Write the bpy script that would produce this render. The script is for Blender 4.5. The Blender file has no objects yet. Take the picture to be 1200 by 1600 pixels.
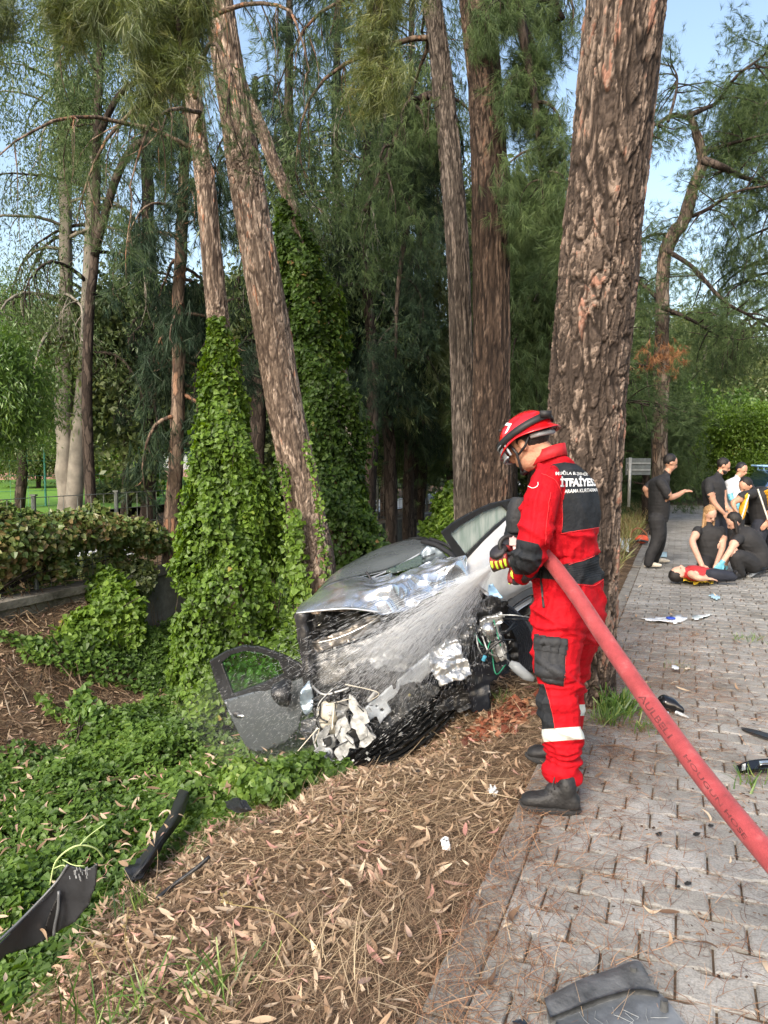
import bpy, bmesh, math, random
import numpy as np
from mathutils import Vector, Matrix
from mathutils.bvhtree import BVHTree

random.seed(7)
rng = np.random.default_rng(7)
scene = bpy.context.scene
COL = scene.collection
R = math.radians

# ------------------------------------------------------------------ camera
CAMH, FPX, PITCH = 1.57, 1180.0, R(3.9)
cam_data = bpy.data.cameras.new("camera")
cam_data.sensor_fit = 'VERTICAL'
cam_data.sensor_height = 36.0
cam_data.sensor_width = 27.0
cam_data.lens = FPX / 1600.0 * 36.0
cam_data.clip_start = 0.05
cam_data.clip_end = 2000.0
cam = bpy.data.objects.new("camera", cam_data)
COL.objects.link(cam)
cam.location = (0, 0, CAMH)
cam.rotation_euler = (R(90) - PITCH, 0, 0)
scene.camera = cam

# ------------------------------------------------------------------ light
SUN_EL, SUN_AZ = R(36), R(205)      # azimuth clockwise from +Y: behind the camera, a little to the left
world = bpy.data.worlds.new("World")
scene.world = world
world.use_nodes = True
wn = world.node_tree
wn.nodes.clear()
sky = wn.nodes.new("ShaderNodeTexSky")
sky.sky_type = 'NISHITA'
sky.sun_disc = False
sky.sun_elevation = SUN_EL
sky.sun_rotation = SUN_AZ
sky.air_density = 1.3
sky.dust_density = 4.0
sky.ozone_density = 0.5
bg = wn.nodes.new("ShaderNodeBackground")
bg.inputs[1].default_value = 0.15
wo = wn.nodes.new("ShaderNodeOutputWorld")
wn.links.new(sky.outputs[0], bg.inputs[0])
wn.links.new(bg.outputs[0], wo.inputs[0])
sl = bpy.data.lights.new("sun", 'SUN')
sl.energy = 1.7
sl.angle = R(18)
sl.color = (1.0, 0.95, 0.88)
sun = bpy.data.objects.new("sun", sl)
COL.objects.link(sun)
sdir = Vector((math.sin(SUN_AZ) * math.cos(SUN_EL), math.cos(SUN_AZ) * math.cos(SUN_EL), math.sin(SUN_EL)))
sun.rotation_euler = sdir.to_track_quat('Z', 'Y').to_euler()
sun.location = (0, -5, 30)

scene.view_settings.view_transform = 'Standard'
scene.view_settings.look = 'None'
scene.view_settings.exposure = 1.15
scene.view_settings.gamma = 1.0
scene.view_settings.use_curve_mapping = False
scene.render.engine = 'CYCLES'
scene.cycles.max_bounces = 7
scene.cycles.diffuse_bounces = 3
scene.cycles.glossy_bounces = 3
scene.cycles.transparent_max_bounces = 16
scene.cycles.transmission_bounces = 5
scene.cycles.use_denoising = True
scene.cycles.caustics_reflective = False
scene.cycles.caustics_refractive = False

# ------------------------------------------------------------------ survey helpers
CP, SP = math.cos(PITCH), math.sin(PITCH)
def P(px, py, Y):
    """point at distance Y in front of the camera that lies on the sight line of a photo pixel"""
    dx, dy = (px - 600) / FPX, -(py - 800) / FPX
    d = Vector((dx, CP + dy * SP, -SP + dy * CP))
    return Vector((0, 0, CAMH)) + d * (Y / d.y)
def ground(px, py, z=0.0):
    dx, dy = (px - 600) / FPX, -(py - 800) / FPX
    d = Vector((dx, CP + dy * SP, -SP + dy * CP))
    return Vector((0, 0, CAMH)) + d * ((z - CAMH) / d.z)

PA = R(21.5)                                  # direction of the pavement
K0 = ground(645, 1600)
DX, DY = math.sin(PA), math.cos(PA)           # along
NX, NY = -math.cos(PA), math.sin(PA)          # to the left
def st2xy(s, t):
    return K0.x + t * DX + s * NX, K0.y + t * DY + s * NY
def xy2st(x, y):
    rx, ry = x - K0.x, y - K0.y
    return rx * NX + ry * NY, rx * DX + ry * DY

# ------------------------------------------------------------------ numpy noise
_perm = rng.random((256, 256)).astype(np.float64)
def vnoise(x, y):
    x = np.asarray(x, float); y = np.asarray(y, float)
    xi = np.floor(x).astype(int); yi = np.floor(y).astype(int)
    fx = x - xi; fy = y - yi
    fx = fx * fx * (3 - 2 * fx); fy = fy * fy * (3 - 2 * fy)
    a = _perm[xi & 255, yi & 255]; b = _perm[(xi + 1) & 255, yi & 255]
    c = _perm[xi & 255, (yi + 1) & 255]; d = _perm[(xi + 1) & 255, (yi + 1) & 255]
    return (a * (1 - fx) + b * fx) * (1 - fy) + (c * (1 - fx) + d * fx) * fy - 0.5
def fbm(x, y, o=4):
    r = 0; a = 1.0
    for k in range(o):
        r = r + a * vnoise(x * 2 ** k + 17.3 * k, y * 2 ** k + 5.1 * k); a *= .5
    return r
def sstep(a, b, x):
    t = np.clip((x - a) / (b - a), 0, 1)
    return t * t * (3 - 2 * t)

# ------------------------------------------------------------------ terrain height
_S  = np.array([-60, -.02, .0, .25, .7, 1.1, 1.6, 2.2, 3.0, 3.8, 4.6, 5.0, 5.4, 5.9, 6.38])
_Z1 = np.array([-.03, -.03, -.035, -.05, -.15, -.30, -.56, -.86, -1.12, -1.25, -1.28, -1.2, -.95, -.50, -.14])   # left part: soil bank
_Z2 = np.array([-.03, -.03, -.035, -.05, -.15, -.30, -.56, -.80, -1.0, -1.1, -1.12, -1.12, -1.1, -1.05, -1.0])  # beside the wall
def H(x, y):
    x = np.asarray(x, float); y = np.asarray(y, float)
    s, t = xy2st(x, y)
    z1 = np.interp(s, _S, _Z1); z2 = np.interp(s, _S, _Z2)
    w = sstep(5.2, 6.6, t + .5 * fbm(t, s))
    z = z1 * (1 - w) + z2 * w
    near = sstep(0.05, .8, s) * (s < 6.4)
    z = z + near * (.16 * fbm(x * .9, y * .9, 3) + .05 * fbm(x * 3.1, y * 3.1, 3))
    z = z - .24 * np.exp(-((x - .02) / .75) ** 2 - ((y - 5.1) / .55) ** 2) * (s > 0) * sstep(.0, .5, s)
    # the verge beyond the big tree is nearly level
    lv = sstep(5.5, 9.0, t) * (1 - sstep(1.6, 2.6, s)) * (s > 0)
    z = z * (1 - lv) + lv * (-.02 + .06 * fbm(x, y, 3))
    far = s >= 6.4
    zf = -.05 + .02 * sstep(6.4, 9, s) + sstep(11, 16, s) * .30
    return np.where(far, zf, z)
def Hs(x, y):
    return float(H(np.array([x]), np.array([y]))[0])

# ------------------------------------------------------------------ mesh collector
class Geo:
    def __init__(self):
        self.V = []; self.F = {}; self.A = []; self.n = 0; self.M = {}
    def add(self, V, F, rnd=0.5, m=0):
        V = np.asarray(V, float).reshape(-1, 3); F = np.asarray(F, int)
        if len(V) == 0 or len(F) == 0: return self
        k = F.shape[1]
        self.F.setdefault(k, []).append(F + self.n)
        self.M.setdefault(k, []).append(np.full(len(F), m, int))
        self.V.append(V)
        self.A.append(np.broadcast_to(np.asarray(rnd, float), (len(V),)))
        self.n += len(V)
        return self
    def mesh(self, name, mats, smooth=False, loc=(0, 0, 0), extra=None):
        me = bpy.data.meshes.new(name)
        V = np.concatenate(self.V) - np.array(loc, float)
        me.vertices.add(len(V)); me.vertices.foreach_set("co", V.ravel())
        loops = []; starts = []; off = 0; mi = []
        for k in self.F:
            f = np.concatenate(self.F[k]); loops.append(f.ravel())
            starts.append(off + np.arange(len(f)) * k); off += f.size
            mi.append(np.concatenate(self.M[k]))
        loops = np.concatenate(loops); starts = np.concatenate(starts); mi = np.concatenate(mi)
        me.loops.add(len(loops)); me.loops.foreach_set("vertex_index", loops)
        me.polygons.add(len(starts)); me.polygons.foreach_set("loop_start", starts)
        me.polygons.foreach_set("material_index", mi)
        me.polygons.foreach_set("use_smooth", np.full(len(starts), smooth))
        a = me.attributes.new("rnd", 'FLOAT', 'POINT'); a.data.foreach_set("value", np.concatenate(self.A))
        if extra:
            for nm, arr in extra.items():
                a = me.attributes.new(nm, 'FLOAT', 'POINT'); a.data.foreach_set("value", np.asarray(arr, float))
        me.update(calc_edges=True); me.validate()
        for m in (mats if isinstance(mats, (list, tuple)) else [mats]):
            me.materials.append(m)
        return me
    def obj(self, name, mats, parent=None, smooth=False, loc=None, extra=None):
        if loc is None: loc = tuple(parent.location) if parent else (0, 0, 0)
        me = self.mesh(name, mats, smooth, loc, extra)
        o = bpy.data.objects.new(name, me); COL.objects.link(o)
        if parent: o.parent = parent
        else: o.location = loc
        return o

def tag(o, label=None, cat=None, group=None, kind=None):
    if label: o["label"] = label
    if cat: o["category"] = cat
    if group: o["group"] = group
    if kind: o["kind"] = kind
    return o
def thing(name, label, cat, loc, group=None):
    o = bpy.data.objects.new(name, None); COL.objects.link(o)
    o.location = loc; o.empty_display_size = .1
    return tag(o, label, cat, group)
def copy_tree(o, parent=None):
    c = o.copy(); COL.objects.link(c)
    if parent: c.parent = parent
    for ch in list(o.children): copy_tree(ch, c)
    return c

def frames(D, up=None):
    """rotation matrices (N,3,3) with column 1 along D"""
    D = D / (np.linalg.norm(D, axis=1, keepdims=True) + 1e-9)
    if up is None: up = rng.normal(size=D.shape)
    X = np.cross(D, up); X /= (np.linalg.norm(X, axis=1, keepdims=True) + 1e-9)
    Z = np.cross(X, D)
    return np.stack([X, D, Z], axis=2)
def scatter(g, tv, tf, pos, rot, scale, rnd=None, m=0):
    tv = np.asarray(tv, float); tf = np.asarray(tf, int); N = len(pos)
    if N == 0: return
    sc = np.asarray(scale, float)
    if sc.ndim == 1: sc = sc[:, None]
    T = tv[None] * (sc[:, None, :] if sc.shape[1] == 3 else sc[:, None])
    V = np.einsum('nij,nkj->nki', rot, T) + pos[:, None]
    F = (tf[None] + (np.arange(N) * len(tv))[:, None, None]).reshape(-1, tf.shape[1])
    if rnd is None: rnd = rng.random(N)
    g.add(V.reshape(-1, 3), F, np.repeat(rnd, len(tv)), m)

def tube_vf(pts, rad, sides=6, cap=True, ecc=None):
    pts = np.asarray([tuple(p) for p in pts], float); n = len(pts)
    rad = np.broadcast_to(np.asarray(rad, float), (n,))
    T = np.gradient(pts, axis=0); T /= (np.linalg.norm(T, axis=1, keepdims=True) + 1e-9)
    ref = np.array([0., 0, 1]) if abs(T[0][2]) < .9 else np.array([1., 0, 0])
    X = np.zeros_like(T); x = np.cross(T[0], ref); x /= np.linalg.norm(x)
    for i in range(n):
        x = x - T[i] * x.dot(T[i]); x /= (np.linalg.norm(x) + 1e-9); X[i] = x
    Yv = np.cross(T, X)
    a = np.arange(sides) / sides * 2 * math.pi
    V = pts[:, None] + rad[:, None, None] * (np.cos(a)[None, :, None] * X[:, None] + np.sin(a)[None, :, None] * Yv[:, None])
    V = V.reshape(-1, 3)
    i = np.arange(n - 1)[:, None] * sides; j = np.arange(sides)[None]; k = (np.arange(sides) + 1) % sides
    F = np.stack([i + j, i + k, i + sides + k, i + sides + j], axis=2).reshape(-1, 4)
    return V, F
def add_tube(g, pts, rad, sides=6, rnd=.5, m=0, cap=True):
    V, F = tube_vf(pts, rad, sides); n0 = len(V)
    if cap:
        pts = np.asarray([tuple(p) for p in pts], float)
        V = np.vstack([V, pts[0], pts[-1]])
        g.add(V, F, rnd, m)
        base = g.n - len(V)
        j = np.arange(sides); k = (j + 1) % sides
        C = np.vstack([np.stack([k, j, np.full(sides, n0)], 1), np.stack([n0 - sides + j, n0 - sides + k, np.full(sides, n0 + 1)], 1)])
        g.F.setdefault(3, []).append(C + base); g.M.setdefault(3, []).append(np.full(len(C), m, int))
    else:
        g.add(V, F, rnd, m)
def box_vf(c, sx, sy, sz, rot=None):
    v = np.array([[x, y, z] for x in (-.5, .5) for y in (-.5, .5) for z in (-.5, .5)]) * (sx, sy, sz)
    if rot is not None: v = v @ np.asarray(rot).T
    f = [(0, 1, 3, 2), (4, 6, 7, 5), (0, 4, 5, 1), (2, 3, 7, 6), (0, 2, 6, 4), (1, 5, 7, 3)]
    return v + np.asarray(tuple(c)), np.array(f)
def catmull(pts, n):
    """smooth polyline through pts (N,k) resampled to n points"""
    p = np.asarray([tuple(q) for q in pts], float)
    q = np.vstack([2 * p[0] - p[1], p, 2 * p[-1] - p[-2]])
    u = np.linspace(0, len(p) - 1 - 1e-6, n); i = u.astype(int); f = (u - i)[:, None]
    a, b, c, d = q[i], q[i + 1], q[i + 2], q[i + 3]
    return .5 * ((2 * b) + (-a + c) * f + (2 * a - 5 * b + 4 * c - d) * f * f + (-a + 3 * b - 3 * c + d) * f ** 3)

# ------------------------------------------------------------------ materials
MATS = {}
def newmat(name):
    m = bpy.data.materials.new(name); m.use_nodes = True
    nt = m.node_tree; nt.nodes.clear()
    out = nt.nodes.new("ShaderNodeOutputMaterial")
    return m, nt, out
def N(nt, typ, **kw):
    n = nt.nodes.new(typ)
    for k, v in kw.items():
        if k.startswith("_"): setattr(n, k[1:], v)
        else: n.inputs[k.replace("__", " ")].default_value = v
    return n
def ramp(nt, fac, stops, interp='LINEAR'):
    r = nt.nodes.new("ShaderNodeValToRGB"); r.color_ramp.interpolation = interp
    e = r.color_ramp.elements
    while len(e) < len(stops): e.new(.5)
    for k, (p, c) in enumerate(stops):
        e[k].position = p; e[k].color = tuple(c) + (1,) if len(c) == 3 else c
    nt.links.new(fac, r.inputs[0])
    return r.outputs[0]
def simple(name, color, rough=.6, metal=0.0, noise_amt=.25, scale=12, bump=0.0, bscale=60, coat=0, spec=.5):
    """principled material whose colour wanders a little with noise"""
    m, nt, out = newmat(name)
    b = nt.nodes.new("ShaderNodeBsdfPrincipled")
    b.inputs["Roughness"].default_value = rough; b.inputs["Metallic"].default_value = metal
    b.inputs["Specular IOR Level"].default_value = spec
    if coat: b.inputs["Coat Weight"].default_value = coat; b.inputs["Coat Roughness"].default_value = .08
    tc = nt.nodes.new("ShaderNodeTexCoord")
    nz = N(nt, "ShaderNodeTexNoise", Scale=scale, Detail=5.0, Roughness=.6)
    nt.links.new(tc.outputs["Object"], nz.inputs["Vector"])
    c = np.array(color[:3])
    col = ramp(nt, nz.outputs[0], [(.3, c * (1 - noise_amt)), (.7, np.minimum(c * (1 + noise_amt), 1))])
    nt.links.new(col, b.inputs["Base Color"])
    if bump:
        n2 = N(nt, "ShaderNodeTexNoise", Scale=bscale, Detail=4.0)
        nt.links.new(tc.outputs["Object"], n2.inputs["Vector"])
        bp = N(nt, "ShaderNodeBump", Strength=bump, Distance=.01)
        nt.links.new(n2.outputs[0], bp.inputs["Height"]); nt.links.new(bp.outputs[0], b.inputs["Normal"])
    nt.links.new(b.outputs[0], out.inputs[0])
    return m
def leafmat(name, stops, transl=.35, gloss=.12, rough=.45, patch=None):
    m, nt, out = newmat(name)
    at = nt.nodes.new("ShaderNodeAttribute"); at.attribute_name = "rnd"
    fac = at.outputs["Fac"]
    if patch:                      # slow colour change through the crown
        g = nt.nodes.new("ShaderNodeNewGeometry")
        nz = N(nt, "ShaderNodeTexNoise", Scale=patch, Detail=3.0)
        nt.links.new(g.outputs["Position"], nz.inputs["Vector"])
        mx = nt.nodes.new("ShaderNodeMath"); mx.operation = 'MULTIPLY_ADD'
        mx.inputs[1].default_value = .9; nt.links.new(nz.outputs[0], mx.inputs[0])
        m2 = nt.nodes.new("ShaderNodeMath"); m2.operation = 'MULTIPLY_ADD'; m2.inputs[1].default_value = .75; m2.inputs[2].default_value = -.32
        nt.links.new(fac, m2.inputs[0]); nt.links.new(m2.outputs[0], mx.inputs[2])
        fac = mx.outputs[0]
    col = ramp(nt, fac, stops)
    d = nt.nodes.new("ShaderNodeBsdfDiffuse"); t = nt.nodes.new("ShaderNodeBsdfTranslucent")
    gl = N(nt, "ShaderNodeBsdfGlossy", Roughness=rough)
    gl.inputs[0].default_value = (.8, .85, .8, 1)
    nt.links.new(col, d.inputs[0])
    br = N(nt, "ShaderNodeBrightContrast"); 
    hs = N(nt, "ShaderNodeHueSaturation", Hue=.485, Saturation=1.15, Value=1.35); nt.links.new(col, hs.inputs["Color"]); nt.links.new(hs.outputs[0], t.inputs[0])
    m1 = nt.nodes.new("ShaderNodeMixShader"); m1.inputs[0].default_value = transl
    nt.links.new(d.outputs[0], m1.inputs[1]); nt.links.new(t.outputs[0], m1.inputs[2])
    m2 = nt.nodes.new("ShaderNodeMixShader"); m2.inputs[0].default_value = gloss
    nt.links.new(m1.outputs[0], m2.inputs[1]); nt.links.new(gl.outputs[0], m2.inputs[2])
    nt.links.new(m2.outputs[0], out.inputs[0])
    return m

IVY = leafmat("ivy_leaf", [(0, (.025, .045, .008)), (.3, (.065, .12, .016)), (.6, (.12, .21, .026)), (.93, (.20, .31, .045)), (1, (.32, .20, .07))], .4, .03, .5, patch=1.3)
IVYDARK = leafmat("dark_ivy_leaf", [(0, (.015, .03, .007)), (.3, (.04, .08, .014)), (.6, (.075, .14, .022)), (.93, (.13, .21, .036)), (1, (.26, .16, .06))], .35, .03, .5, patch=1.3)  # darker green variant of the ivy leaf
GROUNDIVY = leafmat("ground_ivy_leaf", [(0, (.028, .052, .012)), (.35, (.068, .13, .022)), (.7, (.125, .215, .036)), (.95, (.22, .32, .065)), (1, (.30, .24, .10))], .4, .03, .5, patch=1.1)
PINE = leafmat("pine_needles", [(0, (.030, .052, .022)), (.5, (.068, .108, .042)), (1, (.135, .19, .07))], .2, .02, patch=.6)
PINEWARM = leafmat("warm_pine_needles", [(0, (.05, .075, .02)), (.5, (.12, .155, .04)), (1, (.23, .23, .07))], .28, .06, patch=.8)  # warmer, yellower needle colour
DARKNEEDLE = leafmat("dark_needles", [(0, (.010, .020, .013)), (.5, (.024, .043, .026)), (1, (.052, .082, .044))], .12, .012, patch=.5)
EUCA = leafmat("eucalyptus_leaf", [(0, (.035, .058, .024)), (.5, (.075, .115, .042)), (1, (.15, .20, .075))], .3, .03, patch=.5)
LIGHTLEAF = leafmat("light_leaf", [(0, (.05, .10, .02)), (.5, (.10, .19, .035)), (1, (.20, .30, .06))], .4, .05, patch=.35)
OLIVELEAF = leafmat("olive_leaf", [(0, (.045, .07, .02)), (.5, (.10, .135, .04)), (1, (.19, .21, .075))], .3, .05, patch=.25)
DEADLEAF = leafmat("dead_leaf", [(0, (.07, .04, .028)), (.3, (.17, .105, .065)), (.6, (.34, .235, .15)), (.9, (.50, .40, .29)), (1, (.42, .20, .17))], .12, .03, .6)
DEADNEEDLE = leafmat("dead_needle", [(0, (.075, .042, .026)), (.45, (.20, .125, .075)), (1, (.42, .31, .20))], .1, .03, .7)
GRASS = leafmat("grass_blade", [(0, (.05, .11, .02)), (.6, (.11, .21, .04)), (1, (.24, .30, .08))], .35, .05)
DRYGRASS = leafmat("dry_grass_blade", [(0, (.16, .12, .05)), (.5, (.33, .26, .12)), (1, (.20, .26, .07))], .3, .04)
PAVENEEDLE = leafmat("brown_needle", [(0, (.07, .03, .018)), (.5, (.19, .09, .05)), (1, (.40, .24, .14))], .05, .03, .7)
BROWNTWIG = leafmat("brown_foliage", [(0, (.15, .06, .025)), (1, (.36, .18, .08))], .2, .03)

def soil_mat(name, stops, scale=3.0, bump=.6):
    m, nt, out = newmat(name)
    b = N(nt, "ShaderNodeBsdfPrincipled", Roughness=.95); b.inputs["Specular IOR Level"].default_value = .15
    g = nt.nodes.new("ShaderNodeNewGeometry")
    n1 = N(nt, "ShaderNodeTexNoise", Scale=scale, Detail=9.0, Roughness=.68)
    nt.links.new(g.outputs["Position"], n1.inputs["Vector"])
    nt.links.new(ramp(nt, n1.outputs[0], stops), b.inputs["Base Color"])
    n2 = N(nt, "ShaderNodeTexNoise", Scale=scale * 9, Detail=6.0, Roughness=.7)
    nt.links.new(g.outputs["Position"], n2.inputs["Vector"])
    bp = N(nt, "ShaderNodeBump", Strength=bump, Distance=.03)
    nt.links.new(n2.outputs[0], bp.inputs["Height"]); nt.links.new(bp.outputs[0], b.inputs["Normal"])
    nt.links.new(b.outputs[0], out.inputs[0])
    return m
SOIL = soil_mat("litter_soil", [(.3, (.05, .032, .02)), (.5, (.10, .068, .043)), (.7, (.18, .13, .085))])
LAWN = soil_mat("lawn_grass", [(.3, (.07, .16, .02)), (.7, (.14, .27, .045))], 1.5, .3)
ASPHALT = soil_mat("pale_road", [(.3, (.42, .45, .48)), (.7, (.55, .58, .60))], 2.0, .1)
HILL = soil_mat("hill_scrub", [(.3, (.07, .10, .04)), (.5, (.16, .18, .08)), (.7, (.36, .32, .18))], .12, .0)
CONC = soil_mat("concrete_kerb", [(.3, (.12, .108, .092)), (.5, (.215, .205, .185)), (.7, (.29, .28, .26))], 6.0, .5)

def bark_mat(name, dark, mid, light, pink, bump=.5, attr=True, scale=9):
    m, nt, out = newmat(name)
    b = N(nt, "ShaderNodeBsdfPrincipled", Roughness=.9); b.inputs["Specular IOR Level"].default_value = .2
    tc = nt.nodes.new("ShaderNodeTexCoord")
    mp = nt.nodes.new("ShaderNodeMapping"); mp.inputs["Scale"].default_value = (1, 1, .28)
    nt.links.new(tc.outputs["Object"], mp.inputs["Vector"])
    nz = N(nt, "ShaderNodeTexNoise", Scale=scale * 4, Detail=8.0, Roughness=.7)
    nt.links.new(mp.outputs[0], nz.inputs["Vector"])
    if attr:
        at = nt.nodes.new("ShaderNodeAttribute"); at.attribute_name = "crack"
        ac = nt.nodes.new("ShaderNodeAttribute"); ac.attribute_name = "cell"
        crack, cell = at.outputs["Fac"], ac.outputs["Fac"]
    else:
        vo = N(nt, "ShaderNodeTexVoronoi", Scale=scale); vo.feature = 'DISTANCE_TO_EDGE'
        vc = N(nt, "ShaderNodeTexVoronoi", Scale=scale)
        ds = N(nt, "ShaderNodeTexNoise", Scale=scale * .8, Detail=3.0)
        nt.links.new(mp.outputs[0], ds.inputs["Vector"])
        ad = nt.nodes.new("ShaderNodeVectorMath"); ad.operation = 'MULTIPLY_ADD'; ad.inputs[1].default_value = (.12, .12, .12)
        nt.links.new(ds.outputs["Color"], ad.inputs[0]); nt.links.new(mp.outputs[0], ad.inputs[2])
        nt.links.new(ad.outputs[0], vo.inputs["Vector"]); nt.links.new(ad.outputs[0], vc.inputs["Vector"])
        mr = N(nt, "ShaderNodeMapRange"); mr.inputs["From Max"].default_value = .12
        nt.links.new(vo.outputs["Distance"], mr.inputs["Value"])
        crack = mr.outputs[0]
        sp = nt.nodes.new("ShaderNodeSeparateColor"); nt.links.new(vc.outputs["Color"], sp.inputs[0]); cell = sp.outputs[0]
    plate = ramp(nt, cell, [(.2, np.array(mid) * .75), (.48, np.array(mid) * 1.1), (.60, light), (.74, np.array(light) * 1.1), (.84, pink), (1, pink)])
    mx = nt.nodes.new("ShaderNodeMix"); mx.data_type = 'RGBA'; mx.blend_type = 'MIX'
    nt.links.new(crack, mx.inputs[0]); mx.inputs[6].default_value = (*dark, 1); nt.links.new(plate, mx.inputs[7])
    m2 = nt.nodes.new("ShaderNodeMix"); m2.data_type = 'RGBA'; m2.blend_type = 'MULTIPLY'; m2.inputs[0].default_value = 1
    nt.links.new(mx.outputs[2], m2.inputs[6])
    nt.links.new(ramp(nt, nz.outputs[0], [(.3, (.5, .48, .47)), (.52, (1, 1, 1)), (.7, (1.5, 1.5, 1.48))]), m2.inputs[7])
    nt.links.new(m2.outputs[2], b.inputs["Base Color"])
    h = nt.nodes.new("ShaderNodeMath"); h.operation = 'MULTIPLY_ADD'; h.inputs[1].default_value = .6
    nt.links.new(nz.outputs[0], h.inputs[0])
    nt.links.new(crack, h.inputs[2])
    bp = N(nt, "ShaderNodeBump", Strength=bump, Distance=.012)
    nt.links.new(h.outputs[0], bp.inputs["Height"]); nt.links.new(bp.outputs[0], b.inputs["Normal"])
    nt.links.new(b.outputs[0], out.inputs[0])
    return m
BARK_A = bark_mat("plated_bark", (.022, .016, .013), (.075, .056, .045), (.21, .16, .128), (.27, .145, .105))
BARK_C = bark_mat("flaky_bark", (.06, .043, .034), (.18, .135, .105), (.36, .285, .23), (.38, .18, .11))
BARK_B = bark_mat("brown_bark", (.016, .011, .009), (.055, .037, .027), (.12, .085, .064), (.14, .08, .055))
BARK_G = bark_mat("greyer_bark", (.026, .021, .018), (.088, .073, .062), (.18, .15, .13), (.17, .13, .10))
BARK_FAR = bark_mat("far_bark", (.05, .035, .028), (.13, .095, .07), (.22, .16, .12), (.24, .13, .08), attr=False, scale=12)
BARK_DARK = bark_mat("dark_bark", (.018, .014, .012), (.045, .034, .028), (.075, .058, .048), (.075, .058, .048), attr=False, scale=12)  # dark brown bark for background trunks, limbs and stems
BARK_EUC = simple("pale_eucalyptus_bark", (.20, .18, .15), .85, noise_amt=.5, scale=2.5, bump=.4, bscale=14)
# ================================================================== SETTING
def grid_sheet(name, svals, tvals, zf, mat, parent=None, kind="structure"):
    S, T = np.meshgrid(svals, tvals, indexing='ij')
    x, y = st2xy(S, T)
    z = zf(x, y, S, T)
    V = np.stack([x, y, z], -1).reshape(-1, 3)
    ni, nj = S.shape
    i = np.arange(ni - 1)[:, None] * nj; j = np.arange(nj - 1)[None]
    F = np.stack([i + j, i + j + 1, i + nj + j + 1, i + nj + j], 2).reshape(-1, 4)
    g = Geo(); g.add(V, F)
    return tag(g.obj(name, mat, parent, smooth=True), kind=kind)

sv = np.concatenate([[-600, -120, -30, -8, -3, -1, -.13], np.arange(0, 7.2, .07), [8, 10, 14, 20, 40, 120, 600]])
sv = np.insert(sv, np.searchsorted(sv, 6.4), [6.399, 6.4])
tv = np.concatenate([[-40, -12, -6, -3], np.arange(-1.5, 12, .1), np.arange(12, 30, .5), [34, 40, 50, 70, 120, 300, 900]])
ter = grid_sheet("ground", sv, tv, lambda x, y, S, T: np.where(S < 0, -.085, H(x, y)), SOIL)

# ---- pavement with separate interlocking pavers
pave_base = grid_sheet("pavement", [-6.5, -3, 0.0], [-3, 5, 12, 25, 60, 120], lambda x, y, S, T: np.full_like(x, -.014), soil_mat("paving_bed", [(.3, (.06, .045, .034)), (.7, (.17, .13, .095))], 14))
m, nt, out = newmat("concrete_paver")
b = N(nt, "ShaderNodeBsdfPrincipled", Roughness=.88); b.inputs["Specular IOR Level"].default_value = .25
g_ = nt.nodes.new("ShaderNodeNewGeometry"); oi = nt.nodes.new("ShaderNodeObjectInfo")
n1 = N(nt, "ShaderNodeTexNoise", Scale=2.2, Detail=8.0, Roughness=.7); nt.links.new(g_.outputs["Position"], n1.inputs["Vector"])
n2 = N(nt, "ShaderNodeTexNoise", Scale=140.0, Detail=3.0); nt.links.new(g_.outputs["Position"], n2.inputs["Vector"])
n4 = N(nt, "ShaderNodeTexWhiteNoise"); 
sn = nt.nodes.new("ShaderNodeVectorMath"); sn.operation = 'SNAP'; sn.inputs[1].default_value = (.19, .17, 5)
nt.links.new(g_.outputs["Position"], sn.inputs[0]); nt.links.new(sn.outputs[0], n4.inputs["Vector"])
c1 = ramp(nt, n1.outputs[0], [(.3, (.15, .142, .126)), (.5, (.26, .254, .238)), (.7, (.34, .334, .318))])
c2 = ramp(nt, n2.outputs[0], [(.3, (.72, .71, .70)), (.6, (1.08, 1.08, 1.08))])
mx = nt.nodes.new("ShaderNodeMix"); mx.data_type = 'RGBA'; mx.blend_type = 'MULTIPLY'; mx.inputs[0].default_value = 1
nt.links.new(c1, mx.inputs[6]); nt.links.new(c2, mx.inputs[7])
m3 = nt.nodes.new("ShaderNodeMix"); m3.data_type = 'RGBA'; m3.blend_type = 'MULTIPLY'; m3.inputs[0].default_value = 1
at = nt.nodes.new("ShaderNodeAttribute"); at.attribute_name = "rnd"
ad = nt.nodes.new("ShaderNodeMath"); ad.operation = 'ADD'; nt.links.new(at.outputs["Fac"], ad.inputs[0]); nt.links.new(oi.outputs["Random"], ad.inputs[1])
fr = nt.nodes.new("ShaderNodeMath"); fr.operation = 'FRACT'; nt.links.new(ad.outputs[0], fr.inputs[0])
nt.links.new(mx.outputs[2], m3.inputs[6]); nt.links.new(ramp(nt, fr.outputs[0], [(0, (.86, .85, .83)), (1, (1.1, 1.1, 1.1))]), m3.inputs[7])
nt.links.new(m3.outputs[2], b.inputs["Base Color"])
bp = N(nt, "ShaderNodeBump", Strength=.5, Distance=.004); nt.links.new(n2.outputs[0], bp.inputs["Height"])
n5 = N(nt, "ShaderNodeTexNoise", Scale=30.0, Detail=6.0); nt.links.new(g_.outputs["Position"], n5.inputs["Vector"])
b2 = N(nt, "ShaderNodeBump", Strength=.5, Distance=.01); nt.links.new(n5.outputs[0], b2.inputs["Height"]); nt.links.new(bp.outputs[0], b2.inputs["Normal"])
nt.links.new(b2.outputs[0], b.inputs["Normal"]); nt.links.new(b.outputs[0], out.inputs[0])
PAVER = m

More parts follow.
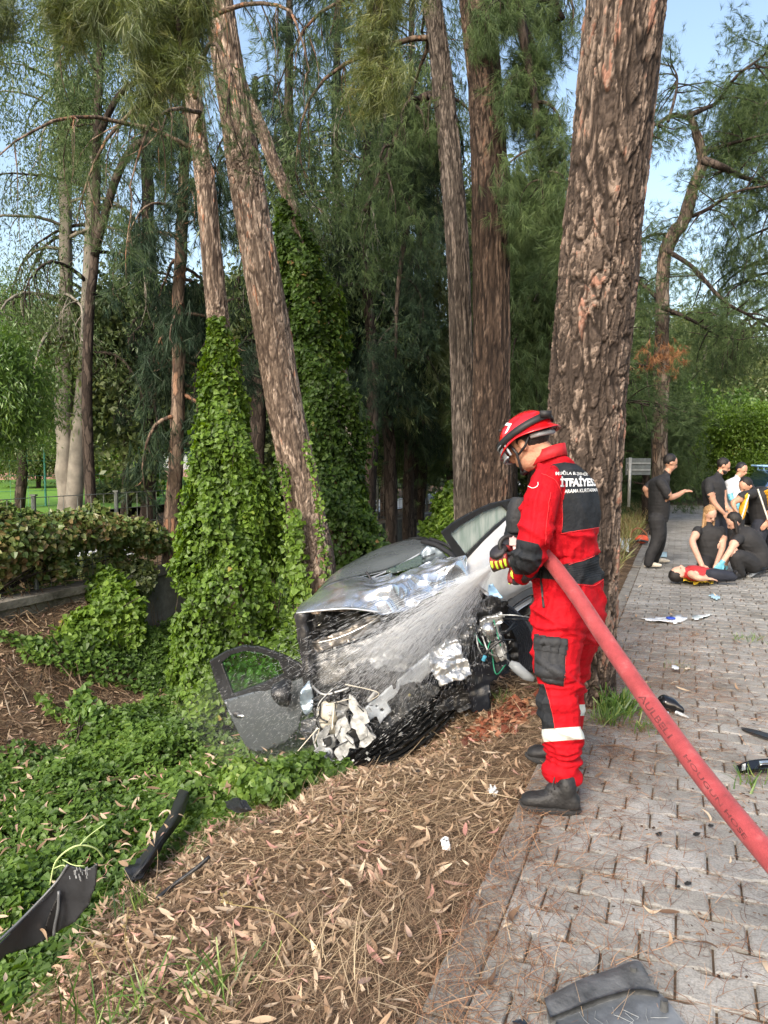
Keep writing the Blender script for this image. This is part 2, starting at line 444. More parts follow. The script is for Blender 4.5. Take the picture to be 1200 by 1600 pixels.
PW, PL = .222, .152         # across, along
def paver_template():
    w, l = PW - .008, PL - .008
    a = .008
    top = [(-w/2, -l/2 + a), (-w/4 - .02, -l/2 + a), (-w/4 + .02, -l/2 - a), (w/4 - .02, -l/2 - a), (w/4 + .02, -l/2 + a), (w/2, -l/2 + a),
           (w/2, l/2 + a), (w/4 + .02, l/2 + a), (w/4 - .02, l/2 - a), (-w/4 + .02, l/2 - a), (-w/4 - .02, l/2 + a), (-w/2, l/2 + a)]
    top = np.array(top); n = len(top)
    inn = top * (1 - .008 / np.array([w / 2, l / 2]))
    V = np.vstack([np.c_[inn, np.zeros(n)], np.c_[top, np.full(n, -.006)], np.c_[top, np.full(n, -.05)]])
    j = np.arange(n); k = (j + 1) % n
    Q = np.vstack([np.stack([j + n, k + n, k, j], 1), np.stack([j + 2 * n, k + 2 * n, k + n, j + n], 1)])
    # top face as quads/tri fan split in a strip
    T = np.array([(0, 1, 10, 11), (1, 2, 9, 10), (2, 3, 8, 9), (3, 4, 7, 8), (4, 5, 6, 7)])
    return V, np.vstack([Q, T])
pv, pf = paver_template()
ptemp = Geo().add(pv, pf, 0).mesh("paver", PAVER)
cells = []
for it in range(-12, 175):
    for iq in range(0, 30):
        odd = it % 2
        t = it * PL; q = .125 + (iq + .5 - (.5 if odd else 0)) * PW
        hx = 1.0
        if odd and iq == 0: q = .125 + PW * .25; hx = .49
        x, y = st2xy(-q, t)
        if y < .9: continue
        dpx = (x) / max(y, .1) * FPX + 600
        vis = -60 < dpx < 1260 and y > 1.9
        z = .012 * float(fbm(x * .7, y * .7, 2)) + random.uniform(-.003, .003)
        cells.append((0 if vis else 1, y * y + x * x * .2, x, y, z, hx))
cells.sort()
yaw = -PA
rest = []
for i, (nv, _, x, y, z, hx) in enumerate(cells):
    rz = yaw + random.gauss(0, .012)
    if i < 298:
        o = bpy.data.objects.new("paver", ptemp); COL.objects.link(o); o.parent = pave_base
        o.location = (x, y, z); o.rotation_euler = (random.gauss(0, .01), random.gauss(0, .008), rz); o.scale = (hx, 1, 1)
    else: rest.append((x, y, z, rz, hx))
g = Geo()
rest = np.array(rest)
c, s_ = np.cos(rest[:, 3]), np.sin(rest[:, 3])
rot = np.zeros((len(rest), 3, 3)); rot[:, 0, 0] = c; rot[:, 0, 1] = -s_; rot[:, 1, 0] = s_; rot[:, 1, 1] = c; rot[:, 2, 2] = 1
scatter(g, pv, pf, rest[:, :3], rot, np.c_[rest[:, 4], np.ones((len(rest), 2))])
tag(g.obj("paver", PAVER, pave_base), kind="stuff")
grid_sheet("pavement_far", [-6.5, -3.4, -.13], np.arange(26.2, 120, 6), lambda x, y, S, T: np.full_like(x, -.02), PAVER)

# kerb stones along the pavement edge
kt = -1.9
k0 = None
kerb = thing("kerb", None, None, (K0.x, K0.y, 0)); tag(kerb, kind="structure")
while kt < 26:
    L = .98
    if k0 is None or True:
        g = Geo()
        n = 9
        prof = [(-.058, -.16), (-.060, -.008), (-.052, 0), (.052, 0), (.060, -.008), (.058, -.16)]
        V = []
        for i in range(n):
            yy = -L / 2 + .005 + (L - .01) * i / (n - 1)
            for (a, z) in prof:
                zz = z + (.004 * random.uniform(-1, 1) if z > -.1 else 0); aa = a + .004 * random.uniform(-1, 1)
                V.append((aa, yy, zz))
        F = [(i * 6 + j, i * 6 + j + 1, (i + 1) * 6 + j + 1, (i + 1) * 6 + j) for i in range(n - 1) for j in range(5)]
        F += [(0, 1, 2, 3), (0, 3, 4, 5)]
        e = (n - 1) * 6
        F += [(e + 3, e + 2, e + 1, e), (e + 5, e + 4, e + 3, e)]
        g.add(V, F)
        me = g.mesh("kerb_stone", CONC)
    o = bpy.data.objects.new("kerb_stone", me); COL.objects.link(o)
    x, y = st2xy(-.06, kt + L / 2)
    o.parent = kerb
    o.location = (x - K0.x, y - K0.y, -.004 + random.uniform(-.006, .004)); o.rotation_euler = (random.gauss(0, .004), 0, yaw + random.gauss(0, .004))
    kt += L + .004

# far side of the ditch: pale road, lawn, sports court
grid_sheet("road", [7.9, 12.4], [-10, 0, 10, 25, 60, 120], lambda x, y, S, T: H(x, y) * 0 + .0, ASPHALT)
grid_sheet("lawn", np.linspace(12.9, 46, 12), np.linspace(-30, 120, 16), lambda x, y, S, T: .34 + 0 * x, LAWN)

# retaining wall
WALL = soil_mat("weathered_wall", [(.3, (.06, .055, .045)), (.5, (.17, .155, .13)), (.7, (.33, .31, .27))], 1.7, .7)
g = Geo()
tvw = np.arange(-6, 46, .25)
V = []
for t in tvw:
    for (s, z) in [(6.34, -1.5), (6.36, -.10), (6.30, -.09), (6.30, .0), (6.62, .0), (6.62, -1.5)]:
        ss = s + .02 * float(vnoise(t * 2, z * 3)); x, y = st2xy(ss, t); V.append((x, y, z + .015 * float(vnoise(t, s))))
n = len(tvw)
F = [(i * 6 + j, (i + 1) * 6 + j, (i + 1) * 6 + j + 1, i * 6 + j + 1) for i in range(n - 1) for j in range(5)]
g.add(V, F)
w0 = Vector((*st2xy(6.4, 6), 0))
wl = g.obj("retaining_wall", WALL, None, loc=tuple(w0))
tag(wl, "weathered grey retaining wall along the far side of the ditch", "wall")

# hills
def hill(name, cx, cy, rx, ry, h, seed):
    g = Geo(); n = 60
    u = np.linspace(-1, 1, n); X, Y = np.meshgrid(u, u, indexing='ij')
    r = np.sqrt(X ** 2 + Y ** 2)
    Z = h * np.clip(1 - r, 0, 1) ** .9 * (1 + .35 * fbm(X * 4 + seed, Y * 4, 4)) - 1
    V = np.stack([cx + X * rx, cy + Y * ry, Z], -1).reshape(-1, 3)
    i = np.arange(n - 1)[:, None] * n; j = np.arange(n - 1)[None]
    F = np.stack([i + j, i + j + 1, i + n + j + 1, i + n + j], 2).reshape(-1, 4)
    # scrub and small trees over the slope as leafy clumps
    g.add(V, F)
    o = g.obj(name, HILL, None, smooth=True, loc=(cx, cy, 0)); tag(o, kind="structure")
    k = 5200
    a = rng.integers(0, n * n, k); p = V[a] + rng.normal(0, 1, (k, 3)) * (rx / n, ry / n, 0)
    p = p[V[a][:, 2] > 0]
    g2 = Geo()
    tvx = np.array([(0, 0, 1.0), (.5, .1, .3), (-.2, .5, .35), (-.35, -.4, .3), (0.1, 0, -.3)])
    tf = np.array([(0, 1, 2), (0, 2, 3), (0, 3, 1), (1, 4, 2), (2, 4, 3), (3, 4, 1)])
    rot = frames(rng.normal(0, .35, (len(p), 3)) + (0, 1, 0))
    scatter(g2, tvx, tf, p, rot, rng.uniform(1.2, 3.6, len(p)))
    tag(g2.obj("hillside_scrub", OLIVELEAF, None, loc=(cx, cy, 0)), kind="stuff")
hill("hill", -40, 250, 150, 90, 62, 1)
hill("hill", 150, 300, 170, 90, 40, 5)

# ================================================================== TREES
def worley_cyl(u, v, nu, seed=0):
    """u in 0..nu periodic, v free. returns F1,F2,cell random"""
    r = np.random.default_rng(seed); M = 512
    jx = r.random((nu, M)); jy = r.random((nu, M)); rr = r.random((nu, M))
    ui = np.floor(u).astype(int); vi = np.floor(v).astype(int)
    f1 = np.full(u.shape, 9.); f2 = np.full(u.shape, 9.); c = np.zeros(u.shape)
    for a in (-1, 0, 1):
        for b_ in (-1, 0, 1):
            cu = (ui + a) % nu; cv = (vi + b_) % M
            d = np.hypot(ui + a + jx[cu, cv] - u, vi + b_ + jy[cu, cv] - v)
            closer = d < f1
            f2 = np.where(closer, f1, np.minimum(f2, d)); c = np.where(closer, rr[cu, cv], c); f1 = np.where(closer, d, f1)
    return f1, f2, c
def bark_trunk(name, path, mat, parent, sides=160, step=.015, nu=14, plate=.13, amp=.018, flare=.0, seed=1):
    """path: rows x,y,z,r"""
    path = np.asarray(path, float)
    L = np.sum(np.linalg.norm(np.diff(path[:, :3], axis=0), axis=1))
    n = int(L / step)
    c = catmull(path, n); ctr, rad = c[:, :3], c[:, 3]
    T = np.gradient(ctr, axis=0); T /= np.linalg.norm(T, axis=1, keepdims=True)
    X = np.cross(T, [0, 1, 0]); X /= np.linalg.norm(X, axis=1, keepdims=True); Yv = np.cross(T, X)
    a = np.arange(sides) / sides * 2 * math.pi
    A, Hh = np.meshgrid(a, np.arange(n) * (L / n), indexing='xy')
    cA, sA = np.cos(A), np.sin(A)
    def nz(fu, fv, o=3, k=0.0): return fbm(cA * fu + 11 + k, Hh * fv + sA * fu + k, o)
    u = A / (2 * math.pi) * nu; v = Hh / plate
    wu = 1.1 * nz(3, 2.2, 4) ; wv = .9 * nz(4, 3, 3, 31)
    # long plates parted by mostly vertical fissures, with weaker cross breaks
    f1, f2, cell = worley_cyl((u + wu) % nu, v * .36 + wv * .6, nu, seed)
    fis = sstep(.02, .20, f2 - f1 + .10 * nz(9, 9, 2, 3))
    nf = nu * 2
    f1b, f2b, cellb = worley_cyl((u * 2 + wu * 2.4) % nf, v * 1.15 + wv * 2, nf, seed + 9)
    fine = sstep(.0, .25, f2b - f1b + .12 * nz(14, 14, 2, 5))
    nf2 = nu * 4
    f1c, f2c, cellc = worley_cyl((u * 4 + wu * 5) % nf2, v * 3.6 + wv * 5, nf2, seed + 19)
    crack = fis * (.35 + .65 * fine)
    hgt = fis * (.5 + .5 * cell) * amp + fine * (.3 + .7 * cellb) * amp * .5 + sstep(0, .25, f2c - f1c) * cellc * amp * .22 + amp * 1.3 * nz(2, 1.3)
    rr = rad[:, None] + hgt - amp * .6
    if flare:
        rr = rr + flare * np.exp(-Hh / .28) * (1 + .5 * np.cos(A * 4 + 1))
    V = ctr[:, None] + rr[..., None] * (np.cos(A)[..., None] * X[:, None] + np.sin(A)[..., None] * Yv[:, None])
    i = np.arange(n - 1)[:, None] * sides; j = np.arange(sides)[None]; k = (np.arange(sides) + 1) % sides
    F = np.stack([i + j, i + k, i + sides + k, i + sides + j], 2).reshape(-1, 4)
    g = Geo(); g.add(V.reshape(-1, 3), F)
    mixcell = np.clip(.25 * cell + .42 * cellb + .33 * cellc + .35 * nz(2.2, 1.4, 3, 8) - .02, 0, 1)
    cr = np.clip(crack * (.65 + .35 * sstep(0, .2, f2c - f1c)), 0, 1)
    return g.obj(name, mat, parent, smooth=True, extra={"crack": cr.ravel(), "cell": mixcell.ravel()})

# leaf / needle clump templates
def needle_template(n, L, w, spread, seed=0):
    r = np.random.default_rng(seed); V = []; F = []
    for i in range(n):
        d = np.array([r.normal(0, spread), 1, r.normal(0, spread)]); d /= np.linalg.norm(d)
        l = L * r.uniform(.7, 1.1); s = np.cross(d, r.normal(size=3)); s /= np.linalg.norm(s)
        b0 = np.array([0, r.uniform(-.35, .15) * L, 0]); k = len(V)
        V += [b0 - s * w / 2, b0 + s * w / 2, b0 + d * l]; F.append((k, k + 1, k + 2))
    return np.array(V), np.array(F)
def leaf_cluster(n, L, w, spread, seed=0, droop=.0):
    r = np.random.default_rng(seed); V = []; F = []
    for i in range(n):
        c = r.normal(0, spread, 3); d = r.normal(0, .6, 3) + (0, 1, 0) ; d /= np.linalg.norm(d)
        s = np.cross(d, r.normal(size=3)); s /= np.linalg.norm(s); l = L * r.uniform(.6, 1.1); k = len(V)
        V += [c, c + d * l * .5 - s * w / 2, c + d * l, c + d * l * .5 + s * w / 2]; F.append((k, k + 1, k + 2, k + 3))
    return np.array(V), np.array(F)
NT1 = needle_template(20, .135, .0032, .5, 1)        # near pine tuft
NT2 = needle_template(15, .19, .0075, .55, 2)          # pine tuft at middle distance
NT3 = needle_template(9, .5, .03, .5, 3)             # far
DT2 = needle_template(13, .24, .0075, .2, 4)          # drooping casuarina/cypress strand
EL1 = leaf_cluster(9, .12, .022, .12, 5)
LL1 = leaf_cluster(8, .16, .09, .17, 6)
LL3 = leaf_cluster(14, .20, .11, .40, 7)
IL = (np.array([(0, 0, 0), (-.46, .18, .10), (-.30, .62, .04), (0, 1, -.08), (.30, .62, .04), (.46, .18, .10)]), np.array([(0, 3, 2, 1), (0, 5, 4, 3)]))
IL2 = (np.array([(0, 0, 0), (-.45, .35, .07), (0, 1, -.05), (.45, .35, .07)]), np.array([(0, 2, 1), (0, 3, 2)]))

def grow(path, nl, h0, h1, Lf, elev, droop, r, azr=None, nsub=7, subL=.4, jitter=.25, crowns=2.0, base_r=.35):
    """limbs along a trunk path: returns list of (pts, radii) and arrays of clump positions and directions"""
    path = np.asarray(path, float)
    limbs = []; CP_, CD = [], []
    for i in range(nl):
        f = h0 + (h1 - h0) * (i + r.random()) / nl
        c = catmull(path, 60)[min(59, int(f * 59))]
        az = r.uniform(*(azr if azr else (0, 2 * math.pi)))
        L = Lf(f) * r.uniform(.7, 1.15); e = elev + r.normal(0, .15); p = c[:3].copy(); pts = [p.copy()]
        n = 9
        for j in range(n):
            e -= droop / n * (1 + .5 * r.random()); az += r.normal(0, jitter * .6); e += r.normal(0, jitter * .35)
            p = p + L / n * np.array([math.cos(az) * math.cos(e), math.sin(az) * math.cos(e), math.sin(e)])
            pts.append(p.copy())
        r0 = min(c[3] * base_r, .02 + L * .013)
        limbs.append((np.array(pts), np.linspace(r0, r0 * .2, n + 1)))
        for k in range(nsub):
            j = r.integers(2, n + 1); q = pts[j].copy(); qa = az + r.choice([-1, 1]) * r.uniform(.4, 1.4); qe = e + r.normal(.1, .4)
            sl_ = L * subL * r.uniform(.5, 1.1); sp = [q.copy()]
            for w in range(5):
                qe -= droop / 6; qa += r.normal(0, .25)
                d = np.array([math.cos(qa) * math.cos(qe), math.sin(qa) * math.cos(qe), math.sin(qe)])
                q = q + sl_ / 5 * d; sp.append(q.copy())
                if w >= 1: CP_.append(q.copy()); CD.append(d)
            limbs.append((np.array(sp), np.linspace(r0 * .3, r0 * .08, 6)))
    return limbs, np.array(CP_), np.array(CD)
def crown_obj(name, parent, CPt, CDr, per, spread, tmpl, mat, r, scale=(.8, 1.25), droop=0.0, out=.8):
    N_ = len(CPt); idx = np.repeat(np.arange(N_), per)
    pos = CPt[idx] + r.normal(0, 1, (len(idx), 3)) * np.array(spread)
    D = CDr[idx] * out + r.normal(0, .5, (len(idx), 3)) + (0, 0, -droop)
    g = Geo(); tone = r.random(N_)
    rnd = np.clip(.45 * tone[idx] + .55 * r.random(len(idx)), 0, 1)
    scatter(g, tmpl[0], tmpl[1], pos, frames(D), r.uniform(*scale, len(idx)), rnd)
    return g.obj(name, mat, parent)
def limbs_obj(name, parent, limbs, mat, sides=5):
    g = Geo()
    for pts, rad in limbs: add_tube(g, pts, rad, sides if rad[0] > .012 else 3, cap=False)
    return g.obj(name, mat, parent, smooth=True)

def pxpath(rows, Y, kr=.5):
    """rows (px, py, width px[, Y])"""
    o = []
    for row in rows:
        y = row[3] if len(row) > 3 else Y
        p = P(row[0], row[1], y); o.append((p.x, p.y, p.z, row[2] * kr * y / FPX))
    return np.array(o)
def tree(name, label, path, bark, kind, nl, h0, h1, Lf, elev=.3, droop=.8, seed=1, per=5, spread=.25, mat=None, group=None,
         azr=None, nsub=7, subL=.4, scale=(.8, 1.25), fine=None, near=False, cat="tree", hang=0.0, tmpl=None, sides=14):
    path = np.asarray(path, float)
    r = np.random.default_rng(seed)
    root = thing(name, label, cat, tuple(path[0][:3]), group)
    if fine: bark_trunk("trunk", path, bark, root, **fine)
    else:
        g = Geo(); c = catmull(path, max(14, len(path) * 5))
        wob = np.c_[.25 * c[:, 3] * fbm(c[:, 2] * 1.7 + seed, c[:, 0], 3), .25 * c[:, 3] * fbm(c[:, 2] * 1.7, c[:, 0] + seed, 3)]
        c[:, :2] += wob
        V, F = tube_vf(c[:, :3], c[:, 3], sides); ridge = 1 + .10 * r.normal(size=len(V))
        ctr = np.repeat(c[:, :3], sides, axis=0); V = ctr + (V - ctr) * ridge[:, None]
        g.add(V, F)
        g.obj("trunk", bark, root, smooth=True)
    if nl:
        limbs, cp, cd = grow(path, nl, h0, h1, Lf, elev, droop, r, azr, nsub, subL)
        limbs_obj("limbs", root, limbs, bark if not fine else BARK_FAR)
        tm = tmpl or {'pine': NT2, 'pine_near': NT1, 'drape': DT2, 'euca': EL1, 'leaf': LL1, 'leaf_far': LL3, 'pine_far': NT3}[kind]
        crown_obj("crown", root, cp, cd, per, spread, tm, mat, r, scale, hang, .8)
    return root
# ---------------------------------------------------------------- near pines
A_path = pxpath([(906, 1118, 112, 4.95), (905, 1060, 110), (908, 900, 112), (912, 700, 114), (929, 500, 113), (948, 300, 112), (978, 0, 114), (1004, -300, 110), (1020, -500, 104), (1050, -1200, 80), (1070, -1900, 40)], 4.95)
A_path[0][2] = -.12
big_pine = tree("pine_tree", "thick pine with cracked pink and grey bark plates right behind the firefighter", A_path, BARK_A, 'pine_near', 0, .9, 1, lambda f: 3, mat=PINE,
     fine=dict(sides=220, step=.0085, nu=26, plate=.13, amp=.017, flare=.05, seed=3))
B2_path = pxpath([(772, 905, 76, 8.0), (769, 780, 62), (768, 600, 57), (766, 300, 53), (757, 120, 49), (745, 0, 52), (735, -200, 46), (725, -600, 30)], 8.0)
B2_path[0][2] = -.4
tree("pine_tree", "dark brown pine trunk, thicker one of the touching pair behind the car", B2_path, BARK_B, 'pine_near', 0, 0, 0, None, fine=dict(sides=130, step=.02, nu=22, plate=.19, amp=.013, flare=.05, seed=5))
B1_path = pxpath([(734, 900, 40, 8.35), (729, 780, 38), (722, 560, 35), (711, 330, 33), (695, 160, 30), (676, 0, 26), (655, -150, 22), (630, -350, 14)], 8.35)
B1_path[0][2] = -.4
tree("pine_tree", "slimmer grey pine trunk curving away left, left of the touching pair behind the car", B1_path, BARK_G, 'pine', 9, .66, .97, lambda f: 2.4, elev=.2, droop=1.0, seed=11, per=5, spread=.12, mat=PINE,
     fine=dict(sides=90, step=.022, nu=16, plate=.16, amp=.012, seed=6), azr=(1.5, 4.6), tmpl=NT1, nsub=8)
C_path = pxpath([(497, 960, 66, 7.6), (494, 905, 62), (478, 800, 58), (446, 640, 56), (418, 470, 53), (388, 300, 51), (375, 220, 49), (340, 0, 42), (305, -200, 38), (260, -420, 30)], 7.6)
C_path[0][2] = -.95
lean = tree("pine_tree", "leaning light brown flaky pine rising left from behind the car bonnet", C_path, BARK_C, 'pine_near', 0, 0, 0, None, fine=dict(sides=130, step=.016, nu=22, plate=.10, amp=.011, flare=.05, seed=8))

# ---------------------------------------------------------------- ivy covered trees
def ivy_leaves(n, hfun, mat_tmpl, size, r, thick=.35):
    pass
def ivy_cone(root, prof, n, seed, size=(.045, .085), lump=.32, mat=IVY, mat_over=None):
    """prof rows x,y,z,rad : leaves in a lumpy shell round the trunk"""
    r = np.random.default_rng(seed); prof = np.asarray(prof, float)
    w = prof[:, 3] ; c = catmull(prof, 120)
    area = c[:, 3] + .02; pk = area / area.sum()
    idx = r.choice(120, n, p=pk); f = idx + r.random(n)
    cc = np.stack([np.interp(f, np.arange(120), c[:, k]) for k in range(4)], 1)
    a = r.uniform(0, 2 * math.pi, n)
    lum = 1 + lump * 3.6 * fbm(np.cos(a) * 1.8 + cc[:, 2] * 1.2 + seed, np.sin(a) * 1.8 + cc[:, 2] * 2.6, 4)
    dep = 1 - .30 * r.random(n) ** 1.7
    # gaps where the mat is thin
    hole = fbm(np.cos(a) * 2.6 + 7 + seed, np.sin(a) * 2.6 + cc[:, 2] * 2.4, 3)
    keep = (hole > -.10) | (r.random(n) < .25)
    rad = cc[:, 3] * lum * dep
    dirs = np.stack([np.cos(a), np.sin(a), np.zeros(n)], 1)
    pos = cc[:, :3] + dirs * rad[:, None] + r.normal(0, .02, (n, 3))
    nrm = dirs + (0, 0, .55) + r.normal(0, .45, (n, 3))
    D = r.normal(0, .6, (n, 3)) + dirs * .35 + (0, 0, -.55)
    g = Geo(); tone = np.clip(.5 + .8 * fbm(np.cos(a) * 3, cc[:, 2] * 3 + np.sin(a) * 3, 3), 0, 1)
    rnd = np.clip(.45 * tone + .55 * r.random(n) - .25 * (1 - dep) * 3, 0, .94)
    rnd = np.where(r.random(n) < .02, 1, rnd)
    pos, D, nrm, rnd = pos[keep], D[keep], nrm[keep], rnd[keep]
    scatter(g, IL[0], IL[1], pos, frames(D, nrm), size[0] + (size[1] - size[0]) * 1.25 * r.random(len(pos)) ** 1.6, rnd)
    # runners that stick out
    st = Geo()
    for k in range(90):
        i = r.integers(0, len(pos)); p = pos[i]; d = dirs[keep][i]
        q = [p - d * .1, p, p + d * .05 + (0, 0, -.06), p + d * .08 + (0, 0, -.22) + r.normal(0, .04, 3)]
        add_tube(st, q, .003, 3, cap=False)
        m_ = 7; pp = np.array([catmull(q, m_ + 1)[j] for j in range(m_)])
        scatter(g, IL[0], IL[1], pp, frames(r.normal(0, .6, (m_, 3)) + (0, 0, -.5), np.tile(d, (m_, 1)) + .3), r.uniform(*size, m_), r.random(m_) * .5 + .4)
    tag(g.obj("ivy_leaves", mat, root), kind="stuff"); tag(st.obj("ivy_stems", BARK_DARK, root), kind='stuff')
D_path = pxpath([(372, 1075, 60, 7.4), (360, 900, 50), (352, 700, 42), (344, 540, 34), (338, 470, 31), (322, 300, 28), (311, 220, 25), (292, 60, 25), (275, -150, 24), (255, -420, 20)], 7.5)
D_path[0][2] = -1.3
ivt = tree("ivy_covered_tree", "slender pine wrapped in a bright green cone of ivy left of the leaning trunk", D_path, BARK_C, 'pine', 10, .62, .98, lambda f: 2.2, elev=.3, droop=1.2, seed=21, per=4, spread=.12, mat=PINE, tmpl=NT1,
     fine=dict(sides=70, step=.022, nu=14, plate=.12, amp=.009, seed=12))
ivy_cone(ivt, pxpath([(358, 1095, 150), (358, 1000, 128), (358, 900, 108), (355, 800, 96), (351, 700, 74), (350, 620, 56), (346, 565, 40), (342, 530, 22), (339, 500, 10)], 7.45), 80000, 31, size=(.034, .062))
E_path = pxpath([(535, 905, 60, 9.6), (520, 750, 50), (500, 600, 44), (478, 450, 38), (455, 322, 20), (432, 265, 19), (408, 200, 18), (385, 150, 17), (350, 60, 15), (300, -80, 12)], 9.8)
E_path[0][2] = -.8
ivt2 = tree("ivy_covered_tree", "tall dark ivy column behind the leaning trunk with a thin bare stem on top", E_path, BARK_C, 'pine', 0, 0, 0, None, fine=dict(sides=50, step=.03, nu=12, plate=.12, amp=.008, seed=13))
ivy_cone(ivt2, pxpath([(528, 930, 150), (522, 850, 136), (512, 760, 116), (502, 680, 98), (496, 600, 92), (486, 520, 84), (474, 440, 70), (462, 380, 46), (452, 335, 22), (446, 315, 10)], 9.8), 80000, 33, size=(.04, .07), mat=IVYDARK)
# a thin ivy strand climbing the leaning pine and the pair
def ivy_on(path, rows, n, seed, name, parent, wid=.07, side=-1, size=(.05, .085)):
    r = np.random.default_rng(seed); c = catmull(np.asarray(rows, float), 80)
    f = r.random(n) ** 1.3 * 79; cc = np.stack([np.interp(f, np.arange(80), c[:, k]) for k in range(3)], 1)
    w_ = wid * (1 - .5 * f / 79)
    pos = cc + r.normal(0, 1, (n, 3)) * w_[:, None] * (1, .35, 1)
    g = Geo(); scatter(g, IL[0], IL[1], pos, frames(r.normal(0, .6, (n, 3)) + (0, 0, -.5), r.normal(0, .5, (n, 3)) + (0, -1, .4)), r.uniform(*size, n), r.random(n) * .6 + .3)
    add_tube(g, c, .007, 4, m=1)
    g.obj(name, [IVY, BARK_DARK], parent)
ivy_on(None, [P(462, 985, 7.3), P(452, 880, 7.3), P(447, 790, 7.3), P(440, 720, 7.35)], 330, 5, "ivy_strand", lean, .05, size=(.03, .055))
ivy_on(None, [P(512, 905, 7.3), P(500, 820, 7.25), P(492, 750, 7.3), P(478, 690, 7.3)], 200, 6, "ivy_strand", lean, .03, size=(.03, .055))
ivy_on(None, [P(470, 930, 7.25), P(463, 860, 7.25), P(462, 800, 7.25)], 300, 7, "ivy_strand", lean, .05)

# ---------------------------------------------------------------- middle distance trees
def vpath(px, pyb, Y, wpx, tops, zbase=None):
    rows = [(px, pyb, wpx)] + tops
    p = pxpath(rows, Y)
    if zbase is not None: p[0][2] = zbase
    return p
G_path = vpath(264, 886, 11.3, 26, [(270, 800, 24), (276, 700, 22), (280, 560, 20), (281, 440, 18), (286, 300, 16), (292, 150, 12), (298, -50, 8)], -.1)
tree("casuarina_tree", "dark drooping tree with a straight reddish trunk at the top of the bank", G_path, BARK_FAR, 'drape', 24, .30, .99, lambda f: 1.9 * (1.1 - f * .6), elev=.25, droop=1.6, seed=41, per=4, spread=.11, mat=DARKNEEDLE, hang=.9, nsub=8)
for k, (px, Y, top, lab, sd, L) in enumerate([
        (455, 13.5, -140, "tall black green tree directly behind the leaning trunk", 51, 2.6),
        (530, 14.5, -120, "tall dark drooping tree between the leaning trunk and the pair", 52, 2.7),
        (400, 15.5, 120, "narrow dark tree seen between the two ivy covered trees", 53, 1.9),
        (232, 18.0, 140, "dark feathery tree behind the reddish straight trunk", 54, 1.6)]):
    p = vpath(px, 850, Y, 24, [(px + 4, 640, 22), (px + 2, 420, 19), (px - 4, 200, 14), (px, top, 7)], -.05)
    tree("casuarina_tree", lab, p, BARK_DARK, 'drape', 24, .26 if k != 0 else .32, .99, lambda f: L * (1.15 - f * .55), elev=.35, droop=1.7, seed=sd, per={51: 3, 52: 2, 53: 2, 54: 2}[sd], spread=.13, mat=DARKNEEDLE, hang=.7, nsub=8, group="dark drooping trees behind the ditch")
H_specs = [(612, 830, 13.8, 20, [(608, 700, 18), (600, 560, 16), (596, 400, 13), (604, 250, 9), (610, 100, 5)], "dark cypress with a split trunk above the pale road gap, left stem", 61),
           (636, 828, 14.6, 17, [(640, 700, 16), (648, 560, 15), (655, 400, 12), (660, 250, 8), (664, 170, 4)], "layered cypress whose bare trunk stands beside the left one of the thick pair", 62)]
for px, yb, Y, w, tops, lab, sd in H_specs:
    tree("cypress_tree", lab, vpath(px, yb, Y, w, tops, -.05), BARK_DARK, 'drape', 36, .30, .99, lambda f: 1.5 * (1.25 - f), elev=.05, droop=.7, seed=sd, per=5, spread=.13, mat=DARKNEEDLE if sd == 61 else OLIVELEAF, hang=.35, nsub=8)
# pale eucalyptus behind the ivy column
p = vpath(548, 850, 12.2, 22, [(546, 700, 22), (534, 590, 22), (522, 470, 22), (540, 400, 20), (560, 350, 15), (590, 240, 11), (610, 100, 7)], -.05)
tree("eucalyptus_tree", "pale smooth trunk bending right behind the dark ivy column", p, BARK_EUC, 'euca', 16, .45, .98, lambda f: 2.0, elev=.5, droop=1.3, seed=63, per=6, spread=.26, mat=EUCA, hang=.9)
# big eucalyptus left
p1 = vpath(104, 800, 17.0, 30, [(102, 700, 27), (99, 560, 23), (104, 400, 18), (98, 220, 14), (88, 60, 9), (80, -150, 6)], .05)
p2 = vpath(112, 800, 16.9, 26, [(122, 700, 25), (131, 590, 22), (140, 420, 20), (146, 280, 17), (152, 120, 12), (150, -60, 8)], .05)
eu = tree("eucalyptus_tree", "large eucalyptus with twin pale trunks beside the green fence at left", p1, BARK_EUC, 'euca', 22, .38, .99, lambda f: 2.7, elev=.5, droop=1.5, seed=71, per=3, spread=.22, mat=EUCA, hang=.9, nsub=9, sides=18)
r = np.random.default_rng(72)
g = Geo(); c = catmull(p2, 40); V, F = tube_vf(c[:, :3], c[:, 3], 18); g.add(V, F); g.obj("trunk", BARK_EUC, eu, smooth=True)
limbs, cp, cd = grow(p2, 20, .36, .99, lambda f: 2.7, .5, 1.5, r, None, 9)
limbs_obj("limbs", eu, limbs, BARK_DARK); crown_obj("crown", eu, cp, cd, 3, .22, EL1, EUCA, r, (.8, 1.3), .9)
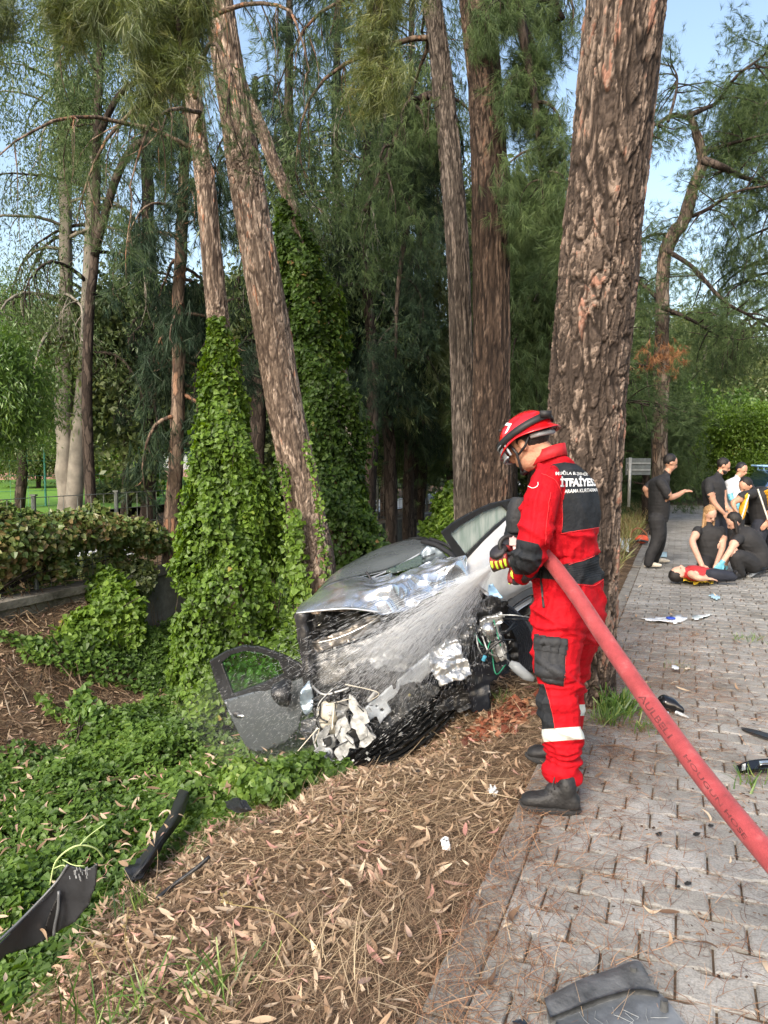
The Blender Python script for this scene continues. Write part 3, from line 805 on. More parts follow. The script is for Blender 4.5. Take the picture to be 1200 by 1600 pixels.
# the long arched dark limb at the left of the slim ivy tree
arch = Geo()
add_tube(arch, catmull([P(148, 400, 12.5), P(160, 350, 12.2), P(185, 270, 12), P(215, 225, 12), P(255, 222, 12), P(300, 238, 12)], 24), np.linspace(.075, .05, 24), 8)
add_tube(arch, catmull([P(150, 220, 12.2), P(185, 150, 12), P(220, 125, 12), P(260, 110, 12)], 16), np.linspace(.06, .02, 16), 6)
add_tube(arch, catmull([P(145, 850, 12.6), P(136, 640, 12.6), P(140, 480, 12.6), P(148, 400, 12.5), P(152, 200, 12.4), P(160, 20, 12.3)], 30), np.linspace(.10, .06, 30), 8)
arc_o = thing("bare_limbed_tree", "thin dark tree with a long arching limb reaching right across the pale sky", "tree", tuple(P(145, 850, 12.6)))
arch.obj("trunk", BARK_DARK, arc_o, smooth=True)
rr_ = np.random.default_rng(77)
limbs, cp, cd = grow(pxpath([(145, 600, 14), (150, 200, 10), (160, 20, 6), (165, -120, 4)], 12.5), 13, .3, 1, lambda f: 1.7, .4, 1.2, rr_)
limbs_obj("limbs", arc_o, limbs, BARK_DARK); crown_obj("crown", arc_o, cp, cd, 5, .2, EL1, EUCA, rr_, (.7, 1.1), .9)

# left edge light drooping trees and forest layer
edge = [(-45, 12.5, 520, "light green weeping tree at the left border above the hedge", LIGHTLEAF, 81, 1.6, 'euca'),
        (30, 19.5, 480, "bright green leafy tree beside the twin eucalyptus trunks", LIGHTLEAF, 82, 1.9, 'euca'),
        (195, 19.0, 430, "yellow green tree over the lawn between trunks at left", OLIVELEAF, 83, 2.4, 'leaf'),
        (330, 20.0, 430, "mid green tree behind the bright ivy cone", OLIVELEAF, 84, 2.2, 'leaf'),
        (600, 20.0, 470, "soft green tree in the gap left of the pair of pines", OLIVELEAF, 85, 2.2, 'leaf'),
        (700, 17.0, 480, "dense dark green tree right behind the pair of pines", PINE, 86, 2.0, 'pine'),
        (655, 18.0, 520, "bushy dark tree over the pale road gap", PINE, 87, 1.7, 'pine')]
for px, Y, top, lab, mt, sd, L, kd in edge:
    p = vpath(px, 800, Y, 16, [(px + 5, 700, 14), (px - 4, 600, 11), (px + 2, (top + 600) / 2, 9), (px, top, 4)], .1)
    tree("background_tree", lab, p, BARK_DARK, kd, 22, .42 if px < 250 else .24, .99, lambda f: L * (1.25 - .6 * f), elev=.5, droop=1.1, seed=sd, per=(5 if sd in (86, 87) else 8) if kd != "euca" else 14, spread=.26, mat=mt, hang=.5 if kd == 'euca' else .1, group="broad trees beyond the ditch")
# tall filler crowns high up
hi = [(640, 16, -160, PINE, 'pine', "tall pine crown between the ivy column and the pair of pines", 93, 2.1), (575, 12, -200, DARKNEEDLE, 'drape', "tall drooping tree left of the pair of pines at the top", 94, 2.0)]
for px, Y, top, mt, kd, lab, sd, L in hi:
    p = vpath(px, 830, Y, 20, [(px + 8, 600, 17), (px - 6, 350, 14), (px + 3, 100, 10), (px, top, 4)], -.05)
    tree("background_tree", lab, p, BARK_DARK, kd, 26, .42, .99, lambda f: L * (1.1 - .4 * f), elev=.4, droop=1.3, seed=sd, per=2, spread=.18, mat=mt, hang=.8, group="tall trees beyond the ditch")

# right of the thick pair: hanging pine boughs
def bough(label, starts, Y, seed, mat, n=14, tm=NT1, per=9, L=1.3, az=(0, 6.28), droop=1.3, spread=.12, elev=0.0, barkm=BARK_DARK, name="pine_bough", sc=(.8, 1.3)):
    """a pine whose trunk is out of frame: only its hanging boughs are in view"""
    pth = pxpath([(a, b_, w, Y) for a, b_, w in starts], Y)
    r = np.random.default_rng(seed)
    root = thing(name, label, "tree", tuple(pth[0][:3]))
    g = Geo(); c = catmull(pth, 24); add_tube(g, c[:, :3], c[:, 3], 8); g.obj("limb", barkm, root, smooth=True)
    limbs, cp, cd = grow(pth, n, .05, 1, lambda f: L, elev, droop, r, az, 7, .45, base_r=.6)
    limbs_obj("branches", root, limbs, barkm)
    crown_obj("needles", root, cp, cd, per, spread, tm, mat, r, sc, .4)
    return root
b_ = bough("hanging pine boughs right of the thick pair against the sky", [(800, -80, 22), (815, 40, 16), (835, 150, 12), (845, 260, 7), (850, 330, 4)], 7.5, 101, PINE, 18, L=.62, spread=.08, per=6)
b_ = bough("wide pine crown filling the top between the pair and the thick pine", [(780, -160, 26), (800, -80, 20), (850, -20, 14), (880, 30, 8)], 8.5, 102, PINE, 14, L=.8, per=4)
b_ = bough("warm toned pine boughs overhanging the top left corner", [(380, -190, 26), (260, -110, 20), (150, -60, 14), (40, -15, 10), (-40, 10, 6)], 5.2, 103, PINEWARM, 10, L=.45, per=5, spread=.07)
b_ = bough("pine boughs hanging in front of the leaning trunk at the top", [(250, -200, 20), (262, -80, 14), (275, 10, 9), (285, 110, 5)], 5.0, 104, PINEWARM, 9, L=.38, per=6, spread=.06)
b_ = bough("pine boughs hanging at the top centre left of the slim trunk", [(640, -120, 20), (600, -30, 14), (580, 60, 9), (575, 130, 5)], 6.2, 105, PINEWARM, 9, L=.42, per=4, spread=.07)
b_ = bough("dark pine limb sweeping down left from the slim trunk", [(700, 160, 20), (670, 150, 15), (640, 175, 12), (600, 260, 9), (570, 330, 6)], 8.6, 106, PINE, 12, L=.8, per=3)
b_ = bough("twisted dark bare limb hanging left of the pair", [(668, 160, 12), (655, 240, 11), (640, 330, 9), (622, 450, 7), (618, 560, 4)], 9.0, 107, DARKNEEDLE, 9, L=.7, per=5)

# middle pine between the pair and thick pine
p = vpath(838, 800, 12.5, 24, [(836, 640, 22), (830, 500, 18), (836, 380, 12), (840, 285, 5)], .0)
tree("pine_tree", "bushy mid green pine filling the gap between the pair and the thick pine", p, BARK_DARK, 'pine', 40, .28, .99, lambda f: 1.35 * (1.4 - f), elev=.3, droop=1.0, seed=111, per=6, spread=.17, mat=PINE, hang=.3, nsub=8)
p = vpath(800, 790, 16, 18, [(800, 600, 15), (795, 450, 10), (798, 300, 4)], .0)
tree("pine_tree", "taller yellow green tree top peeping out right of the pair", p, BARK_DARK, 'leaf', 26, .3, .99, lambda f: 1.5 * (1.3 - f), seed=112, per=12, spread=.25, mat=OLIVELEAF)
# tree right behind the people
BARK_B2 = bark_mat("grey_brown_bark", (.03, .023, .018), (.10, .078, .062), (.17, .14, .115), (.17, .12, .09), attr=False, scale=12)
J = pxpath([(1031, 738, 24, 16), (1031, 640, 22), (1034, 560, 22), (1034, 480, 20), (1036, 410, 19), (1050, 370, 20), (1068, 345, 19), (1085, 290, 17), (1098, 250, 15), (1085, 200, 11), (1078, 180, 8)], 16)
J[0][2] = -.03
jt = tree("pine_tree", "crooked pine with open twisting limbs behind the man in black", J, BARK_B2, 'pine', 0, 0, 0, None, seed=121, sides=18)
r = np.random.default_rng(122)
g = Geo()
Jl = [([(1098, 250), (1130, 262), (1165, 278), (1215, 292)], .09), ([(1080, 185), (1050, 180), (1030, 192), (1012, 200)], .06), ([(1078, 180), (1100, 170), (1120, 160), (1150, 120), (1190, 90)], .06), ([(1044, 190), (1055, 150), (1058, 120), (1048, 100)], .035),
      ([(1060, 345), (1100, 330), (1150, 300), (1200, 290)], .05), ([(1040, 390), (1085, 420), (1130, 470), (1175, 495), (1215, 520)], .055), ([(1033, 470), (1000, 440), (985, 400)], .05), ([(1034, 480), (1080, 500), (1130, 530)], .05),
      ([(1098, 240), (1140, 225), (1200, 210)], .06), ([(1028, 575), (1000, 570), (978, 568)], .025), ([(1030, 635), (1000, 630), (970, 628)], .03), ([(1050, 365), (1010, 370), (985, 400)], .035)]
cpts, cdir = [], []
for pts, rad in Jl:
    q = catmull([P(a, b2, 16 + random.uniform(-.8, .8)) for a, b2 in pts], 14); add_tube(g, q, np.linspace(rad, rad * .35, 14), 6)
    for k in range(10):
        i = r.integers(4, 14); p0 = q[i]; d = r.normal(0, 1, 3) * (1, 1, .45) + (0, 0, .1); d /= np.linalg.norm(d); L = r.uniform(.5, 1.3)
        sp = [p0]; 
        for w in range(5):
            d = d + (0, 0, -.12) + r.normal(0, .18, 3); d /= np.linalg.norm(d); sp.append(sp[-1] + d * L / 5)
            if w > 0: cpts.append(sp[-1]); cdir.append(d.copy())
        add_tube(g, sp, np.linspace(.02, .006, 6), 3, cap=False)
g.obj("limbs", BARK_DARK, jt, smooth=True)
crown_obj("crown", jt, np.array(cpts), np.array(cdir), 9, .15, NT2, PINE, r, (.6, 1.1), .1)
g = Geo(); pp = np.array([P(1030 + random.gauss(0, 22), 560 + random.gauss(0, 14), 15.7 + random.gauss(0, .25)) for _ in range(110)])
scatter(g, *NT2, pp, frames(r.normal(0, .4, (len(pp), 3)) + (0, 0, -.6)), r.uniform(.7, 1.1, len(pp))); g.obj("dead_foliage", BROWNTWIG, jt)

p = vpath(1215, 760, 17.5, 20, [(1222, 600, 18), (1216, 420, 15), (1225, 200, 10), (1222, 80, 5)], .0)
tree("pine_tree", "airy blue green pine leaning in from the right border", p, BARK_DARK, 'pine', 36, .35, .99, lambda f: 2.5 * (1.2 - .5 * f), elev=.2, droop=1.0, seed=131, per=6, spread=.22, mat=PINE, hang=.3, azr=(1.8, 4.6))
bk = [(985, 24, 380, 2.6, PINE, 'pine', "pine crown just right of the thick trunk", 141), (1010, 19, 560, 1.6, PINE, 'pine', "dark low tree behind the grey sign", 142), (1085, 42, 500, 3.8, OLIVELEAF, 'leaf_far', "distant olive green tree over the man in black", 143),
      (1150, 50, 520, 4.2, OLIVELEAF, 'leaf_far', "distant rounded olive tree above the kneeling group", 144), (1205, 38, 560, 3.2, OLIVELEAF, 'leaf_far', "distant tree at the right border above the blue vehicle", 145),
      (1060, 30, 640, 2.0, LIGHTLEAF, 'leaf_far', "bright green bush at the end of the pavement", 146), (1110, 34, 650, 2.4, LIGHTLEAF, 'leaf_far', "bright green bush right of the pavement end", 147), (1165, 26, 655, 1.5, IVY, 'leaf', "rounded blue green shrub behind the bearded man", 148),
      (955, 30, 470, 3.0, OLIVELEAF, 'leaf_far', "pale tree glimpsed behind the thick trunk", 149), (880, 26, 500, 2.6, PINE, 'pine_far', "far pine left of the thick trunk", 150)]
for px, Y, top, L, mt, kd, lab, sd in bk:
    p = vpath(px, 722, Y, 12, [(px, 700, 11), (px + 3, 660, 9), (px, (top + 680) / 2, 6), (px, top, 3)], .0)
    tree("background_tree", lab, p, BARK_DARK, kd, 24, .12, .99, lambda f: L * (1.3 - .7 * f), elev=.5, droop=.9, seed=sd, per=11 if sd != 148 else 26, scale=(.8, 1.25) if sd != 148 else (.45, .75), spread=L * .13, mat=mt, group="trees at the far end of the pavement")
p = vpath(1106, 715, 31, 12, [(1106, 660, 10), (1103, 600, 8), (1102, 540, 4)], .0)
tree("dead_tree", "short bare grey trunk standing over the end of the pavement", p, BARK_EUC, 'leaf_far', 5, .5, .99, lambda f: .9, seed=160, per=1, spread=.3, mat=OLIVELEAF)
# far forest edges as mass
g = Geo(); rr2 = np.random.default_rng(99)
for (x0, x1, Y, ytop, ybot, n) in [(-120, 700, 75, 600, 720, 2600), (-100, 330, 40, 560, 700, 900), (820, 1330, 60, 590, 715, 2600), (560, 900, 30, 560, 740, 1800)]:
    px = rr2.uniform(x0, x1, n); tp = ytop + 45 * fbm(px * .02, px * 0 + Y, 3)
    py = tp + (ybot - tp) * rr2.random(n) ** .8
    pts = np.array([P(a, b2, Y + c_) for a, b2, c_ in zip(px, py, rr2.normal(0, 2.5, n))])
    scatter(g, LL3[0], LL3[1], pts, frames(rr2.normal(0, 1, (n, 3)) + (0, 0, .3)), rr2.uniform(.9, 2.0, n) * Y / 36, rr2.random(n))
tag(g.obj("distant_wood", leafmat("distant_wood_leaf", [(0, (.04, .065, .025)), (.5, (.09, .125, .045)), (1, (.17, .20, .075))], .3, .04, patch=.12), None), kind="stuff")
# ================================================================== GROUND COVER
rc = np.random.default_rng(500)
def hgt(x, y): return H(x, y)
def terr_normal(x, y, e=.05):
    zx = (H(x + e, y) - H(x - e, y)) / (2 * e); zy = (H(x, y + e) - H(x, y - e)) / (2 * e)
    n = np.stack([-zx, -zy, np.ones_like(zx)], 1); return n / np.linalg.norm(n, axis=1, keepdims=True)
def edge_s(t):       # where the litter gives way to ivy
    return 1.72 + .35 * fbm(t * .8 + 3, t * 0, 3) - .12 * np.clip(t - 3, 0, 2)
def sample_st(n, s0, s1, t0, t1):
    return rc.uniform(s0, s1, n), rc.uniform(t0, t1, n)
def in_view(x, y, m=80):
    px = x / np.maximum(y, .05) * FPX + 600
    return (y > 1.5) & (px > -m) & (px < 1200 + m)

# -- ivy carpet on the slope and ditch floor
def ivy_carpet(n, s0, s1, t0, t1, dens, size, name, lift=.16):
    s, t = sample_st(n, s0, s1, t0, t1); x, y = st2xy(s, t)
    es = edge_s(t)
    k = in_view(x, y) & (s > es - .15 * rc.random(n)) & dens(s, t, x, y)
    s, t, x, y = s[k], t[k], x[k], y[k]; m_ = len(x)
    mound = np.clip((s - edge_s(t)) * 1.2, 0, 1) * lift * (1.0 + 1.8 * np.clip(fbm(x * 1.6, y * 1.6, 3) + .1, -.4, .6))
    z = H(x, y) + mound * (1 - .55 * rc.random(m_) ** 2) + .01
    nr = terr_normal(x, y) + rc.normal(0, .42, (m_, 3)) + (0, -.25, 0)
    D = rc.normal(0, 1, (m_, 3)) * (1, 1, .3) + (0, -.3, -.35)
    g = Geo(); tone = .5 + .9 * fbm(x * 2.2 + 4, y * 2.2, 3)
    rnd = np.clip(.4 * tone + .6 * rc.random(m_), 0, 1)
    scatter(g, IL[0], IL[1], np.stack([x, y, z], 1), frames(D, nr), size[0] + (size[1] - size[0]) * 1.2 * rc.random(m_) ** 1.5, rnd)
    return tag(g.obj(name, GROUNDIVY, None), kind="stuff")
def dmain(s, t, x, y):
    hole = fbm(x * 1.3 + 30, y * 1.3, 3)
    lim = 4.75 + .5 * fbm(t * .9, s * .2, 2) + 2.2 * sstep(4.6, 6.2, t)
    return (s < np.minimum(lim, 6.2)) & ((hole > -.33) | (rc.random(len(s)) < .3))
ivy_carpet(185000, 1.3, 6.2, .2, 9.5, dmain, (.024, .062), "ground_ivy", .20)
ivy_carpet(30000, 1.3, 6.2, 9.0, 17, lambda s, t, x, y: s < 9, (.06, .1), "ground_ivy", .2)
# dark undergrowth under the leaves: a lumpy matted layer a hand above the soil
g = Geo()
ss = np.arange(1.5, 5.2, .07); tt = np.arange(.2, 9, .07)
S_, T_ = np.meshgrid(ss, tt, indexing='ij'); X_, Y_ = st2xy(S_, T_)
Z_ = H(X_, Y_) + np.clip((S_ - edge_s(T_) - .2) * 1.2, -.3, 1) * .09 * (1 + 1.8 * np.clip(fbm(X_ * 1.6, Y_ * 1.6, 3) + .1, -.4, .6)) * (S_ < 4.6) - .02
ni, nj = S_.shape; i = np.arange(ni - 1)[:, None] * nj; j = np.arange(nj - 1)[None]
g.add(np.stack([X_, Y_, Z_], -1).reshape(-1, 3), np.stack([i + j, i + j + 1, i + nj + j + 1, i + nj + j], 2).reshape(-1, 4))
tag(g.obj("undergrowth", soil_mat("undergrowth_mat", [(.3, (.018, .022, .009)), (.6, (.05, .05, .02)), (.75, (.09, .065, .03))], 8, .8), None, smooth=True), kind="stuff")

# -- fallen pine needles
def bent_strip(n=3):
    V = []; F = []
    for i in range(n + 1):
        u = i / n; w = .5 * (1 - .55 * u); b = .16 * math.sin(u * math.pi)
        V += [(-w + 0, u, b * .5), (w, u, b * .5)]
    for i in range(n): F.append((2 * i, 2 * i + 1, 2 * i + 3, 2 * i + 2))
    return np.array(V, float), np.array(F)
NS = bent_strip(2)
def bent_needle(cv, seed):
    V, F = bent_strip(3); V = V.copy(); V[:, 0] *= .016; V[:, 0] += cv * (V[:, 1] ** 2); V[:, 2] *= .35; return V, F
def needles(n, s0, s1, t0, t1, dens, L, zf, name, mat, wmul=1.0, tilt=.16):
    s, t = sample_st(n, s0, s1, t0, t1); x, y = st2xy(s, t)
    k = in_view(x, y, 40) & dens(s, t, x, y)
    x, y, s, t = x[k], y[k], s[k], t[k]
    g = Geo()
    for v, cv in enumerate((-.22, .0, .18, .35)):
        q = np.arange(len(x)) % 4 == v; xx, yy = x[q], y[q]; m_ = len(xx)
        # drifts: needles lie roughly together
        dirn = 3.0 * fbm(xx * .8, yy * .8, 2) + rc.normal(0, .9, m_) + .6
        D = np.stack([np.cos(dirn), np.sin(dirn), rc.normal(0, tilt, m_)], 1)
        nr = (terr_normal(xx, yy) if s1 > .3 else np.tile([0, 0, 1.], (m_, 1))) + rc.normal(0, .25, (m_, 3))
        D = D - nr * np.sum(D * nr, 1, keepdims=True) / np.sum(nr * nr, 1, keepdims=True) * .8
        V, F = bent_needle(cv, v); V = V * (wmul, 1, 1) if wmul != 1 else V
        scatter(g, V, F, np.stack([xx, yy, zf(xx, yy, m_)], 1), frames(D, nr), rc.uniform(*L, m_), rc.random(m_))
    return tag(g.obj(name, mat, None), kind="stuff")
lit = lambda s, t, x, y: (s < edge_s(t) + .25 * rc.random(len(s))) & (rc.random(len(s)) < np.clip(3.4 / (y + .4), .25, 1))
needles(85000, .0, 2.3, -.4, 6.0, lit, (.07, .16), lambda x, y, m: H(x, y) + rc.random(m) ** 1.5 * .035, "fallen_pine_needles", DEADNEEDLE)
needles(16000, .0, 2.6, 5.0, 14, lambda s, t, x, y: s > .12, (.14, .24), lambda x, y, m: H(x, y) + .02, "fallen_pine_needles", DEADNEEDLE, 1.6)
needles(26000, 2.5, 6.4, 2.0, 8.5, lambda s, t, x, y: s > 4.5, (.10, .2), lambda x, y, m: H(x, y) + .015, "fallen_pine_needles", DEADNEEDLE, 1.4)
# on the pavement: strands gathered in joints and drifts
def pden(s, t, x, y):
    q = -s
    dr = fbm(x * 1.5 + 8, y * 1.5, 3); e = np.exp(-q / .38)
    pr = np.clip(.10 + 1.4 * np.clip(dr - .05, 0, 1) + .8 * e + .25 * (t > 3.0) * np.exp(-q / 1.2), 0, 1)
    return (rc.random(len(s)) < pr * (1 - sstep(3.2, 7.3, t)))
needles(95000, -3.2, -.0, -.2, 7.5, pden, (.05, .13), lambda x, y, m: .006 + rc.random(m) ** 2 * .018, "pine_needles_on_paving", PAVENEEDLE, 1.25, .08)
needles(42000, -1.6, -.0, -.2, 6.5, lambda s, t, x, y: rc.random(len(s)) < (1 - .8 * sstep(3, 6.3, t)) * (1 - .55 * (s > -.13)) * np.exp(s / .22) * .9 * (fbm(x * 1.1, y * 1.1, 2) > -.12), (.06, .13), lambda x, y, m: .006 + rc.random(m) ** 2 * .03, "pine_needles_on_paving", DEADNEEDLE, 1.15, .12)
# needles wedged in the long joints of the paving rows
nj_ = 5000; itr = rc.integers(-4, 40, nj_); q = rc.uniform(.1, 3.0, nj_)
x, y = st2xy(-q, (itr - .5) * PL + rc.normal(0, .006, nj_)); k = in_view(x, y, 20); x, y = x[k], y[k]; m_ = len(x)
g = Geo(); D = np.stack([np.full(m_, DY), np.full(m_, -DX), np.zeros(m_)], 1) + rc.normal(0, .12, (m_, 3)) * (1, 1, .2)
V, F = bent_needle(.05, 1); scatter(g, V, F, np.stack([x, y, np.full(m_, .001)], 1), frames(D, np.tile([0, 0, 1.], (m_, 1))), rc.uniform(.04, .1, m_))
tag(g.obj("needles_in_joints", PAVENEEDLE, None), kind="stuff")

# -- dry eucalyptus leaves: curled, lance shaped
def lance(curl, twist, w=.17, n=7):
    V = []; F = []
    for i in range(n + 1):
        u = i / n; wd = w * .5 * math.sin(math.pi * min(1, u * 1.02 + .02)) ** .8 + .004; a = twist * (u - .5); z = curl * (u - .5) ** 2 * 2
        x = curl * .35 * math.sin(u * math.pi)
        for q, zz in ((-1, .03), (0, -.012), (1, .03)):
            V.append((x + q * wd * math.cos(a), u - .5, z + q * wd * math.sin(a) + zz * wd * 6 * abs(q)))
    for i in range(n):
        for q in (0, 1): F.append((3 * i + q, 3 * i + q + 1, 3 * i + q + 4, 3 * i + q + 3))
    return np.array(V), np.array(F)
LANCES = [lance(.25, .5), lance(-.2, -.7, .14), lance(.45, 1.2, .2), lance(.1, .2, .22), lance(-.4, 1.0, .15)]
def leaves(n, s0, s1, t0, t1, dens, L, zf, name, tilt=.35, rnd0=0):
    s, t = sample_st(n, s0, s1, t0, t1); x, y = st2xy(s, t); k = in_view(x, y, 40) & dens(s, t, x, y); x, y = x[k], y[k]
    g = Geo()
    for v in range(5):
        q = np.arange(len(x)) % 5 == v; xx, yy = x[q], y[q]; m_ = len(xx)
        nr = (terr_normal(xx, yy) if s1 > .3 else np.tile([0, 0, 1.], (m_, 1))) + rc.normal(0, tilt, (m_, 3))
        scatter(g, *LANCES[v], np.stack([xx, yy, zf(xx, yy, m_)], 1), frames(rc.normal(0, 1, (m_, 3)) * (1, 1, .25), nr), rc.uniform(*L, m_), np.clip(rnd0 + rc.random(m_) * (1 - rnd0), 0, 1))
    return tag(g.obj(name, DEADLEAF, None, smooth=True), kind="stuff")
leaves(17000, .02, 2.3, -.4, 6.0, lambda s, t, x, y: (s < edge_s(t) + .3) & (rc.random(len(s)) < .35 + .9 * np.clip(s - .3, 0, .7)), (.02, .11) if 0 else (.022, .105), lambda x, y, m: H(x, y) + .012 + rc.random(m) * .035, "fallen_eucalyptus_leaves", rnd0=.25)
leaves(3800, 4.4, 6.4, 1.2, 7.5, lambda s, t, x, y: s > 4.5, (.05, .12), lambda x, y, m: H(x, y) + .02, "fallen_eucalyptus_leaves", .45, .15)
leaves(900, 1.8, 4.6, 0, 5.5, lambda s, t, x, y: s > 1.8, (.06, .12), lambda x, y, m: H(x, y) + .22, "fallen_eucalyptus_leaves", .4, .3)
leaves(520, -3, -.02, -.2, 8, lambda s, t, x, y: rc.random(len(s)) < .25 + .75 * np.exp(s / .6), (.04, .11), lambda x, y, m: np.full(m, .016), "fallen_leaves_on_paving", .18, .1)
# twigs and crumbs of bark on the paving
g = Geo(); s, t = sample_st(5200, -3.2, 0, -.2, 9); x, y = st2xy(s, t); k = in_view(x, y); x, y = x[k], y[k]; m_ = len(x)
cb = np.array([(-.5, -.3, 0), (.4, -.4, 0), (.5, .3, 0), (-.3, .5, 0), (0, 0, .35)]); cf = np.array([(0, 1, 4), (1, 2, 4), (2, 3, 4), (3, 0, 4)])
a = rc.uniform(0, 6.28, m_); rot = frames(np.stack([np.cos(a), np.sin(a), 0 * a], 1), np.tile([0, 0, 1.], (m_, 1)))
scatter(g, cb, cf, np.stack([x, y, np.full(m_, .003)], 1), rot, rc.uniform(.003, .012, m_)[:, None] * np.stack([np.ones(m_), rc.uniform(1, 3, m_), np.ones(m_)], 1), rc.random(m_) * .8)
tag(g.obj("bark_crumbs", leafmat("crumb", [(0, (.03, .02, .015)), (.5, (.12, .07, .045)), (.8, (.3, .2, .13)), (1, (.6, .56, .5))], .0, .03), None), kind="stuff")
# reddish bark chips at the foot of the car
g = Geo(); m_ = 520
pts = np.array([ground(rc.normal(785, 24), rc.normal(1092, 13), .02) for _ in range(m_)]); pts[:, 2] = H(pts[:, 0], pts[:, 1]) + rc.random(m_) * .05 + .01
scatter(g, cb, cf, pts, frames(rc.normal(0, 1, (m_, 3)) * (1, 1, .4), rc.normal(0, .5, (m_, 3)) + (0, 0, 1)), rc.uniform(.02, .05, m_)[:, None] * np.stack([np.ones(m_), rc.uniform(1, 2.4, m_), np.full(m_, .5)], 1))
tag(g.obj("red_bark_chips", leafmat("red_chip", [(0, (.07, .022, .014)), (.5, (.20, .06, .032)), (1, (.36, .19, .11))], 0, .03), None), kind="stuff")

STRAW = leafmat("straw", [(0, (.15, .10, .06)), (.5, (.32, .23, .14)), (1, (.50, .39, .25))], .15, .04)
# -- straw bundle in the litter (long dry stalks)
needles(6500, .1, 2.1, .0, 4.6, lambda s, t, x, y: (s < edge_s(t)) & (fbm(x * 1.4 + 3, y * 1.4, 3) > -.08), (.16, .34), lambda x, y, m: H(x, y) + .02 + rc.random(m) * .03, "dry_straw", STRAW, .8, .1)

# -- grass
def blades(n, cx, cy, sp, L, mat, name, w=.012, lean=.45, zf=None, kind="stuff", rnd=None):
    x = np.asarray(cx) + rc.normal(0, 1, n) * sp; y = np.asarray(cy) + rc.normal(0, 1, n) * sp
    z = H(x, y) if zf is None else np.full(n, zf)
    V, F = bent_strip(3); V = V.copy(); V[:, 0] *= w * 8; V[:, 2] = .35 * V[:, 1] ** 2
    g = Geo(); D = rc.normal(0, lean, (n, 3)) * (1, 1, .2) + (0, 0, 1)
    scatter(g, V, F, np.stack([x, y, z], 1), frames(D), rc.uniform(.5, 1, n) * L, rnd if rnd is not None else rc.random(n))
    return g
def tuft(px, py, z, n, sp, L, label, w=.012, mat=GRASS, lean=.5, group=None):
    p = ground(px, py, z); p.z = Hs(p.x, p.y) if xy2st(p.x, p.y)[0] > 0 else .0
    g = blades(n, p.x, p.y, sp, L, mat, "", w, lean, p.z)
    o = g.obj("grass_tuft", mat, None, loc=(p.x, p.y, p.z)); return tag(o, label, "grass", group, "stuff")
tuft(966, 1112, 0, 170, .045, .17, "bushy grass tuft growing at the foot of the thick pine", .011)
tuft(950, 1128, 0, 120, .05, .12, "low olive grass tuft beside the bushier one at the thick pine", .008)
tuft(1008, 1140, 0, 50, .05, .08, "small flat grass clump under the red hose")
tuft(1172, 1225, 0, 26, .05, .11, "thin grass blades beside the glossy black trim at the right border")
tuft(1168, 1000, 0, 60, .07, .07, "small weed clump on the paving near the right border", .01)
tuft(1055, 1042, 0, 40, .05, .05, "tiny green weed between pavers in the middle of the pavement", .01)
tuft(182, 1540, -.2, 60, .12, .20, "wispy green grass in the leaf litter at bottom left", .006, lean=.6)
tuft(300, 1520, -.2, 40, .10, .14, "sparse low grass left of bottom centre in the litter", .005, lean=.7)
tuft(345, 1570, -.2, 50, .07, .15, "grass with yellow tips at the bottom edge in the litter", .008, lean=.7)
tuft(212, 1375, -.4, 40, .05, .14, "small green shoots behind the black fender liner", .008)
tuft(20, 1380, -.5, 800, .28, .2, "thick grey green weeds left of the ditch edge at the left border", .012, lean=.8)
tuft(790, 1075, -.05, 60, .05, .12, "grass growing among the red bark chips under the car", .006)
# dry verge beyond the thick pine
g = Geo(); n = 15000; s, t = sample_st(n, .15, 3.0, 6.5, 24); x, y = st2xy(s, t); z = H(x, y)
V, F = bent_strip(3); V = V.copy(); V[:, 0] *= .05; V[:, 2] = .4 * V[:, 1] ** 2
scatter(g, V, F, np.stack([x, y, z], 1), frames(rc.normal(0, .45, (n, 3)) * (1, 1, .2) + (0, 0, 1)), rc.uniform(.12, .42, n) * np.clip((t - 5) / 6, .3, 1), rc.random(n))
tag(g.obj("verge_grass", DRYGRASS, None), kind="stuff")
# curled pale vine stalk beside the black panel
vn = Geo()
add_tube(vn, catmull([P(78, 1382, 3.5), P(88, 1345, 3.5), P(118, 1322, 3.5), P(148, 1325, 3.55), P(163, 1342, 3.6)], 24), .0045, 5)
add_tube(vn, catmull([P(98, 1343, 3.5), P(115, 1352, 3.45), P(132, 1353, 3.45)], 10), .003, 4)
add_tube(vn, catmull([P(125, 1320, 3.5), P(140, 1305, 3.55), P(165, 1287, 3.6)], 10), .003, 4)
add_tube(vn, catmull([P(82, 1358, 3.5), P(100, 1352, 3.5), P(105, 1368, 3.5)], 10), .003, 4)
tag(vn.obj("vine_stalk", simple("pale_stalk", (.42, .52, .22), .6), None, loc=tuple(P(78, 1382, 3.5)), smooth=True), "pale curled bare stalk looping above the black bumper panel", "plant")
for k, pts in enumerate([[(500, 1585), (430, 1510), (360, 1460), (345, 1455)], [(245, 1560), (215, 1500), (195, 1440), (200, 1400)], [(165, 1440), (150, 1425), (138, 1405)]]):
    d = Geo(); q = []
    for i, (a, b2) in enumerate(pts):
        gp = ground(a, b2, -.25); q.append((gp.x, gp.y, Hs(gp.x, gp.y) + .05 + .05 * i))
    add_tube(d, catmull(q, 12), .0022, 4)
    for e in range(5): V, F = box_vf(catmull(q, 12)[-1 - e] + rc.normal(0, .008, 3), .01, .01, .006); d.add(V, F)
    tag(d.obj("dry_stalk", DRYGRASS, None, loc=q[0]), ["long dry flower stalk arching over the litter at bottom centre left", "upright thin dry stalk with pale buds at bottom left", "short dry twig near the black bumper panel"][k], "plant")

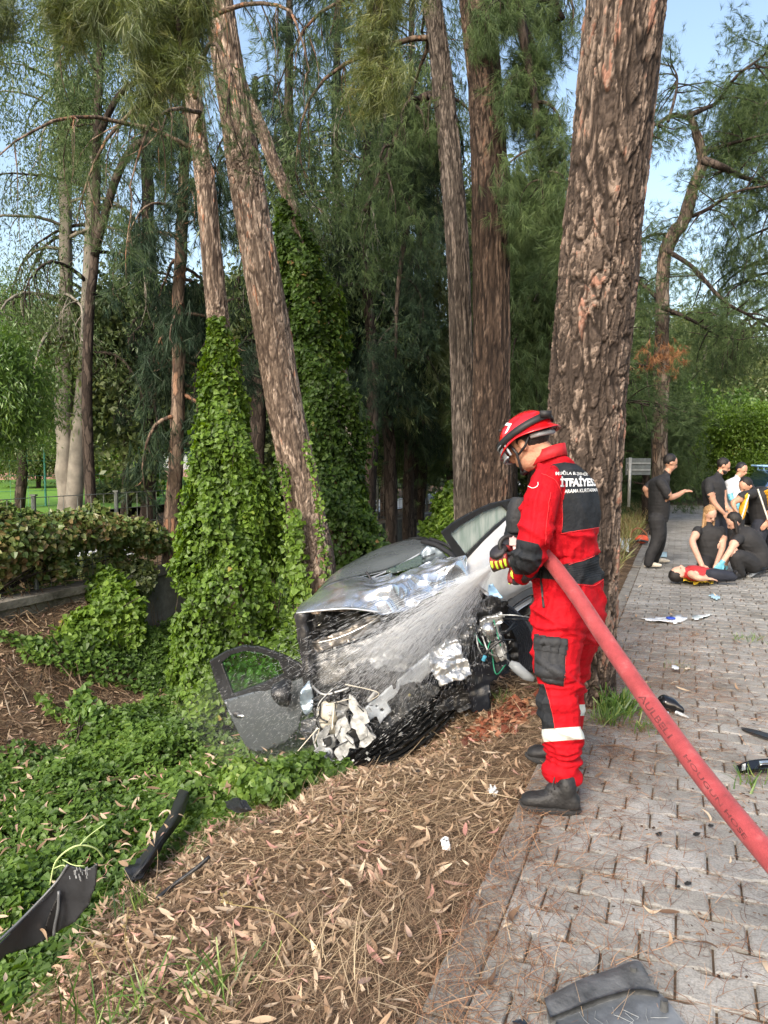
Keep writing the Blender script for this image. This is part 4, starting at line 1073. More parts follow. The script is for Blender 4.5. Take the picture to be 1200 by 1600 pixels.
# -- shrubs on the far bank
def shrub(name, label, pts, n, size, mat, seed, tmpl=IL, cat="shrub", droop=-.3, group=None):
    """pts rows: centre xyz and radii: leafy clumps with stems"""
    r = np.random.default_rng(seed); pts = np.asarray(pts, float); base = pts[0][:3].copy(); base[2] = Hs(base[0], base[1])
    root = thing(name, label, cat, tuple(base), group)
    g = Geo(); st = Geo(); w = pts[:, 3] * pts[:, 4]; w /= w.sum(); idx = r.choice(len(pts), n, p=w)
    d = r.normal(0, 1, (n, 3)); d /= np.linalg.norm(d, axis=1, keepdims=True)
    rad = (.45 + .55 * r.random(n) ** .6) * (1 + .5 * fbm(d[:, 0] * 2 + idx * 3.7, d[:, 2] * 2 + d[:, 1], 3))
    pos = pts[idx][:, :3] + d * rad[:, None] * pts[idx][:, 3:4] * np.stack([np.ones(n), np.ones(n) * .8, pts[idx][:, 4] / pts[idx][:, 3]], 1)
    keep = pos[:, 2] > H(pos[:, 0], pos[:, 1]) - .02
    pos, d = pos[keep], d[keep]; m_ = len(pos)
    scatter(g, tmpl[0], tmpl[1], pos, frames(r.normal(0, .7, (m_, 3)) + (0, 0, droop), d + (0, -.2, .5) + r.normal(0, .4, (m_, 3))), r.uniform(*size, m_), np.clip(.3 * fbm(pos[:, 0] * 3, pos[:, 2] * 3, 2) + .15 + .75 * r.random(m_), 0, .97))
    for k in range(16):
        c = pts[r.integers(0, len(pts))]; e = c[:3] + r.normal(0, .5, 3) * c[3]
        add_tube(st, catmull([base, (base + e) / 2 + r.normal(0, .08, 3), e], 6), np.linspace(.012, .004, 6), 4, cap=False)
    tag(g.obj("foliage", mat, root), kind="stuff"); st.obj("stems", BARK_DARK, root); return root
def sp(px, py, Y, r, rz=None): p = P(px, py, Y); return (p.x, p.y, p.z, r, rz or r)
shrub("bank_shrub", "green ivy shrub tumbling down the far bank below the hedge", [sp(150, 985, 9.0, .42, .35), sp(185, 950, 9.2, .35, .3), sp(120, 1010, 8.7, .33, .3), sp(170, 925, 9.6, .3), sp(195, 990, 9.1, .25), sp(110, 1050, 8.4, .16, .25)], 9000, (.05, .09), IVY, 601)
shrub("bank_shrub", "small low shrub on bare soil near the ditch at left", [sp(62, 1115, 7.8, .16), sp(70, 1085, 7.9, .13)], 1500, (.04, .07), IVY, 602)
shrub("bank_shrub", "yellow green sprig standing in front of the bare soil", [sp(128, 1105, 7.2, .12, .2), sp(150, 1118, 7.0, .12), sp(160, 1130, 7.0, .10)], 480, (.05, .08), LIGHTLEAF, 603)
shrub("bank_shrub", "grey green weeds hanging over the wall near the reddish trunk", [sp(205, 905, 10.5, .4, .25), sp(150, 890, 10.4, .3, .2)], 2400, (.05, .09), OLIVELEAF, 604)
shrub("wall_shrub", "bright green shrub on the wall right behind the silver car", [sp(700, 800, 10.8, .25, .4), sp(715, 830, 10.2, .3, .3), sp(680, 830, 10.8, .22, .22), sp(705, 860, 10.0, .3)], 6500, (.05, .09), IVY, 605)
shrub("bank_shrub", "dark undergrowth between the ivy columns and the wall", [sp(430, 860, 11, .5, .4), sp(600, 900, 10.2, .45, .35), sp(640, 900, 10, .5, .3)], 5000, (.06, .1), IVY, 606)
shrub("bank_shrub", "leafy ivy heap under the car bonnet at the foot of the leaning trunk", [sp(440, 1030, 7.0, .26, .25), sp(410, 1065, 6.7, .32, .18), sp(455, 1045, 6.5, .2)], 4200, (.04, .075), IVY, 607)
shrub("ground_shrub", "leafy ivy clump in front of the wrecked headlamp", [sp(470, 1205, 4.75, .2, .1), sp(530, 1210, 4.7, .12, .08), sp(425, 1225, 4.5, .2, .1), sp(390, 1215, 4.8, .2, .1)], 3400, (.035, .06), GROUNDIVY, 608)
# the ivy hedge over the fence
hed = []
for px_, a, b2, rr0 in [(-40, 842, 8.4, .5), (-10, 838, 8.6, .45), (30, 842, 8.9, .42), (65, 838, 9.2, .38), (100, 832, 9.5, .38), (135, 830, 9.9, .36), (170, 830, 10.2, .36), (205, 835, 10.6, .34), (235, 845, 11, .3), (95, 885, 9.3, .16), (10, 885, 8.7, .2)]:
    hed.append(sp(px_, a, b2, rr0, rr0 * .75))
for _k in range(9):
    pass
for _k in range(16):
    _px = -30 + 280 * rc.random(); hed.append(sp(_px, 800 + 95 * rc.random(), 8.55 + (_px + 20) * .0092, .12 + .16 * rc.random()))
hr = shrub("ivy_hedge", "brown and green ivy hedge grown over the wire fence above the far bank", hed, 19000, (.045, .09), leafmat("hedge_leaf", [(0, (.05, .08, .02)), (.4, (.10, .16, .035)), (.65, (.17, .19, .055)), (.85, (.24, .15, .07)), (1, (.3, .2, .1))], .3, .05, patch=1.0), 609, cat="hedge")
# ---------------------------------------------------------------- fences
TEAL = simple("teal_fence_paint", (.03, .16, .13), .5); GREYM = simple("galvanised_steel", (.35, .36, .36), .45, .7)
def fence(label, pxs, Y0, ztop, zb, mat, wire=True, gap=.28, name="wire_fence"):
    pts = [Vector((P(px_, 800, Y).x, Y, 0)) for px_, Y in pxs]
    root = thing(name, label, "fence", (pts[0].x, pts[0].y, zb))
    for k, p in enumerate(pts):
        g = Geo(); add_tube(g, [(p.x, p.y, zb), (p.x, p.y, ztop)], .03, 8); V, F = box_vf((p.x, p.y, ztop), .07, .07, .02); g.add(V, F); g.obj("post", mat, root)
    w = Geo()
    for a, b2 in zip(pts[:-1], pts[1:]):
        n = max(2, int((ztop - zb) / gap))
        for k in range(n + 1):
            z = zb + .05 + (ztop - zb - .08) * k / n; add_tube(w, [(a.x, a.y, z), (b2.x, b2.y, z)], .006, 3, cap=False)
        L = (b2 - a).length; m_ = int(L / gap)
        for k in range(1, m_):
            q = a.lerp(b2, k / m_); add_tube(w, [(q.x, q.y, zb), (q.x, q.y, ztop - .03)], .005, 3, cap=False)
    tag(w.obj("wire_mesh", mat, root), kind="stuff"); return root
fence("dark wire fence standing on the wall above the ditch", [(-60, 8.05), (53, 9.15), (182, 10.4), (286, 11.85), (395, 13.7), (500, 16.3), (590, 19.4), (640, 21.8), (667, 23.5), (700, 26.2)], 0, 1.15, 0, simple("dark_wire", (.10, .11, .10), .6, .4), gap=.2)
fence("tall teal wire fence along the edge of the lawn", [(-40, 19.5), (72, 20.5), (136, 21.8), (215, 23.5), (300, 25.5), (420, 28), (560, 33), (700, 40)], 0, 2.0, .3, TEAL, gap=.4)
# ---------------------------------------------------------------- beyond the lawn
court = thing("sports_court_wall", "low white and pink boundary wall beyond the lawn", "wall", tuple(P(-60, 752, 48)))
g = Geo(); a, b2 = P(-100, 752, 46), P(330, 752, 58)
def slab(g, a, b2, z0, z1, th, m=0):
    d = (b2 - a); d.z = 0; n = Vector((-d.y, d.x, 0)).normalized() * th / 2
    V = [(*(p + q * n).xy, z) for z in (z0, z1) for p in (a, b2) for q in (-1, 1)]
    g.add(V, [(0, 1, 3, 2), (4, 6, 7, 5), (0, 2, 6, 4), (1, 5, 7, 3), (0, 4, 5, 1), (2, 3, 7, 6)], m=m)
slab(g, a, b2, .2, .9, .3); g.obj("lower_wall", simple("pink_wall", (.55, .30, .27), .8), court)
g = Geo(); slab(g, a + Vector((0, .5, 0)), b2 + Vector((0, .5, 0)), .9, 2.2, .25); g.obj("upper_wall", simple("white_wall", (.68, .68, .66), .8), court)
for k, (px_, lab) in enumerate([(136, "small round trimmed tree on the lawn behind the teal post"), (166, "second small round tree on the lawn between teal posts"), (195, "umbrella shaped dark tree on the lawn left of the round bush"), (60, "small round lawn tree left of the eucalyptus"), (30, "small lawn tree nearest the left border")]):
    p = vpath(px_, 742, 34, 7, [(px_, 730, 7), (px_ + 1, 716, 6), (px_, 700, 4), (px_, 680, 3)], .34)
    tree("lawn_tree", lab, p, BARK_DARK, 'leaf_far', 12, .45, .98, lambda f: 1.25, elev=.6, droop=.9, seed=620 + k, per=6, spread=.22, mat=OLIVELEAF if k % 2 else IVY, group="small trees on the lawn", scale=(.4, .8))
shrub("round_bush", "clipped round bush behind the teal fence", [sp(228, 748, 26, .6)], 1500, (.2, .34), IVY, 631)
shrub("agave_bush", "spiky blue green bush at the lawn fence", [sp(195, 775, 22.5, .8, .5), sp(160, 775, 22.5, .4, .35)], 1600, (.3, .5), EUCA, 632, tmpl=(LANCES[3][0] * (.5, 1, 1), LANCES[3][1]), droop=.4)

# tangle of dead brown vines and green runners over the far bank
g = Geo(); rv = np.random.default_rng(640)
for k in range(520):
    s0 = rv.uniform(4.9, 6.35); t0 = rv.uniform(1.0, 8.0); x, y = st2xy(s0, t0)
    if not in_view(np.array([x]), np.array([y]))[0]: continue
    a = rv.uniform(0, 6.28); L = rv.uniform(.3, 1.1); q = []
    for j in range(6):
        a += rv.normal(0, .5); x += math.cos(a) * L / 6; y += math.sin(a) * L / 6; q.append((x, y, Hs(x, y) + .03 + .10 * rv.random()))
    add_tube(g, q, rv.uniform(.003, .007), 3, rnd=rv.random(), cap=False)
tag(g.obj("dead_vines", leafmat("dead_vine", [(0, (.05, .03, .02)), (.6, (.14, .09, .055)), (1, (.26, .19, .12))], 0, .03), None), kind="stuff")
ivy_carpet(26000, 4.4, 6.36, 1.0, 8.5, lambda s, t, x, y: fbm(x * .9 + 12, y * .9 + s, 3) > .22, (.04, .075), "bank_ivy", .16)
g = Geo()
for k in range(230):      # thin hanging runners below the hedge
    px_ = rv.uniform(-20, 240); Yh = 8.55 + (px_ + 20) * .0095; p0 = P(px_, 850 + rv.uniform(-10, 45), Yh); q = [p0, p0 + Vector((rv.normal(0, .04), -.05, -.2)), p0 + Vector((rv.normal(0, .12), -.12, -.5 - .35 * rv.random()))]
    add_tube(g, q, .005, 3, rnd=rv.random(), cap=False); c_ = catmull(q, 9)
    scatter(g, IL[0], IL[1], c_, frames(rv.normal(0, .5, (9, 3)) + (0, 0, -.6), rv.normal(0, .4, (9, 3)) + (0, -1, .2)), rv.uniform(.04, .08, 9))
tag(g.obj("hanging_runners", bpy.data.materials["hedge_leaf"], None), kind="stuff")
# ================================================================== FIGURE TOOLS
def ell_vf(c, ax, ay, az, nu=16, nv=10):
    """ellipsoid with axis vectors"""
    c, ax, ay, az = [np.asarray(tuple(q), float) for q in (c, ax, ay, az)]
    V = [c + az]; 
    for i in range(1, nv):
        ph = math.pi * i / nv
        for j in range(nu):
            th = 2 * math.pi * j / nu
            V.append(c + math.sin(ph) * (math.cos(th) * ax + math.sin(th) * ay) + math.cos(ph) * az)
    V.append(c - az); n = len(V); T = []; Q = []
    for j in range(nu):
        k = (j + 1) % nu
        T.append((0, 1 + j, 1 + k)); T.append((n - 1, n - 1 - nu + k, n - 1 - nu + j))
        for i in range(nv - 2):
            a = 1 + i * nu; Q.append((a + j, a + nu + j, a + nu + k, a + k))
    return np.array(V), np.array(T), np.array(Q)
class Fig:
    """overlapping closed shapes that get fused into one skin"""
    def __init__(self): self.g = Geo(); self.segs = []
    def ell(self, c, ax, ay, az, zone):
        V, T, Q = ell_vf(c, ax, ay, az); b0 = self.g.n
        self.g.add(V, Q); self.g.F.setdefault(3, []).append(T + b0); self.g.M.setdefault(3, []).append(np.zeros(len(T), int))
        r = float(np.linalg.norm(np.asarray(tuple(az))) + np.linalg.norm(np.asarray(tuple(ax)))) / 2
        self.segs.append((np.array(tuple(c), float), np.array(tuple(c), float) + 1e-4, r, r, zone))
    def limb(self, pts, rad, zone, n=None, sides=16, zones=None):
        p = np.asarray([tuple(q) + (r,) for q, r in zip(pts, rad)], float)
        n = n or max(6, len(p) * 4); c = catmull(p, n); 
        V, F = tube_vf(c[:, :3], c[:, 3], sides)
        b0 = self.g.n; V = np.vstack([V, c[0, :3], c[-1, :3]])
        self.g.add(V, F); j = np.arange(sides); k = (j + 1) % sides; m = len(V)
        C = np.vstack([np.stack([k, j, np.full(sides, m - 2)], 1), np.stack([m - 2 - sides + j, m - 2 - sides + k, np.full(sides, m - 1)], 1)])
        self.g.F.setdefault(3, []).append(C + b0); self.g.M.setdefault(3, []).append(np.zeros(len(C), int))
        for e in (0, -1):
            r = c[e, 3] * .96; V, T, Q = ell_vf(c[e, :3], (r, 0, 0), (0, r, 0), (0, 0, r), 12, 8); b0 = self.g.n
            self.g.add(V, Q); self.g.F[3].append(T + b0); self.g.M[3].append(np.zeros(len(T), int))
        for i in range(len(p) - 1): self.segs.append((p[i, :3], p[i + 1, :3], p[i, 3], p[i + 1, 3], zones[i] if zones else zone))
    def rings(self, rings, zone, sides=24, n=40):
        """rings: (centre, a vector, b vector)"""
        A = np.array([tuple(c) + tuple(a) + tuple(b) for c, a, b in rings], float); A = catmull(A, n)
        th = np.arange(sides) / sides * 2 * math.pi
        ca, sa = np.cos(th), np.sin(th); sg = lambda q: np.sign(q) * np.abs(q) ** .85
        V = A[:, None, :3] + sg(ca)[None, :, None] * A[:, None, 3:6] + sg(sa)[None, :, None] * A[:, None, 6:9]
        V = np.vstack([V.reshape(-1, 3), A[0, :3], A[-1, :3]]); i = np.arange(n - 1)[:, None] * sides; j = np.arange(sides)[None]; k = (j + 1) % sides
        F = np.stack([i + j, i + k, i + sides + k, i + sides + j], 2).reshape(-1, 4); b0 = self.g.n
        self.g.add(V, F); j = np.arange(sides); k = (j + 1) % sides; m = len(V)
        C = np.vstack([np.stack([k, j, np.full(sides, m - 2)], 1), np.stack([m - 2 - sides + j, m - 2 - sides + k, np.full(sides, m - 1)], 1)])
        self.g.F.setdefault(3, []).append(C + b0); self.g.M.setdefault(3, []).append(np.zeros(len(C), int))
        for (c, a, b), (c2, a2, b2) in zip(rings[:-1], rings[1:]):
            r1 = (Vector(a).length + Vector(b).length) / 2; r2 = (Vector(a2).length + Vector(b2).length) / 2
            self.segs.append((np.array(tuple(c)), np.array(tuple(c2)), r1, r2, zone))
    def zone_dist(self, V):
        D = {}
        for a, b, r1, r2, z in self.segs:
            ab = b - a; t = np.clip(((V - a) @ ab) / (ab @ ab + 1e-12), 0, 1)
            d = np.linalg.norm(V - (a + t[:, None] * ab), axis=1) - (r1 + (r2 - r1) * t)
            D[z] = np.minimum(D[z], d) if z in D else d
        return D
    def fuse(self, voxel, smooth=3, fold=None):
        """-> V, faces(list of arrays), zone distance table"""
        me = self.g.mesh("tmp", []); o = bpy.data.objects.new("tmp", me); COL.objects.link(o)
        md = o.modifiers.new("r", 'REMESH'); md.mode = 'VOXEL'; md.voxel_size = voxel; md.adaptivity = 0
        if smooth: ms = o.modifiers.new("s", 'SMOOTH'); ms.factor = .5; ms.iterations = smooth
        dg = bpy.context.evaluated_depsgraph_get(); ev = o.evaluated_get(dg); m2 = ev.to_mesh()
        V = np.empty(len(m2.vertices) * 3); m2.vertices.foreach_get("co", V); V = V.reshape(-1, 3)
        Nn = np.empty(len(m2.vertices) * 3); m2.vertices.foreach_get("normal", Nn); Nn = Nn.reshape(-1, 3)
        F = np.array([tuple(p.vertices) for p in m2.polygons if len(p.vertices) == 4]); T = np.array([tuple(p.vertices) for p in m2.polygons if len(p.vertices) == 3])
        ev.to_mesh_clear(); bpy.data.objects.remove(o); bpy.data.meshes.remove(me)
        D = self.zone_dist(V)
        if fold is not None: V = V + Nn * fold(V, Nn, D)[:, None]
        return V, F, T, D, Nn
def fold_fn(amp, skin=("skin",), k=1.0, plain=()):
    def f(V, Nn, D):
        x, y, z = V.T
        a = fbm((x + y * .7) * 7 * k + 3, z * 24 * k, 3); b = fbm((x - y) * 17 * k, z * 6 * k + 9, 3)
        d = amp * (1.3 * (np.abs(a) * -1 + .22) + .8 * (.2 - np.abs(b)))
        if skin:
            ds = np.min([D[s] for s in skin if s in D] or [np.full(len(V), 9.)], axis=0); dn = np.min([D[s] for s in D if s not in skin], axis=0)
            d = d * np.clip((ds - dn) / .02, 0, 1)
        return d
    return f
def zone_mats(V, F, T, D, order):
    """per face zone index"""
    M = np.argmin(np.stack([D[z] for z in order]), axis=0)
    def fm(f): 
        return M[f[:, 0]] if len(f) else np.zeros(0, int)
    return fm(F), fm(T)
def fig_obj(name, V, F, T, fm, tm, mats, parent, extra=None):
    g = Geo(); g.add(V, F); g.M[4][0] = fm
    if len(T): g.F[3] = [T]; g.M[3] = [tm]
    return g.obj(name, mats, parent, smooth=True, extra=extra)
def poly_sdf(px, py, poly):
    poly = np.asarray(poly, float); n = len(poly); d = np.full(len(px), 1e9); inside = np.zeros(len(px), bool)
    for i in range(n):
        a, b = poly[i], poly[(i + 1) % n]; e = b - a; wx, wy = px - a[0], py - a[1]
        t = np.clip((wx * e[0] + wy * e[1]) / (e @ e), 0, 1); d = np.minimum(d, np.hypot(wx - e[0] * t, wy - e[1] * t))
        c = (a[1] > py) != (b[1] > py)
        xi = a[0] + (py - a[1]) / (e[1] if abs(e[1]) > 1e-9 else 1e-9) * e[0]; inside ^= c & (px < xi)
    return np.where(inside, d, -d)
def project(V):
    v = V - np.array([0, 0, CAMH]); zc = v[:, 1] * CP - v[:, 2] * SP; yc = v[:, 1] * SP + v[:, 2] * CP
    return 600 + FPX * v[:, 0] / zc, 800 - FPX * yc / zc
def head_parts(fig, c, hf, hu, s=1.0, zone="skin", ears=True, face=True):
    hf = Vector(hf).normalized(); hu = (Vector(hu) - hf * Vector(hu).dot(hf)).normalized(); hl = hu.cross(hf)
    c = Vector(c); w, l, h = .076 * s, .098 * s, .108 * s
    fig.ell(c + hu * .022 * s, hl * w, hf * l, hu * h * .9, zone)
    fig.ell(c - hu * .05 * s + hf * .030 * s, hl * w * .78, hf * l * .66, hu * h * .62, zone)
    fig.ell(c - hu * .095 * s + hf * .062 * s, hl * .026 * s, hf * .022 * s, hu * .018 * s, zone)      # chin
    fig.ell(c - hu * .018 * s + hf * .102 * s, hl * .013 * s, hf * .022 * s, hu * .026 * s, zone)      # nose
    fig.ell(c - hu * .060 * s + hf * .090 * s, hl * .024 * s, hf * .012 * s, hu * .009 * s, zone)      # lips
    fig.ell(c + hu * .020 * s + hf * .086 * s, hl * .05 * s, hf * .014 * s, hu * .010 * s, zone)       # brow
    if ears:
        for q in (-1, 1): fig.ell(c + hl * q * w * 1.02 - hu * .01 * s - hf * .005 * s, hl * .009 * s, hf * .018 * s, hu * .030 * s, zone)
    return hf, hu, hl

SKINM = simple("skin", (.50, .27, .18), .5, noise_amt=.12, scale=30)
SKINM2 = simple("lighter_skin", (.58, .34, .25), .5, noise_amt=.12, scale=30)
HAIRD = simple("dark_hair", (.012, .009, .008), .55, noise_amt=.5, scale=90, bump=.6, bscale=160)

# ================================================================== FIREFIGHTER
YF = 3.56
ffd = Vector((-.80, .60, 0)); ffl = Vector((-.60, -.80, 0))     # facing, his left side (towards the camera)
def Q(px, py, dd=0.0): return P(px, py, YF + dd)
base = ground(880, 1262); ff = thing("person", "firefighter in red and charcoal overalls and red helmet aiming a hose at the wreck", "person", (base.x, base.y, 0))
fg = Fig()
def tor(px, py, rx, ry, dd=0, yaw=0): return (Q(px, py, dd), ffl * rx, ffd * ry)
fg.rings([tor(866, 716, .066, .062), tor(868, 726, .085, .075), tor(875, 738, .150, .095), tor(882, 756, .200, .115), tor(886, 790, .212, .135), tor(884, 830, .202, .138), tor(885, 862, .188, .132),
          tor(886, 884, .176, .128), tor(888, 905, .188, .140), tor(889, 940, .192, .152), tor(888, 975, .176, .150), tor(884, 1000, .12, .12)], "torso")
# chest bulk
fg.ell(Q(852, 800, .06), ffl * .15, ffd * .11, (0, 0, .15), "torso")
# near (left) arm
fg.limb([Q(854, 750, -.17), Q(846, 785, -.22), Q(838, 830, -.25), Q(827, 866, -.25), Q(822, 884, -.17), Q(816, 893, -.08)], [.078, .079, .074, .072, .062, .050], "arm")
fg.ell(Q(824, 870, -.25), (.068, 0, 0), (0, .06, 0), (0, 0, .078), "arm")
# far (right) arm reaching across the chest
fg.limb([Q(900, 752, .2), Q(860, 790, .30), Q(822, 806, .22), Q(808, 840, .14), Q(795, 862, .06)], [.08, .076, .070, .062, .048], "arm2")
# legs: near and far
fg.limb([Q(872, 955, -.11), Q(872, 1000, -.15), Q(869, 1050, -.20), Q(873, 1100, -.20), Q(879, 1150, -.21), Q(879, 1185, -.22), Q(881, 1204, -.22)], [.135, .122, .104, .100, .090, .088, .082], "leg")
fg.limb([Q(904, 955, .12), Q(898, 1000, .17), Q(890, 1050, .24), Q(888, 1100, .25), Q(884, 1145, .26), Q(880, 1172, .27), Q(878, 1180, .27)], [.135, .118, .100, .095, .088, .085, .078], "leg2")
fg.ell(Q(880, 1196, -.22), (.078, 0, 0), (0, .072, 0), (0, 0, .045), "leg")
# neck, head
hc = Q(826, 694, .02)
hfv = (ffd * .86 + Vector((0, 0, -.50))).normalized(); huv = (Vector((0, 0, .86)) + ffd * .50).normalized()
fg.limb([Q(862, 722, 0), Q(850, 712, .0), Q(838, 700, .01)], [.063, .060, .062], "skin")
head_parts(fg, hc, hfv, huv, 1.02)
def ffold(V, Nn, D):
    x, y, z = V.T; px, py = project(V)
    rid = lambda q: 1 - np.minimum(np.abs(q) * 5.5, 1)
    base_ = .015 * rid(fbm((x + y * .6) * 4 + 3 + z * 2, z * 9 + x * 5, 2)) + .010 * rid(fbm((x - y) * 9, z * 4 + 9, 2)) - .008
    def zonew(cy, s): return np.exp(-((py - cy) / s) ** 2)
    hf_ = fbm((x + y) * 4 + 1, z * 34 + 3 * vnoise(x * 6, y * 6), 3)
    vf_ = fbm((x * 1.2 - y) * 26, z * 4, 2)
    k = .055 * hf_ * (zonew(1185, 26) + .7 * zonew(1075, 30) + .45 * zonew(868, 16) + .6 * zonew(985, 24)) + .038 * vf_ * (zonew(872, 20) + .8 * zonew(905, 18) + .5 * zonew(940, 30))
    d = base_ + k
    dn = np.min([D[s] for s in D if s != "skin"], axis=0); d = d * np.clip((D["skin"] - dn) / .015, 0, 1)
    pk = np.minimum(poly_sdf(px, py, [(846, 742), (960, 742), (960, 834), (872, 834)]), 20)
    return d * np.clip(.55 + .0 * pk, .0, 1) * np.where(pk > 0, .6, 1.8)
V, F, T, D, Nn = fg.fuse(.0072, 3, ffold)
px, py = project(V)
nonskin = np.min([D[s] for s in D if s != "skin"], axis=0)
zt = D["torso"] - np.minimum(np.minimum(D["arm"], D["arm2"]), np.minimum(D["leg"] + .3, 9))       # <0 on the torso
back = poly_sdf(px, py, [(846, 740), (852, 733), (864, 725), (882, 722), (896, 724), (975, 730), (975, 822), (935, 824), (905, 829), (877, 833), (879, 807), (876, 772), (868, 752), (857, 745)])
back = np.where(zt < .012, back, -3)
waist = poly_sdf(px, py, [(800, 884), (880, 882), (904, 877), (927, 868), (960, 862), (960, 900), (943, 904), (925, 914), (890, 911), (860, 905), (800, 900)])
armd = np.minimum(D["arm"], D["arm2"]); waist = np.where(armd > .01, waist, -3)
knee = poly_sdf(px, py, [(800, 1066), (851, 1069), (856, 1084), (860, 1098), (864, 1118), (867, 1138), (848, 1140), (800, 1140)])
elbow = poly_sdf(px, py, [(806, 842), (824, 846), (841, 850), (848, 862), (846, 880), (838, 892), (826, 899), (804, 897), (790, 870)])
elbow = np.where(D["arm"] < np.minimum(D["torso"], D["arm2"]) + .004, elbow, -3)
sleeve2 = np.where(D["arm2"] < np.minimum(D["torso"], D["arm"]) , 3, -3)
grey = np.max([back, waist, knee, elbow, sleeve2], axis=0)
band = poly_sdf(px, py, [(840, 1140), (925, 1134), (925, 1154), (840, 1160)])
far_leg = D["leg2"] < D["leg"]
band2 = poly_sdf(px, py, [(840, 1104), (930, 1100), (930, 1118), (840, 1120)])
white = np.where(far_leg, band2, band)
skin = np.clip((nonskin - D["skin"]) * 400, -3, 3)
# collar: skin shows only above the collar line
skin = np.minimum(skin, poly_sdf(px, py, [(780, 600), (900, 600), (900, 700), (866, 708), (851, 716), (842, 727), (826, 738), (780, 735)]))
m, nt, out = newmat("turnout_cloth")
b = N(nt, "ShaderNodeBsdfPrincipled", Roughness=.72); b.inputs["Specular IOR Level"].default_value = .14
tc = nt.nodes.new("ShaderNodeTexCoord")
def sw(attr, a, c, w=.35):
    at = nt.nodes.new("ShaderNodeAttribute"); at.attribute_name = attr
    mr = N(nt, "ShaderNodeMapRange"); mr.inputs["From Min"].default_value = -w; mr.inputs["From Max"].default_value = w
    nt.links.new(at.outputs["Fac"], mr.inputs["Value"])
    mx = nt.nodes.new("ShaderNodeMix"); mx.data_type = 'RGBA'; nt.links.new(mr.outputs[0], mx.inputs[0])
    for k, q in ((6, a), (7, c)):
        if isinstance(q, tuple): mx.inputs[k].default_value = (*q, 1)
        else: nt.links.new(q, mx.inputs[k])
    return mx.outputs[2]
nz = N(nt, "ShaderNodeTexNoise", Scale=9.0, Detail=5.0); nt.links.new(tc.outputs["Object"], nz.inputs["Vector"])
red = ramp(nt, nz.outputs[0], [(.3, (.33, .003, .008)), (.7, (.47, .006, .014))])
gry = ramp(nt, nz.outputs[0], [(.3, (.013, .015, .018)), (.7, (.028, .031, .036))])
wht = ramp(nt, nz.outputs[0], [(.3, (.52, .54, .50)), (.7, (.70, .72, .66))])
skn = ramp(nt, nz.outputs[0], [(.3, (.46, .24, .16)), (.7, (.56, .31, .21))])
c = sw("grey", red, gry); c = sw("white", c, wht); c = sw("skinmask", c, skn)
nt.links.new(c, b.inputs["Base Color"])
n2 = N(nt, "ShaderNodeTexNoise", Scale=22.0, Detail=6.0, Roughness=.6); nt.links.new(tc.outputs["Object"], n2.inputs["Vector"])
n3 = N(nt, "ShaderNodeTexNoise", Scale=700.0, Detail=1.0); nt.links.new(tc.outputs["Object"], n3.inputs["Vector"])
bp = N(nt, "ShaderNodeBump", Strength=.9, Distance=.012); nt.links.new(n2.outputs[0], bp.inputs["Height"])
b2 = N(nt, "ShaderNodeBump", Strength=.2, Distance=.001); nt.links.new(n3.outputs[0], b2.inputs["Height"]); nt.links.new(bp.outputs[0], b2.inputs["Normal"])
nt.links.new(b2.outputs[0], b.inputs["Normal"]); nt.links.new(b.outputs[0], out.inputs[0])
CLOTH = m
body = fig_obj("body", V, F, T, np.zeros(len(F), int), np.zeros(len(T), int), [CLOTH], ff, extra={"grey": grey, "white": white, "skinmask": skin})
bvh = BVHTree.FromPolygons([Vector(v) for v in V], [tuple(f) for f in F] + [tuple(t) for t in T])
def on_body(px, py, off=.003, dd0=-1.2):
    """the point of the suit that the sight line of a photo pixel meets, lifted off a little"""
    o = Vector((0, 0, CAMH)); d = (P(px, py, 3) - o).normalized(); h = bvh.ray_cast(o, d)
    if h[0] is None: return None
    return h[0] + h[1] * off, h[1]
def patch(name, poly, mat, off=.004, th=.006, step=2.0, parent=ff, edge=True):
    """a sewn-on piece following the suit: grid of points inside the polygon"""
    poly = np.array(poly, float); x0, y0 = poly.min(0); x1, y1 = poly.max(0)
    nx, ny = max(3, int((x1 - x0) / step) + 1), max(3, int((y1 - y0) / step) + 1)
    gx, gy = np.meshgrid(np.linspace(x0, x1, nx), np.linspace(y0, y1, ny), indexing='ij')
    sd = poly_sdf(gx.ravel(), gy.ravel(), poly).reshape(nx, ny)
    # pull outside points that touch an inside cell to the outline
    V = []; idx = -np.ones((nx, ny), int)
    for i in range(nx):
        for j in range(ny):
            if sd[i, j] < -step * .71: continue
            h = on_body(gx[i, j], gy[i, j], off + (th if sd[i, j] > step * .6 else 0))
            if h is None: continue
            idx[i, j] = len(V); V.append(tuple(h[0]))
    Fq = [(idx[i, j], idx[i, j + 1], idx[i + 1, j + 1], idx[i + 1, j]) for i in range(nx - 1) for j in range(ny - 1) if min(idx[i, j], idx[i, j + 1], idx[i + 1, j + 1], idx[i + 1, j]) >= 0]
    g = Geo(); g.add(V, np.array(Fq)[:, ::-1]); return g.obj(name, mat, parent, smooth=True)
CHAR = simple("charcoal_cloth", (.020, .022, .026), .75, noise_amt=.3, scale=14, bump=.5, bscale=60)
BLK = simple("black_webbing", (.012, .012, .014), .6, noise_amt=.4)
REDP = simple("red_piping", (.68, .03, .035), .6)
WHT = simple("white_print", (.78, .78, .76), .6, noise_amt=.05)
patch("thigh_pocket", [(836, 992), (885, 1001), (881, 1072), (851, 1066), (836, 1052)], CHAR)
patch("pocket_flap", [(836, 991), (886, 1000), (884, 1024), (860, 1021), (836, 1017)], CHAR, off=.009)
g = Geo()
